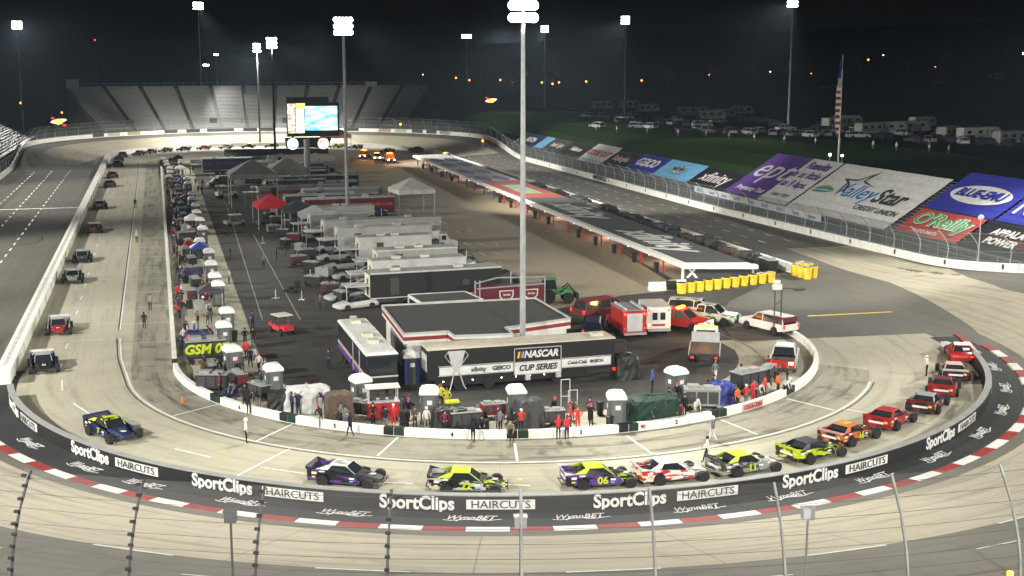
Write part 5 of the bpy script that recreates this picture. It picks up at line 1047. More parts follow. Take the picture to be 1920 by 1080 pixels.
# tents
put(TENT['potty_roof'], 'pop_up_tent', 'large white peaked tent at the right end of the red striped hauler', 'tent', 772, 404, .1, s=2.0)
put(TENT['potty_roof'], 'pop_up_tent', 'white peaked tent at the foot of the scoreboard, far right', 'tent', 630, 290, 0, s=2.4)
put(TENT['charcoal'], 'pop_up_tent', 'grey garage canopy left of the scoreboard post', 'tent', 475, 385, 0, {'charcoal': 'grey_paint'}, 2.6)
put(TENT['charcoal'], 'pop_up_tent', 'pale grey canopy behind the red canopy', 'tent', 540, 370, 0, {'charcoal': 'trailer_roof'}, 2.4)
put(TENT['red_paint'], 'pop_up_tent', 'bright red canopy over parked cars in the garage', 'tent', 510, 425, .1, {'red_paint': 'jersey_red'}, 1.6)
put(TENT['charcoal'], 'pop_up_tent', 'dark canopy with silver edge right of the red canopy', 'tent', 560, 432, 0, None, 1.5)
put(TENT['charcoal'], 'pop_up_tent', 'small grey canopy left of the white haulers', 'tent', 590, 440, 0, {'charcoal': 'silver'}, 1.4)
for o in COL.objects:
    if o.get('category') == 'canopy' and o.scale.x > 1.3: o.scale.z = o.scale.x*.5
# far garage building
fg = thing('garage_building', 'long low grey garage building at the far end of the infield', 'building', (0, 208, 0), -.1)
b = MB('grey_paint'); b.box(-13, 11, -5, 5, 0, 3.2); raw('walls', b, fg); b = MB('roof_grey'); b.loft([[(-13.5, -5.6, 3.2), (11.5, -5.6, 3.2), (11.5, 5.6, 3.2), (-13.5, 5.6, 3.2)], [(-13.5, -.3, 4.4), (11.5, -.3, 4.4), (11.5, .3, 4.4), (-13.5, .3, 4.4)]]); raw('roof', b, fg)
for i in range(5): b = MB('charcoal' if i % 2 else 'navy'); b.box(-12+i*4.8, -8.6+i*4.8, -5.03, -5, .1, 2.6); raw('garage_door', b, fg)
# scoreboard
sb = thing('scoreboard', 'tall video scoreboard on a thick grey post, screen lit blue and white', 'scoreboard', (-.7, 145, 0))
b = MB('galvanised'); b.tube([(0, 0, 0), (0, 0, 10.5)], .62, 14); raw('post', b, sb)
b = MB('charcoal'); b.box(-3.7, 6.6, .1, 1.2, 11.0, 17.6); b.box(-3.7, 4.6, .1, 1.0, 17.6, 18.7); b.tube([(-2.6, 0, 8.6), (-2.6, .4, 11)], .2); b.tube([(3.4, 0, 8.6), (3.4, .4, 11)], .2); raw('cabinet', b, sb)
def screen_mat(name, cols, sc, st):
    m = bpy.data.materials.new(name); m.use_nodes = True; nt = m.node_tree; b_ = nt.nodes['Principled BSDF']; n = nt.nodes.new('ShaderNodeTexNoise'); n.inputs['Scale'].default_value = sc; n.inputs['Detail'].default_value = 6
    tc = nt.nodes.new('ShaderNodeTexCoord'); mp = nt.nodes.new('ShaderNodeMapping'); mp.inputs['Scale'].default_value = (.4, 1, 1.3); nt.links.new(tc.outputs['Object'], mp.inputs[0]); nt.links.new(mp.outputs[0], n.inputs['Vector'])
    r_ = nt.nodes.new('ShaderNodeValToRGB'); r_.color_ramp.elements[0].color = (*cols[0], 1); r_.color_ramp.elements[1].color = (*cols[2], 1); e = r_.color_ramp.elements.new(.5); e.color = (*cols[1], 1); r_.color_ramp.elements[0].position = .35; r_.color_ramp.elements[2].position = .62
    nt.links.new(n.outputs['Fac'], r_.inputs[0]); nt.links.new(r_.outputs[0], b_.inputs['Emission Color']); b_.inputs['Emission Strength'].default_value = st; b_.inputs['Base Color'].default_value = (.01, .01, .01, 1); MT[name] = m
screen_mat('screen_picture', ((.05, .45, .6), (.3, .75, .9), (.95, 1, 1)), .9, 3.); screen_mat('screen_list', ((.25, .5, .9), (.7, .85, 1), (.9, .95, 1)), 3., 3.); screen_mat('screen_top', ((.1, .8, .1), (.7, .9, .1), (.9, .9, .3)), 2., 2.2); screen_mat('screen_red', ((.9, .1, .05), (1, .4, .3), (1, .9, .9)), 2., 3.)
for n, m, x0, x1, z0, z1 in (('screen', 'screen_picture', -.1, 6.2, 12.2, 16.9), ('screen', 'screen_list', -1.9, -.3, 11.7, 16.4), ('screen', 'screen_top', -1.9, -.1, 16.5, 17.5), ('screen', 'screen_red', -3.5, -2.1, 11.7, 17.4)):
    b = MB(m); b.box(x0, x1, .04, .1, z0, z1); raw(n, b, sb)
for n, cx_, m in (('lower_sign', -2.7, 'screen_list'), ('lower_sign', 3.3, 'screen_red')): b = MB(m); b.lathe([(0, -.1), (1.1, -.1), (1.15, .2)], 16, (cx_, 0, 9.6), 'y'); raw(n, b, sb)
b = MB('navy'); b.loft([[(-4, -.05, 8.8), (4.4, -.05, 8.8), (4.4, .5, 8.8), (-4, .5, 8.8)], [(-4.2, -.05, 10.8), (4.9, -.05, 10.8), (4.9, .5, 10.8), (-4.2, .5, 10.8)]]); raw('sign_panel', b, sb)

# ------------------------------------------------------------------ long canopy on the right with X sign
zc = 2.3; CL = [at(1285, 497, zc), at(1285, 497, zc)]
n0, n1, f0, f1 = at(1272, 492, zc), at(1417, 494, zc), at(775, 291, zc), at(836, 289, zc)
n0 = at(1285, 497, zc); n1 = at(1417, 497, zc)
cp = thing('garage_canopy', 'long flat canopy with black and white roof, red posts and an X on its end', 'canopy building', (n0.x, n0.y, 0))
Lp = lambda t, u: (n0.lerp(f0, t)).lerp(n1.lerp(f1, t), u)
def slab(m, t0, t1, u0, u1, z0, z1):
    a = [Lp(t0, u0), Lp(t0, u1), Lp(t1, u1), Lp(t1, u0)]; mb = MB(m); mb.prism([(p.x, p.y) for p in a], z0, z1); return mb
wp('roof_deck', slab('potty_roof', 0, 1, 0, 1, zc-.28, zc-.02), cp)
wp('black_roof', slab('roof_grey', .012, .42, .1, 1, zc-.02, zc+.02), cp)
mat('roof_red', (.42, .07, .05), .7, var=.3, sc=.4); wp('red_roof', slab('roof_red', .42, .6, .06, 1, zc-.02, zc+.022), cp)
wp('pale_roof', slab('trailer_white', .6, 1, .04, 1, zc-.02, zc+.024), cp)
wp('green_patch', slab('pale_green', .46, .55, .3, .75, zc+.022, zc+.04), cp)
for t in (.63, .72, .82, .9):
    for u in (.28, .72):
        c = Lp(t, u); mb = MB('banner_blue'); mb.lathe([(1, zc+.03), (1, zc+.045)], 20, (0, 0, 0)); mb.v = [(v[0]*1.5+c.x, v[1]*5+c.y, v[2]) for v in mb.v]; wp('painted_oval', mb, cp)
for t0, t1 in ((.05, .19), (.24, .385)):
    c = Lp((t0+t1)/2, .55); d = (f0-n0).normalized(); text_on(cp, 'xfinity', 7.2, (c.x, c.y, zc+.03), (-d.x, -d.y, 0), (1, 0, 0), 'banner_white', shear=.35, bold=.02, sx=1.15, off=.015)
wp('fascia', slab('white_paint', -.002, 0.004, -.02, 1.02, zc-.42, zc+.06), cp)
mb = MB('white_paint'); a, b = Lp(0, 0), Lp(1, 0); mb.prism([(a.x-.12, a.y), (a.x, a.y), (b.x, b.y), (b.x-.12, b.y)], zc-.5, zc+.03); wp('eave', mb, cp)
e0_, e1_ = Lp(.004, .0), Lp(.004, 1.); mb = MB('charcoal'); mb.prism([(e0_.x, e0_.y), (e1_.x, e1_.y), (e1_.x, e1_.y+.15), (e0_.x, e0_.y+.15)], .05, zc-.35); wp('end_wall', mb, cp)
mb = MB('white_paint')
for p in (e0_, e1_): mb.box(p.x-.12, p.x+.12, p.y-.12, p.y+.2, 0, zc-.1)
wp('corner_post', mb, cp)
c = e0_.lerp(e1_, .12); text_on(cp, 'X', 1.75, (c.x+.1, c.y-.02, 1.25), (e1_-e0_), (0, 0, 1), 'white_paint', bold=.03, off=.05)
mb = MB('khaki'); a, b = Lp(.02, .97), Lp(1, .97); mb.prism([(a.x, a.y), (a.x+.15, a.y), (b.x+.15, b.y), (b.x, b.y)], 0, zc-.3); wp('back_wall', mb, cp)
for i in range(22):
    t = .045+i*.0445; p = Lp(t, .05); mb = MB('red_paint' if i < 11 else 'blue_paint'); mb.tube([(p.x, p.y, 0), (p.x, p.y, zc-.28)], .13, 8); wp('post', mb, cp)
    q_ = Lp(t+.022, .03)
    mb = MB('bulb'); mb.lathe([(0, zc-.62), (.1, zc-.58), (.1, zc-.5), (0, zc-.48)], 8, (q_.x-.15, q_.y, 0)); wp('lamp', mb, cp)
    if i % 3 == 1:
        l = bpy.data.lights.new('lamp_light', 'POINT'); l.energy = 330; l.color = (1, .66, .45); l.shadow_soft_size = .5; o = bpy.data.objects.new('lamp_light', l); COL.objects.link(o); c2 = Lp(t, .5); o.parent = cp; o.matrix_parent_inverse = cp.matrix_basis.inverted(); o.location = (c2.x, c2.y, zc-.6)
for i in range(15):
    t = .048+i*.0445*(1 if i < 11 else 1.4); 
    if i == 5: continue
    p = Lp(min(t, .97), .03); o = raw('rubbish_bin', BINM); o.location = (p.x-.35, p.y+.5, .04); o.scale = (1.15,)*3; tag(o, 'black bin by the canopy post, %s from the X sign end' % ORD(i+1), 'bin', 'bins along the canopy')
random.seed(9)
for i in range(12):
    p = Lp(.12+i*.07, random.uniform(.2, .6)); person(p.x, p.y, random.uniform(0, 6), random.choice((0, 2, 4)), ('black', 'white', 'maroon', 'navy')[i % 4], 'black', 'cap', 'black', 'person in %s under the long canopy, %s from its X sign end' % (('black', 'white', 'maroon', 'navy')[i % 4], ORD(i+1)), 'people under the canopy', z=.04)
# yellow barrels and blocks
def barrel_mesh(m='yellow_plastic'):
    mb = MB(m); mb.lathe([(.42, 0), (.44, .3), (.47, .32), (.47, .42), (.45, .44), (.48, .9), (.5, .95), (.5, 1.1)], 14); mb.m('black_paint').lathe([(.46, 1.1), (.44, 1.14), (0, 1.12)], 14); return mb.mesh('barrel', False)
BR = barrel_mesh()
for i in range(11):
    g = at(1275+i*15.6, 549-i*2.45); o = raw('yellow_barrel', BR); o.location = (g.x, min(g.y, 22+(g.x-26.9)*.3), .03); o.scale = (1.15, 1.15, 1.1); tag(o, 'yellow impact barrel, %s from the left in the row under the X sign' % ORD(i+1), 'barrel', 'yellow barrels under the X sign')
for i, (px, py) in enumerate(((1492, 517), (1502, 520), (1513, 523), (1524, 521), (1500, 512), (1515, 514))):
    g = at(px, py); o = raw('yellow_barrel', BR); o.location = (g.x, g.y, .03); o.scale = (1.15, 1.15, 1.25); tag(o, 'yellow impact barrel, number %s in the cluster at the wall end' % ('one two three four five six'.split()[i]), 'barrel', 'yellow barrels at the wall end')
def jersey(m): return MB(m).side([(-.4, 0), (-.4, .3), (-.15, .5), (-.12, 1.), (.12, 1.), (.15, .5), (.4, .3), (.4, 0)], -1, 1).mesh('barrier')
JM = {m: jersey(m) for m in ('white_paint', 'black_paint')}
for i, (px, m) in enumerate(((1232, 'white_paint'), (1252, 'black_paint'), (1270, 'white_paint'))):
    g = at(px, 545-i*2); o = raw('plastic_barrier', JM[m]); o.location = (g.x, g.y, .03); o.rotation_euler = (0, 0, pi/2-.1); tag(o, '%s barrier block left of the yellow barrels, %s' % (m.split('_')[0], ('leftmost', 'between the white ones', 'touching the barrels')[i]), 'barrier')
# tyre and gear line behind the canopy roof
random.seed(4)
gear = [TS[3], TS[2], tarp_mesh(1.7, 1.5, 1.5, 'tarp_black', 31), tarp_mesh(2.2, 1.4, 1.3, 'brown', 32), tarp_mesh(1.8, 1.6, 1.7, 'charcoal', 33)]
for i in range(64):
    y = 34+i*1.62; k = (i*7+i//5) % 5; o = raw('tyre_stack' if k < 2 else 'covered_gear', gear[k]); o.location = (42.9+random.uniform(-.3, .3), y, .02); o.rotation_euler = (0, 0, random.uniform(0, 3)); o.scale = (1.15, 1.15, 1.15)
    tag(o, '%s behind the canopy roof, %s from the near end' % ('stack of black tyres' if k < 2 else 'dark covered gear', ORD(i+1)), 'tyres' if k < 2 else 'covered gear', 'tyres and gear along the back wall')
r = inst(CARTS['tarp_black'], 'tool_cart', 'black crate with yellow sign at the near end of the tyre line', 'crate', (42.7, 31.8, .02), 1.5, None, None, 1.3); b = MB('yellow_plastic'); b.box(-1.0, .2, -.56, -.53, .5, 1.1); raw('yellow_sign', b, r)
# ------------------------------------------------------------------ vehicles on the right of the infield
def vh(kit, name, lab, cat, px, py, rz, rec=None, s=1., grp='service vehicles on the right'):
    g = at(px, py); return inst(kit, name, lab, cat, (g.x, g.y, .04), rz, grp, rec, s)
PU, PUB, SUV = pickup_kit(), pickup_kit(bar='amber_light'), pickup_kit(suv=True)
H = lambda px, py, d=0: (lambda g: atan2(g.y-CAMP.y, g.x-CAMP.x)+d)(at(px, py))
r = vh(PU, 'pickup_truck', 'silver pickup with red tailgate seen from behind near the pit wall end', 'pickup truck', 1470, 688, H(1470, 688, -.05), {'white_paint': 'silver'}, 1.12)
for o in r.children:
    if o.name.startswith('tailgate'): o.material_slots[0].link = 'OBJECT'; o.material_slots[0].material = MT['red_paint']
b = MB('head_light'); b.box(-2.86, -2.8, -.8, -.5, .85, 1.0); raw('reverse_lamp', b, r); b = MB('red_light'); b.box(-2.86, -2.82, .4, .8, .6, .8); raw('brake_lamp', b, r)
r = vh(SUV, 'rescue_truck', 'white rescue truck with gear piled at its back beside the curved wall end', 'truck', 1440, 622, radians(108), None, 1.08)
b = MB('maroon'); b.box(-2.7, -1.6, -.8, .8, 1.3, 1.75); raw('cargo', b, r)
g = at(1457, 640); m_ = thing('light_mast', 'tall portable mast with a camera box and side arm beside the white rescue truck', 'mast', (g.x+1, g.y+2, .04)); b = MB('charcoal'); b.tube([(-.35, 0, 0), (-.35, 0, 4.6)], .07); b.tube([(.35, 0, 0), (.35, 0, 4.8)], .07); b.tube([(-.35, 0, 3), (.35, 0, 3.4)], .04); b.tube([(.35, 0, 4.6), (2.2, -.2, 4.4)], .05); raw('mast', b, m_)
b = MB('white_paint'); b.box(-.55, .25, -.25, .25, 4.5, 5.0); b.box(-.5, .1, -.2, .2, 5.1, 5.4); raw('camera_box', b, m_); b = MB('charcoal'); b.box(1.7, 2.6, -.3, .3, 4.3, 4.5); raw('arm_head', b, m_)
g = at(1470, 655)
def flatbed_kit(col='white_paint', bar='amber_light'):
    k = []; b = MB(col); b.loft([[(.4, -1., .6), (.4, 1., .6), (.4, .95, 2.2), (.4, -.95, 2.2)], [(1.6, -1., .6), (1.6, 1., .6), (1.6, .9, 2.15), (1.6, -.9, 2.15)], [(2.3, -1., .6), (2.3, 1., .6), (2.3, .9, 1.35), (2.3, -.9, 1.35)], [(3.5, -.95, .6), (3.5, .95, .6), (3.5, .8, 1.15), (3.5, -.8, 1.15)]]); k.append(('cab', b.mesh()))
    g = MB('glass'); g.box(.36, .4, -.75, .75, 1.4, 2.0); g.box(.55, 1.5, -1.01, -.97, 1.4, 2.0); g.box(.55, 1.5, .97, 1.01, 1.4, 2.0); g.loft([[(1.66, -.8, 2.0), (1.66, .8, 2.0), (1.7, .8, 2.02), (1.7, -.8, 2.02)], [(2.2, -.82, 1.4), (2.2, .82, 1.4), (2.24, .82, 1.42), (2.24, -.82, 1.42)]]); k.append(('window', g.mesh()))
    f = MB('charcoal'); f.box(-3.9, .2, -1.15, 1.15, .95, 1.1); f.box(-3.5, 3., -.4, .4, .55, .95); f.m('silver').box(-3.9, .2, -1.2, -1.13, .92, 1.16); f.box(-3.9, .2, 1.13, 1.2, .92, 1.16); f.box(.1, .2, -1.1, 1.1, 1.1, 1.9); k.append(('flatbed', f.mesh()))
    l = MB(bar); l.box(.7, .95, -.6, .6, 2.22, 2.38); k.append(('light_bar', l.mesh()))
    for s in (-1, 1):
        l = MB('head_light'); l.box(3.48, 3.54, s*.7-.15, s*.7+.15, .8, .98); k.append(('headlight', l.mesh())); k += [wheel(2.6, s*.9, .42, .28), wheel(-2.2, s*.9, .42, .45)]
        l = MB('tail_red'); l.box(-3.95, -3.9, s*.9-.12, s*.9+.12, .7, .85); k.append(('tail_light', l.mesh()))
    return k
FB = flatbed_kit()
r = vh(FB, 'flatbed_truck', 'white-cabbed flatbed truck with amber light, empty dark bed toward the camera', 'flatbed truck', 1322, 668, H(1322, 668, -.02), None, 1.12); 
livery('lv_wg', 'white_paint', 'green_paint', 1.3, .55); vh(PU, 'pickup_truck', 'white and green pickup right of the red truck, nose toward the wall', 'pickup truck', 1328, 606, -.75, {'white_paint': 'lv_wg'}, 1.1)
vh(SUV, 'service_truck', 'dark green and white service truck parked beside the green pickup', 'truck', 1303, 594, -.5, {'white_paint': 'lv_wg'}, 1.05)
vh(PUB, 'pickup_truck', 'red pickup with bright amber roof light and lit headlights beside the ambulance', 'pickup truck', 1272, 617, -.85, {'white_paint': 'red_paint'}, 1.15)
def boxtruck_kit(col, boxc, fire=False):
    k = []; b = MB(boxc); b.loft([[(-3, -1.15, .7), (-3, 1.15, .7), (-3, 1.15, 2.75), (-3, -1.15, 2.75)], [(1., -1.15, .7), (1., 1.15, .7), (1., 1.15, 2.75), (1., -1.15, 2.75)]]); k.append(('box', b.mesh()))
    r = MB('trailer_white' if not fire else 'grey_paint'); r.box(-3.03, 1.03, -1.18, 1.18, 2.75, 2.82); k.append(('roof', r.mesh()))
    c = MB(col); c.loft([[(1., -1.05, .6), (1., 1.05, .6), (1., 1., 2.3), (1., -1., 2.3)], [(2.1, -1.05, .6), (2.1, 1.05, .6), (2.1, .95, 2.2), (2.1, -.95, 2.2)], [(2.7, -1., .6), (2.7, 1., .6), (2.7, .9, 1.4), (2.7, -.9, 1.4)], [(3.6, -.95, .6), (3.6, .95, .6), (3.6, .8, 1.2), (3.6, -.8, 1.2)]]); k.append(('cab', c.mesh()))
    g = MB('glass')
    if not fire: g.box(-3.06, -3.02, -.62, -.14, 1.55, 2.25); g.box(-3.06, -3.02, .14, .62, 1.55, 2.25)
    g.box(1.2, 2., -1.07, -1.03, 1.5, 2.1); g.box(1.2, 2., 1.03, 1.07, 1.5, 2.1); k.append(('window', g.mesh()))
    t = MB('red_paint' if not fire else 'silver')
    if not fire: t.box(-3., 1., -1.17, -1.15, 1.0, 1.2); t.box(-3., 1., 1.15, 1.17, 1.0, 1.2); t.box(-3.04, -3.0, -.6, .6, .95, 1.15)
    else: t.box(-3.05, -3.0, -.75, .75, .8, 2.5); t.box(-3., 1., -1.19, -1.15, 1.5, 2.3); t.box(-2.8, .8, -.9, -.7, 2.82, 3.0); t.box(-2.8, .8, .7, .9, 2.82, 3.0)
    k.append(('stripe' if not fire else 'equipment_doors', t.mesh())); b = MB('steel'); b.box(-3.35, -3., -1.1, 1.1, .5, .7); k.append(('step_bumper', b.mesh()))
    for s in (-1, 1):
        l = MB('red_light'); l.box(-3.07, -3., s*.95-.1, s*.95+.1, 2.35, 2.55); k.append(('warning_light', l.mesh())); l = MB('amber_light' if not fire else 'tail_red'); l.box(-3.07, -3., s*.95-.08, s*.95+.08, 1.0, 1.14); k.append(('tail_light', l.mesh()))
        k += [wheel(2.6, s*.9, .42, .28), wheel(-1.8, s*.9, .42, .42)]
    return k
vh(boxtruck_kit('white_paint', 'white_paint'), 'ambulance', 'white boxy ambulance with red stripes and two rear door windows', 'ambulance', 1222, 618, H(1222, 618, .22), None, 1.0)
vh(boxtruck_kit('red_paint', 'red_paint', True), 'fire_truck', 'red fire truck with silver rear shutter, left of the ambulance', 'fire truck', 1172, 625, H(1172, 625, .3), None, 1.0)
vh(SUV, 'rescue_van', 'dark red van behind the fire truck', 'van', 1135, 598, .3, {'white_paint': 'dark_red'}, 1.25)
vh(SUV, 'parked_car', 'navy blue car half hidden left of the fire truck', 'car', 1112, 630, 1.2, {'white_paint': 'navy'}, 1.0)
# green tractor
g = at(1038, 568); tr = thing('tractor', 'green farm tractor with yellow wheel rims right of the maroon display trailer', 'tractor', (g.x, g.y, .03), -.12)
b = MB('green_paint'); b.loft([[(.2, -.4, .9), (.2, .4, .9), (.2, .35, 1.65), (.2, -.35, 1.65)], [(2., -.35, .9), (2., .35, .9), (2., .25, 1.5), (2., -.25, 1.5)]]); b.box(-1.7, .2, -.95, -.5, 1.3, 1.6); b.box(-1.7, .2, .5, .95, 1.3, 1.6); raw('body', b, tr)
b = MB('glass'); b.loft([[(-1.3, -.6, 1.2), (-1.3, .6, 1.2), (.3, .55, 1.2), (.3, -.55, 1.2)], [(-1.2, -.55, 2.6), (-1.2, .55, 2.6), (.1, .5, 2.6), (.1, -.5, 2.6)]]); raw('cab', b, tr); b = MB('green_paint'); b.box(-1.35, .25, -.7, .7, 2.6, 2.75); raw('roof', b, tr)
for x, y, rr, w_ in ((-.8, -.85, .85, .45), (-.8, .85, .85, .45), (1.5, -.75, .6, .35), (1.5, .75, .6, .35)): w0 = wheel(x, y, rr, w_, 'yellow_plastic'); o = raw('wheel', w0[1], tr); raw('rim', w0[2][0][1], o)
b = MB('dark_green'); b.tube([(.6, -.5, 1.2), (1.6, -.5, 2.), (2.4, -.5, 1.0)], .09); b.tube([(.6, .5, 1.2), (1.6, .5, 2.), (2.4, .5, 1.0)], .09); b.box(2.3, 2.6, -.9, .9, .5, 1.1); raw('front_loader', b, tr)
# red utility cart
def utv_kit(c):
    k = []; b = MB(c); b.loft([[(-1.3, -.6, .4), (-1.3, .6, .4), (-1.3, .6, .85), (-1.3, -.6, .85)], [(.4, -.6, .35), (.4, .6, .35), (.4, .6, .7), (.4, -.6, .7)], [(1.3, -.5, .4), (1.3, .5, .4), (1.3, .45, .8), (1.3, -.45, .8)]]); k.append(('body', b.mesh()))
    r = MB('cream'); r.box(-.7, .8, -.65, .65, 1.55, 1.63); k.append(('roof', r.mesh())); f = MB('dark_steel')
    for x in (-.6, .7):
        for y in (-.58, .58): f.tube([(x, y, .6), (x, y, 1.56)], .05)
    k.append(('roll_frame', f.mesh())); s = MB('charcoal'); s.box(-.5, 0, -.5, .5, .7, .9); s.box(-.6, -.45, -.5, .5, .85, 1.3); k.append(('seat', s.mesh()))
    k += [wheel(.95, .6, .3, .22), wheel(.95, -.6, .3, .22), wheel(-.9, .6, .3, .22), wheel(-.9, -.6, .3, .22)]; return k
put(utv_kit('jersey_red'), 'utility_cart', 'small red utility cart with cream roof on the open infield asphalt', 'utility cart', 529, 625, -1.2, s=1.15)
put(utv_kit('cream'), 'utility_cart', 'cream utility cart near the grey garage canopy', 'utility cart', 425, 372, .3, s=1.5)
put(utv_kit('grey_paint'), 'utility_cart', 'grey covered utility cart right of the first painted line', 'utility cart', 440, 425, .3, s=1.2)
put(boxtruck_kit('cream', 'trailer_white'), 'box_truck', 'pale box truck in the far garage left of the canopies', 'box truck', 415, 350, pi+.3, s=.8)
put(FB, 'wrecker_truck', 'orange-lit wrecker with bright headlights at the far end of the access road', 'wrecker', 684, 297, -1.9, {'white_paint': 'orange'}, 1.0)
put(FB, 'wrecker_truck', 'orange wrecker glowing with amber light right of the access road end', 'wrecker', 730, 305, -1.6, {'white_paint': 'orange'}, 1.1)
put(PUB, 'pickup_truck', 'white safety truck between the two orange wreckers', 'pickup truck', 707, 300, -1.7, None, 1.)
put(PUB, 'pickup_truck', 'white truck with pink lights on the back straight before the tower crates', 'pickup truck', 836, 300, 2.2, None, 1.)
put(STK, 'race_car', 'dark car alone on the far right of the access road', 'race car', 780, 284, 3., {'red_paint': 'charcoal'})
r = put(PUB, 'safety_truck', 'white and purple safety truck with bright headlights on the far turn', 'pickup truck', 285, 262, -2.9, {'amber_light': 'head_light'}, 1.15); r.location.z = 1.2
for px, py in ((683, 290), (731, 292)):
    g = at(px, py+12, 0); l = bpy.data.lights.new('lamp_light', 'POINT'); l.energy = 900; l.color = (1, .4, .06); l.shadow_soft_size = .3; o = bpy.data.objects.new('lamp_light', l); COL.objects.link(o); par = [q for q in COL.objects if q.get('category') == 'wrecker'][0 if px == 683 else 1]; o.parent = par; o.location = (.8, 0, 3.)
for n, px, py, e, c in (('a', 1322, 655, 260, (1, .45, .08)), ('b', 1272, 610, 420, (1, .45, .12))):
    par = [q for q in COL.objects if q.get('label', '').startswith('white-cabbed' if n == 'a' else 'red pickup with')][0]; l = bpy.data.lights.new('lamp_light', 'POINT'); l.energy = e; l.color = c; l.shadow_soft_size = .3; o = bpy.data.objects.new('lamp_light', l); COL.objects.link(o); o.parent = par; o.location = (.5, 0, 3.)
# low tyre-marked orange cones
cm = MB('orange'); cm.lathe([(.22, 0), (.22, .03), (.14, .04), (.03, .5), (0, .52)], 10); CM = cm.mesh('cone')
for px, py, l in ((343, 755, 'orange cone in the pit box beside the lower left wall'), (1412, 692, 'orange cone left of the silver pickup')): putm(CM, 'traffic_cone', l, 'cone', px, py)

# ------------------------------------------------------------------ grandstand and advertising banners on the right
gs = thing('grandstand', 'empty aluminium grandstand along the back straight covered in banners', 'grandstand', (72, 120, 0))
def SP(Y, w): return Vector((67+w*10.4, Y, 2.9+w*6.5))           # point on the sloping seats; w=0 front, 1 top
mb = MB('charcoal'); y0, y1 = -8, 196
def stair(mb, ya, yb, w0, w1, n):
    for i in range(n):
        a = w0+(w1-w0)*i/n; b = w0+(w1-w0)*(i+1)/n; A_, B_ = SP(0, a), SP(0, b); mb.box(A_.x, B_.x-.02, ya, yb, A_.z-.75, A_.z-.35)
stair(mb, y0, 96, 0, 1.02, 20); stair(mb, 96, y1, 0, .45, 9); stair(mb, 196, 238, 0, .4, 8); wp('seat_rows', mb, gs)
mb = MB('seat_metal')
for i in range(20):
    for (ya, yb, wl) in ((y0, 96, 1.02), (96, 238, .45)):
        w = i/19; 
        if w > wl: continue
        A_ = SP(0, w); mb.box(A_.x, A_.x+.28, ya, yb, A_.z-.3, A_.z-.25)
wp('benches', mb, gs)
mb = MB('galvanised')
for i in range(62):
    y = y0+i*4; mb.tube([(66.6, y, 1.0), (66.6, y, 2.9)], .03, 4)
mb.tube([(66.6, y0, 2.9), (66.6, 238, 2.9)], .03, 4); mb.tube([(66.6, y0, 2.0), (66.6, 238, 2.0)], .03, 4); wp('front_rail', mb, gs)
mb = MB('charcoal'); mb.box(66.7, 67, y0, 238, -.5, 2.2); wp('base_wall', mb, gs)
def pxw(px, py):                                              # pixel -> (Y, w) on the seat plane
    v = ray(px, py); k = .625; t = (2.9-k*67-(CAMP.z-k*CAMP.x))/(v.z-k*v.x); p = CAMP+t*v; return p.y, (p.x-67)/10.4
def banner(m, ya, yb, w0, w1, label, texts=(), extra=None):
    """fabric sheet stretched over the seats, sagging slightly between rows; ya is the near (right) edge"""
    c = SP((ya+yb)/2, (w0+w1)/2); r = thing('banner', label, 'banner', (c.x, c.y, c.z), 0, 'advertising banners on the back straight stand'); mb = MB(m); vs = []; nu, nw = 12, 14
    nrm = Vector((-.53, 0, .848))
    for j in range(nw+1):
        for i in range(nu+1):
            p = SP(ya+(yb-ya)*i/nu, w0+(w1-w0)*j/nw)+nrm*(.14+.035*(j % 2)+.02*sin(i*1.7+j)); vs.append(p)
    mb.add(vs, [(j*(nu+1)+i, j*(nu+1)+i+1, (j+1)*(nu+1)+i+1, (j+1)*(nu+1)+i) for j in range(nw) for i in range(nu)]); wp('sheet', mb, r)
    R_ = Vector((0, -1, 0)); U_ = Vector((.848, 0, .53))
    for t in texts:
        s, size, fy, fw, m_ = t[:5]; k = t[5] if len(t) > 5 else {}
        text_on(r, s, size, SP(yb+(ya-yb)*fy, w0+(w1-w0)*fw)+nrm*.2, R_, U_, m_, k.get('shear', 0), k.get('bold', .01), k.get('sx', 1), .05)
    return r, R_, U_, nrm
def shp(r, pts, Y0, w_, m, nrm, off=.26, name='emblem'):
    """flat shape; pts (right, up) metres about (Y0, w)"""
    o0 = SP(Y0, w_)+nrm*off; vs = [o0+Vector((0, -1, 0))*a+Vector((.848, 0, .53))*b for a, b in pts]; mb = MB(m); mb.add(vs, [tuple(range(len(vs)))]); wp(name, mb, r)
yv = lambda px, py: pxw(px, py)
a = yv(1792, 339)[0]; b = yv(1472, 387)[0]
VS = banner('banner_white', 44.9, 73.6, -.02, 1.0, 'largest white banner with dark star outline and ValleyStar name', (('Valley', 4.6, .42, .50, 'mid_blue', dict(shear=.15, bold=.01)), ('Star', 4.6, .75, .50, 'charcoal', dict(shear=.15, bold=.03)), ('CREDIT UNION', 1.6, .76, .25, 'charcoal', {})))
shp(VS[0], [(-5.6, .2), (-6.8, 2.3), (-9.5, 3.4), (-5.8, 3.7), (-2.6, 6.4), (-3.6, 3.6), (.8, 2.4), (-3.2, 3.1), (-4.1, 3.5), (-3.7, 5.0), (-5.6, 3.35), (-7.8, 3.15), (-6.1, 2.2), (-5.0, .2)], 59, .42, 'charcoal', VS[3])
shp(VS[0], [(-3.4, 0), (-2.2, .8), (-.6, 1.2), (1.2, .9), (2.6, .3), (1.2, .1), (0, .2), (-2, -.1)], 69.5, .42, 'letter_green', VS[3]); shp(VS[0], [(-3.6, -.5), (-1.6, -.2), (.4, -.1), (2.8, .2), (1.0, -.5), (-.4, -.6), (-2, -.8)], 69.5, .42, 'mid_blue', VS[3])
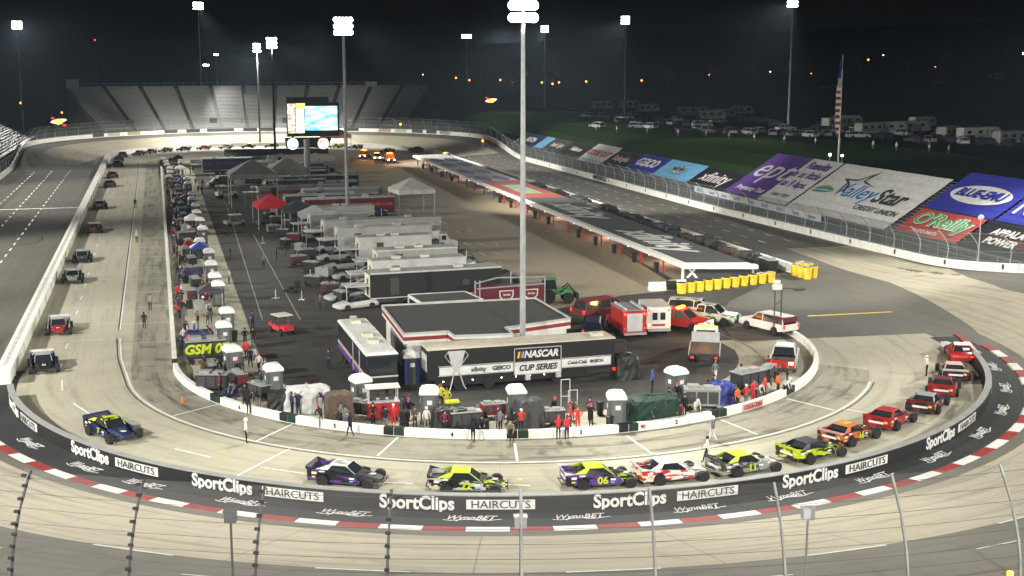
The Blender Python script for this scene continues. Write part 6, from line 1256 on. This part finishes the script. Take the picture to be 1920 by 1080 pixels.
banner('banner_white', 74.2, 84., 0, 1.0, 'white banner reading results in as little as nine laps', (('Results', 2.7, .5, .84, 'purple', dict(bold=.03, sx=.9)), ('in as little', 2.5, .48, .63, 'purple', dict(bold=.02, sx=.9)), ('as 9 laps.', 2.5, .48, .42, 'purple', dict(bold=.02, sx=.9)), ('EARLY TEST', 1.1, .5, .16, 'charcoal', {})))
banner('purple', 84.2, 97, 0, 1.0, 'purple banner with large white letters ept', (('ept', 7.5, .52, .62, 'banner_white', dict(bold=.0, shear=.2, sx=1.2)), ('Pregnancy Test', 1.6, .55, .16, 'banner_white', dict(shear=.2, bold=.02))))
BE = banner('banner_blue', 28.4, 43.4, .47, 1.17, 'dark blue banner with a white oval reading BLUE-EMU', ())
el = [(6.2*cos(2*pi*i/36), 2.0*sin(2*pi*i/36)) for i in range(36)]; shp(BE[0], el, 35.8, .8, 'banner_white', BE[3]); text_on(BE[0], 'BLUE-EMU', 2.35, SP(35.8, .8)+BE[3]*.32, BE[1], BE[2], 'banner_blue', .15, .045, .92, .03)
banner('banner_blue', 8, 27.8, .47, 1.17, 'second dark blue banner at the right edge of the photograph', (('N', 4., .12, .35, 'banner_white', dict(bold=.02)),))
OR = banner('banner_red', 29.1, 43., .02, .45, 'red banner with green outlined script O Reilly below the blue banner', (('AUTO PARTS', .9, .45, .12, 'banner_white', {}),))
text_on(OR[0], "O'Reilly", 3.5, SP(36., .27)+OR[3]*.2, OR[1], OR[2], 'charcoal', .1, .09, 1.05, .02); text_on(OR[0], "O'Reilly", 3.5, SP(36., .27)+OR[3]*.23, OR[1], OR[2], 'banner_white', .1, .05, 1.05, .03); text_on(OR[0], "O'Reilly", 3.5, SP(36., .27)+OR[3]*.26, OR[1], OR[2], 'letter_green', .1, .015, 1.05, .04)
AP = banner('banner_black', 6, 28.6, .0, .45, 'black banner with red streaks and white capitals at the lower right', (('APPALACHIAN', 1.7, .38, .66, 'banner_white', dict(bold=.03)), ('POWER', 1.7, .28, .34, 'banner_white', dict(bold=.03))))
for i in range(4): shp(AP[0], [(-9, -.9+i*.55), (3, -.7+i*.55), (9, .1+i*.5), (3, -.8+i*.55)], 18, .2, 'banner_red', AP[3], .24)
banner('banner_black', 97.3, 113.5, 0, .44, 'black banner with white xfinity lettering', (('xfinity', 4.0, .5, .5, 'banner_white', dict(shear=.1, bold=.01, sx=1.15)),))
LB = banner('light_blue', 113.8, 131.5, .0, .46, 'light blue banner with a black and white burst logo', ()); random.seed(3)
st_ = [((1.2+1.6*(i % 2))*cos(2*pi*i/22)*1.7, (.7+1.0*(i % 2))*sin(2*pi*i/22)) for i in range(22)]; shp(LB[0], st_, 123, .22, 'charcoal', LB[3]); shp(LB[0], [(a*.8, b*.8) for a, b in st_], 123, .22, 'banner_white', LB[3], .3); text_on(LB[0], 'WOW', 1.7, SP(123, .22)+LB[3]*.36, LB[1], LB[2], 'charcoal', .1, .03, 1., .02)
banner('banner_blue', 132., 147., .0, .46, 'blue banner with white GEICO lettering', (('GEICO', 3.3, .5, .52, 'banner_white', dict(bold=.05, sx=1.1)),))
banner('banner_black', 147.4, 161, .0, .42, 'black banner with red and white lettering left of the GEICO banner', (('Bojangles', 2.4, .5, .5, 'pink', dict(bold=.03)),))
banner('banner_white', 161.5, 177.5, -.05, .5, 'pale banner with faded red lettering', (('COOK OUT', 2.6, .5, .5, 'banner_red', dict(bold=.05)),))
banner('banner_black', 178, 193, .0, .42, 'black banner with a small white crest', (('Hellmann', 2., .5, .5, 'banner_white', dict(bold=.03)),)); banner('charcoal', 193.5, 208, .0, .42, 'dark banner with cream lettering before the light blue one', (('Bush Light', 2.2, .5, .5, 'cream', dict(bold=.03)),))
banner('light_blue', 208.5, 216, .0, .42, 'small light blue banner in the far part of the stand', ()); banner('navy', 216.5, 232, .0, .42, 'farthest navy banner with white lettering', (('BUSCH', 2.6, .5, .5, 'banner_white', dict(bold=.03)),))
sg = thing('sponsor_strip', 'white strip of small sponsor panels along the fence under the purple banner', 'sign', (66.3, 80, 2), 0)
for i in range(9):
    y = 108-i*5.2; mb = MB('banner_white'); mb.box(66.2, 66.3, y-5.05, y, 1.9, 3.0); wp('panel', mb, sg); text_on(sg, ('GEICO', 'Toyota', 'Sunoco')[i % 3], .8, (66.17, y-2.5, 2.45), (0, -1, 0), (0, 0, 1), 'mid_blue', bold=.02)
# ------------------------------------------------------------------ empty far grandstand
fs = thing('far_grandstand', 'huge empty grey grandstand curving behind the far turn', 'grandstand', (3, 330, 0))
def FS(u, w, dz=0):       # u 0..1 left to right, w 0..1 bottom to top
    b0, b1 = Vector((-45, 314, 4.)), Vector((50, 312, 4.)); t0, t1 = Vector((-58, 350, 16.8)), Vector((67.5, 347, 16.8)); lo = b0.lerp(b1, u); hi = t0.lerp(t1, u); lo.y += 6*sin(pi*u); hi.y += 6*sin(pi*u); p = lo.lerp(hi, w); p.z += dz; return p
rows = 30; mb = MB('seat_metal'); aisles = [.0, .095, .19, .285, .38, .47, .56, .65, .74, .83, .92, 1.]
for k in range(len(aisles)-1):
    mb = MB('seat_metal'); ua, ub = aisles[k]+.006, aisles[k+1]-.006
    for r_ in range(rows):
        w0, w1 = r_/rows, (r_+1)/rows; ps = [ua+(ub-ua)*i/4 for i in range(5)]
        A_ = [FS(u, w0, .25) for u in ps]; B_ = [FS(u, w0+.55/rows, .25) for u in ps]; C_ = [FS(u, w1, -.18) for u in ps]; D_ = [FS(u, w0, -.2) for u in ps]; n = 5
        mb.add(A_+B_+C_+D_, [(i, i+1, n+i+1, n+i) for i in range(4)]+[(n+i, n+i+1, 2*n+i+1, 2*n+i) for i in range(4)]+[(3*n+i, 3*n+i+1, i+1, i) for i in range(4)])
    wp('seat_block', mb, fs)
mb = MB('potty_door'); vs = [FS(u, w, -.45) for w in (0, .25, .5, .75, 1.) for u in [i/12 for i in range(13)]]; mb.add(vs, [(j*13+i, j*13+i+1, (j+1)*13+i+1, (j+1)*13+i) for j in range(4) for i in range(12)]); 
wp('stair_deck', mb, fs)
mb = MB('charcoal'); vs = [FS(i/12, 0, -.45) for i in range(13)]+[FS(i/12, 0, -5) for i in range(13)]; mb.add(vs, [(i, i+1, 13+i+1, 13+i) for i in range(12)])
for u in (0, 1.): a, b, c = FS(u, 0, -.3), FS(u, 1, -.3), FS(u, 1, -16); mb.add([a, b, c, Vector((a.x, a.y, 0))], [(0, 1, 2, 3)])
wp('side_wall', mb, fs)
mb = MB('galvanised')
for h_ in (.2, 1.1): mb.tube([FS(i/12, 1, h_) for i in range(13)], .06, 4)
for i in range(40): p = FS(i/39, 1, 0); mb.tube([p, p+Vector((0, 0, 1.2))], .05, 4)
for i in range(24): p = FS(i/23, 0.02, 0); mb.tube([p, p+Vector((0, 0, 1.4))], .05, 4)
wp('guard_rail', mb, fs)
mb = MB('seat_metal'); p = FS(0.02, 1.0); mb.box(p.x-2.5, p.x+1.5, p.y, p.y+2, p.z-.5, p.z+2.6); q_ = FS(.83, 1.); mb.box(q_.x-2, q_.x+2, q_.y, q_.y+2, q_.z-.5, q_.z+1.4); wp('camera_booth', mb, fs)
for i, (u, w) in enumerate(((.09, .1), (.36, .12), (.6, .1))):
    p = FS(u, w, 0); mb = MB('charcoal'); mb.box(p.x-1.2, p.x+1.2, p.y-.8, p.y+.8, p.z, p.z+1.6); wp('portal', mb, fs)
# ------------------------------------------------------------------ front straight stand with spectators, far left
ls = thing('left_grandstand', 'dim grandstand with scattered spectators beside the front straight', 'grandstand', (-74, 250, 0))
mb = MB('charcoal')
for i in range(22): mb.box(-68.5-i*.8, -67.72-i*.8, 165, 330, .2+i*.42, .72+i*.42)
wp('seat_rows', mb, ls)
mb = MB('charcoal'); mb.box(-67.6, -67.3, 165, 330, -.5, 1.6); wp('front_wall', mb, ls); mb = MB('grey_paint'); mb.box(-96, -87, 300, 332, 0, 15); mb.box(-94, -90, 305, 315, 15, 21); wp('press_box', mb, ls)
random.seed(13); vs, fs, ks = [], [], []
for i in range(170):
    k = random.randint(1, 19); y = 225+i*.6; c = ('trailer_roof', 'cloth_grey', 'trailer_white', 'cloth_black', 'cloth_maroon', 'cloth_blue')[i*5 % 6]; bm_, o_ = PBODY[(0, 2, 3)[i % 3]][0], len(vs); a_ = random.uniform(-.4, .4)
    vs += [(-68.3-k*.8+v.co.x*cos(a_)-v.co.y*sin(a_), y+v.co.x*sin(a_)+v.co.y*cos(a_), .7+k*.42+v.co.z) for v in bm_.vertices]; fs += [tuple(x+o_ for x in p.vertices) for p in bm_.polygons]; ks += [(c, 'denim', 'skin', 'tyre')[p.material_index] for p in bm_.polygons]
mb = MB(); mb.v, mb.f, mb.k = vs, fs, ks; tag(raw('spectators', mb), 'scattered crowd of spectators on the dim left grandstand', 'crowd', kind='stuff')
# ------------------------------------------------------------------ flagpole, small lamps, signs, distant lights
fx, fy = 122.5, 160; g8 = terr_z(fx, fy); p0 = at(1571, 312, g8); fpz = aty(1583, 105, p0.y)
fl = thing('flagpole', 'tall white flagpole with a limp striped flag right of the tallest pole', 'flagpole', (p0.x, p0.y, g8)); H_ = fpz.z-g8; b = MB('white_paint'); b.tube([(0, 0, 0), (0, 0, H_)], [.16, .07], 8); b.lathe([(0, H_), (.14, H_+.1), (0, H_+.25)], 8); raw('pole', b, fl)
b = MB('red_paint'); secs = []
for i in range(25):
    z = H_-.6-i*.52; w_ = .25+.75*min(1, i/10)*(1-max(0, i-20)/7); b.m(('kerb_red', 'white_paint')[i % 2] if i > 8 else ('banner_blue' if i < 6 else 'steel')); b.loft([[(-.1-w_*.9, -.12, z), (-.08, -.1-.15*sin(i), z), (-.08, .12, z), (-.1-w_*.8, .2*sin(i*1.3), z)], [(-.1-w_*.95, -.12, z-.54), (-.08, -.1-.15*sin(i+1), z-.54), (-.08, .12, z-.54), (-.1-w_*.85, .2*sin(i*1.3+1.3), z-.54)]])
raw('flag', b, fl)
def litpost(px, py, pyb, lab, m, r_=.22, z=None, grp='small lights around the grounds', Y=None, cat='lamp post'):
    p = at(px, pyb, z if z is not None else 8); top = aty(px, py, p.y) if Y is None else aty(px, py, Y)
    if Y is not None: p = Vector((top.x, Y, max(0, terr_z(top.x, Y))))
    o = thing('lamp_post', lab, cat, (p.x, p.y, p.z), 0, grp); h = max(2, top.z-p.z); b = MB('galvanised'); b.tube([(0, 0, 0), (0, 0, h)], .08, 6); raw('pole', b, o); b = MB(m); b.lathe([(0, -r_), (r_*.8, -r_*.6), (r_, 0), (r_*.8, r_*.6), (0, r_)], 10, (0, 0, h)); raw('lamp', b, o); return o
litpost(1555, 290, 312, 'short round-headed lamp post left of the flagpole base', 'bulb', .25); litpost(1578, 293, 314, 'short round-headed lamp post right of the flagpole base', 'bulb', .2); litpost(1834, 408, 490, 'thin post with a round white lamp behind the far right fence', 'trailer_white', .38, z=2.2)
for i, (px, py, Y, m, r_) in enumerate(((855, 146, 620, 'sodium', .9), (880, 153, 600, 'sodium', .9), (938, 153, 600, 'sodium', .9), (952, 147, 640, 'sodium', .9), (961, 159, 560, 'sodium', .9), (1016, 156, 560, 'sodium', .9), (1036, 161, 540, 'sodium', .9), (1048, 160, 560, 'sodium', .9), (1099, 155, 560, 'sodium', .9), (1203, 153, 540, 'sodium', .9), (1330, 149, 560, 'sodium', .9), (1628, 112, 620, 'sodium', 1.0), (1520, 162, 520, 'sodium', .45), (1752, 157, 520, 'sodium', .45), (39, 193, 420, 'sodium', .75), (116, 211, 420, 'sodium', .6), (178, 75, 800, 'red_light', .8), (1415, 143, 700, 'blue_light', .8), (1655, 126, 700, 'bulb', .5), (1916, 137, 620, 'bulb', .9), (1443, 172, 560, 'bulb', .4), (793, 147, 700, 'bulb', .4), (875, 135, 700, 'bulb', .5))):
    litpost(px, py, 0, '%s light in the dark distance, %s from the start of the horizon row' % (dict(sodium='orange', red_light='red', blue_light='blue', bulb='white')[m], ORD(i+1)), m, r_*.6, Y=Y, grp='distant lights on the dark hills')
for i, (px, py, s) in enumerate(((751, 233, .4), (905, 264, .35), (1216, 345, .4))):
    p = aty(px, py, (300, 240, 146)[i]); r = thing('caution_light', 'amber caution lamp on the outer fence, %s' % ('behind the far turn wall', 'at the start of the back straight', 'beside the light blue banner')[i], 'caution light', (p.x, p.y, 0), 0, 'amber caution lights on the fence'); b = MB('galvanised'); b.tube([(0, 0, 0), (0, 0, p.z)], .06, 6); raw('pole', b, r); b = MB('amber_light'); b.lathe([(0, -s), (s*.8, -s*.5), (s*.8, s*.5), (0, s)], 10, (0, 0, p.z)); raw('lamp', b, r)
p = at(1894, 1078, 3.4); r = thing('caution_light', 'amber caution lamp at the bottom right corner by the track edge', 'caution light', (p.x, p.y, 2.4), 0, 'amber caution lights on the fence'); b = MB('galvanised'); b.tube([(0, 0, 0), (0, 0, 1.0)], .05); raw('pole', b, r); b = MB('amber_light'); b.lathe([(0, .9), (.14, .95), (.14, 1.15), (0, 1.2)], 8); raw('lamp', b, r)
mat('sun_yellow', (1, .72, .1), emit=2.4); mat('sun_red', (1, .03, .04), emit=1.6); mat('sun_white', (1, .8, .75), emit=1.6)
for px, py, Y, lab, pyb in ((110, 228, 345, 'left glowing yellow and red petrol company sign on a pole', 300), (921, 189, 400, 'right glowing yellow and red petrol company sign beyond the banners', 226)):
    p = aty(px, py, Y); s = 1.0 if px < 500 else .95; r = thing('fuel_sign', lab, 'lit sign', (p.x, p.y, 0), 0, 'glowing petrol signs'); b = MB('galvanised'); b.tube([(0, 0, 0), (0, 0, p.z-1)], .2, 8); raw('pole', b, r)
    b = MB('sun_white'); b.prism([(-2.8, 0), (-1, .2), (2.8, .1), (1, .3)], 0, 1); b = MB('sun_white'); b.side([(-2.7*s, -.3), (0, -1.0), (2.7*s, .5), (2.2*s, .9), (0, .9), (-2.2*s, .3)], .02, .2); o = raw('panel', b, r); o.location = (0, 0, p.z)
    b = MB('sun_yellow'); b.side([(-1.7, 0), (-.6, -.8), (.6, -.85), (1.7, 0), (.6, .9), (-.6, .85)], -.1, .02); o = raw('diamond', b, r); o.location = (0, 0, p.z); b = MB('sun_red'); b.side([(-2.4, 1.0), (-1.3, .6), (-1.1, 1.2), (-2.2, 1.6)], -.05, .1); b.side([(1.0, -.7), (2.4, -1.0), (2.2, -1.7), (1.2, -1.5)], -.05, .1); o = raw('red_corners', b, r); o.location = (0, 0, p.z)
    o = raw('lettering', text_mesh('SUNOCO', .62, 0, .03, 'banner_blue'), r); o.matrix_basis = Matrix.Translation((0, -.13, p.z)) @ Matrix.Rotation(pi/2, 4, 'X')
# ------------------------------------------------------------------ campers, cars and houses on the dark hill
def camper_kit(L_=8.):
    b = MB('trailer_white'); b.loft([[(-L_/2, -1.2, .6), (-L_/2, 1.2, .6), (-L_/2, 1.2, 3.), (-L_/2, -1.2, 3.)], [(L_/2-1.2, -1.2, .6), (L_/2-1.2, 1.2, .6), (L_/2-1.2, 1.2, 3.1), (L_/2-1.2, -1.2, 3.1)], [(L_/2, -1.1, .7), (L_/2, 1.1, .7), (L_/2-.2, 1.1, 2.2), (L_/2-.2, -1.1, 2.2)]])
    w_ = MB('glass')
    for x in (-L_*.4, -L_*.12, L_*.2): w_.box(x, x+1., -1.24, -1.2, 1.7, 2.4)
    d = MB('grey_paint'); d.box(L_*.06, L_*.06+.7, -1.25, -1.2, .7, 2.5); a = MB('charcoal'); a.box(-L_*.4, L_*.1, -1.22, -1.19, 1.3, 1.45); k = [('body', b.mesh()), ('windows', w_.mesh()), ('door', d.mesh()), ('stripe', a.mesh())]
    for x in (-L_*.25, L_*.3):
        for y in (-1, 1): k.append(wheel(x, y, .4, .3))
    return k
CK, CK2 = camper_kit(8.), camper_kit(11.)
for i, (px, py, kk, rz) in enumerate(((1836, 264, CK2, .1), (1630, 254, CK, .3), (1670, 252, CK, -.1), (1706, 250, CK2, .1), (1730, 240, CK, .2), (1590, 238, CK, .1), (1357, 222, CK, .2), (1335, 226, CK, -.2), (1301, 218, CK2, .05), (1390, 216, CK, 0.), (1565, 242, CK, .4), (1780, 262, CK, .5), (1895, 272, CK, .1), (1560, 172, CK2, 0), (1600, 180, CK, .2), (1715, 178, CK2, .1), (1770, 165, CK2, .2), (1830, 172, CK2, .1), (1770, 180, CK, 0), (1655, 162, CK2, .1), (1870, 150, CK2, .3), (1180, 205, CK, .2), (1130, 206, CK, .1), (1215, 212, CK, 0))):
    z = 8 if py > 190 else 14; p = at(px, py, z)
    if py <= 190: p = aty(px, py, 420+(i % 4)*14); 
    zz = max(8, p.z-.2) if py <= 190 else 8.0
    inst(kk, 'camper', 'white camper on the dark field, %s in the scattered campers around the big one' % ORD(i+1) if i else 'large white camper with four dark windows at the far right field', 'camper', (p.x, p.y, zz), rz, 'campers on the dark field', None if i == 0 else {'trailer_white': ('grey_paint', 'trailer_roof')[i % 2]})  # all but the first recoloured grey: their dimness is put into the paint
random.seed(31)
for i in range(84):
    px = 1085+i*9.8+random.uniform(-6, 6); py = 236+(i*.44)+random.choice((-22, -16, -8, 0, 3)); p = at(px, py, 7.9); c = ('charcoal', 'navy', 'grey_paint', 'black_paint', 'silver')[i % 5]
    inst((SUV, PU)[i % 2], 'parked_car', '%s parked %s on the dark field, %s from the left' % (c.split('_')[0], ('car', 'pickup')[i % 2], ORD(i+1)), 'car', (p.x, p.y, 7.85), random.uniform(-.5, .5)+(pi/2 if i % 3 else 0), 'cars parked on the dark field', {'white_paint': c, 'tail_red': 'dark_red'})
for i in range(14):
    px = 1110+i*52+random.uniform(-10, 10); p = at(px, 246+i*3.3, 7.9); person(p.x, p.y, random.uniform(0, 6), 0, 'white', 'grey', 'cap', 'white', 'person in white among the parked cars on the field, %s from the left' % ORD(i+1), 'people on the dark field', z=7.85)
for i, (px, py) in enumerate(((905, 200), (955, 190), (1250, 180), (1340, 172), (1480, 175), (1700, 195), (1600, 205), (1880, 205), (1770, 212), (1420, 190), (1040, 185), (990, 178))):
    p = aty(px, py, 470+i*9); zb = terr_z(p.x, p.y); r = thing('tree', 'dark tree on the hill beyond the field, %s of the scattered hill trees' % ORD(i+1), 'tree', (p.x, p.y, zb), 0, 'trees on the dark hill'); random.seed(i+50)
    b = MB('brown'); b.tube([(0, 0, 0), (.2, 0, 3), (0, .3, 6)], [.4, .3, .12], 7); b.tube([(.1, 0, 3), (1.6, .5, 5)], [.18, .06], 5); b.tube([(.1, 0, 3.4), (-1.5, -.4, 5.4)], [.18, .06], 5); raw('trunk', b, r); mat('leaf', (.05, .075, .035), .8); b = MB('leaf')
    for j in range(420):
        a_, e_ = random.uniform(0, 2*pi), random.uniform(-.5, 1.4); rr = random.uniform(1.6, 3.6); c = Vector((rr*cos(a_)*cos(e_), rr*sin(a_)*cos(e_), 6+rr*sin(e_))); u = Vector((random.uniform(-1, 1), random.uniform(-1, 1), random.uniform(-1, 1))).normalized()*.45; w_ = u.orthogonal().normalized()*.4; b.add([c-u, c+w_, c+u, c-w_], [(0, 1, 2, 3)])
    raw('crown', b, r)
for px, py, Y, w_, lab in ((880, 224, 500, 18, 'long pale building in the dark beyond the back straight stand'), (858, 222, 470, 7, 'small pale shed left of the long pale building'), (1790, 160, 520, 20, 'dim pale house high on the right hillside'), (1600, 160, 540, 16, 'dim pale house on the hillside behind the flagpole')):
    p = aty(px, py, Y); zb = min(terr_z(p.x, p.y), p.z) if p.z > 3 else 0; r = thing('house', lab, 'building', (p.x, p.y, zb), -.2); hh = max(4, p.z-zb+2); b = MB('trailer_white'); b.box(-w_/2, w_/2, -4, 4, 0, hh); raw('walls', b, r); b = MB('charcoal'); b.loft([[(-w_/2-.5, -4.5, hh), (w_/2+.5, -4.5, hh), (w_/2+.5, 4.5, hh), (-w_/2-.5, 4.5, hh)], [(-w_/2-.5, -.2, hh+1.6), (w_/2+.5, -.2, hh+1.6), (w_/2+.5, .2, hh+1.6), (-w_/2-.5, .2, hh+1.6)]]); raw('roof', b, r)
    for j in range(4): b = MB('glass'); b.box(-w_/2+1+j*w_/4, -w_/2+2+j*w_/4, -4.05, -4, hh-2.6, hh-1.2); raw('window', b, r)

# ------------------------------------------------------------------ more rows in the far half of the garage
for y, a, b, sd, rf, lab, st_ in ((107, -9, 7, 'charcoal', 'grey_paint', 'charcoal hauler, first beyond the tall tent', None), (116, -5, 9, 'trailer_roof', 'trailer_white', 'olive hauler with pale roof, second beyond the tall tent', None), (125, -12, 4, 'grey_paint', 'roof_grey', 'grey hauler with dark roof, third beyond the tall tent', 'red_paint'),
                                (143, -7, 9, 'banner_black', 'grey_paint', 'black hauler directly behind the scoreboard post', 'silver'), (162, -12, 5, 'charcoal', 'roof_grey', 'charcoal hauler two rows behind the scoreboard post', 'navy'), (181, -8, 10, 'grey_paint', 'trailer_roof', 'grey hauler three rows before the far garage', None), (199, -4, 12, 'cream', 'trailer_roof', 'cream hauler just before the far garage', None)):
    hauler(y, a, b, sd, rf, None, lab, st_, h=3.5)
# ------------------------------------------------------------------ night air
hz = MB('white_paint'); hz.box(-700, 800, -140, 1200, -2.2, 60); hm = bpy.data.materials.new('haze_air'); hm.use_nodes = True; hn = hm.node_tree; hn.nodes.clear(); out = hn.nodes.new('ShaderNodeOutputMaterial'); pv = hn.nodes.new('ShaderNodeVolumePrincipled')
pv.inputs['Color'].default_value = (.62, .8, 1, 1); pv.inputs['Density'].default_value = .00014; pv.inputs['Anisotropy'].default_value = .3; hn.links.new(pv.outputs[0], out.inputs['Volume'])
ho = raw('haze', hz); ho.data.materials.clear(); ho.data.materials.append(hm); tag(ho, kind='stuff')
# ------------------------------------------------------------------ extra crews and gear close to the pit wall
random.seed(77); GP = 'crews along the near pit wall'
for i in range(40):
    a = radians(188+i*3.35+random.uniform(-1, 1)); rr = random.choice((27.6, 27.2, 26.4, 25.2, 24.4)); sh, pa, ha, hc = [('black', 'black', 'hair', 'black'), ('navy', 'black', 'cap', 'black'), ('brown', 'black', 'hair', 'brown'), ('black', 'grey', 'cap', 'black'), ('grey', 'black', 'cap', 'navy'), ('maroon', 'black', 'hair', 'black'), ('black', 'denim', 'cap', 'red')][i*3 % 7]
    x, y = rr*cos(a), 1.6+rr*sin(a); person(x, y, a+random.uniform(-.8, .8), random.choice((0, 2, 3, 4, 4, 1)), sh, pa, ha, hc, 'crew in %s top, %s trousers behind the curved near wall, %s from its left end' % (sh, pa, ORD(i+1)), GP, z=.03)
for i, (a, rr, c) in enumerate(((190, 26, 'tarp_black'), (199, 25, 'maroon'), (209, 25.5, 'tarp_black'), (218, 24.5, 'grey_paint'), (232, 25, 'tarp_black'), (250, 25.5, 'blue_paint'), (264, 25.6, 'tarp_black'), (283, 25.2, 'tarp_black'), (291, 25.8, 'grey_paint'), (316, 25.5, 'tarp_black'))):
    a = radians(a); inst(CARTS[c], 'tool_cart', '%s gear cart behind the curved near wall, %s from its left end' % (dict(tarp_black='black', maroon='maroon', grey_paint='grey', blue_paint='blue')[c], ORD(i+1)), 'tool cart', (rr*cos(a), 1.6+rr*sin(a), .02), a+pi/2, 'tool carts along pit road', None, .85)
for i in range(16):
    y = 27+i*5.3; c = ('tarp_black', 'maroon', 'tarp_black', 'grey_paint')[i % 4]; inst(CARTS[c], 'tool_cart', '%s toolbox at the rear of the haulers, %s up from the building' % (dict(tarp_black='black', maroon='maroon', grey_paint='grey', red_paint='red')[c], ORD(i+1)), 'tool cart', (-10.5-(i % 3)*.9+random.uniform(-.5, .5), y, .02), random.uniform(0, 3), 'toolboxes behind the haulers', None, .9)
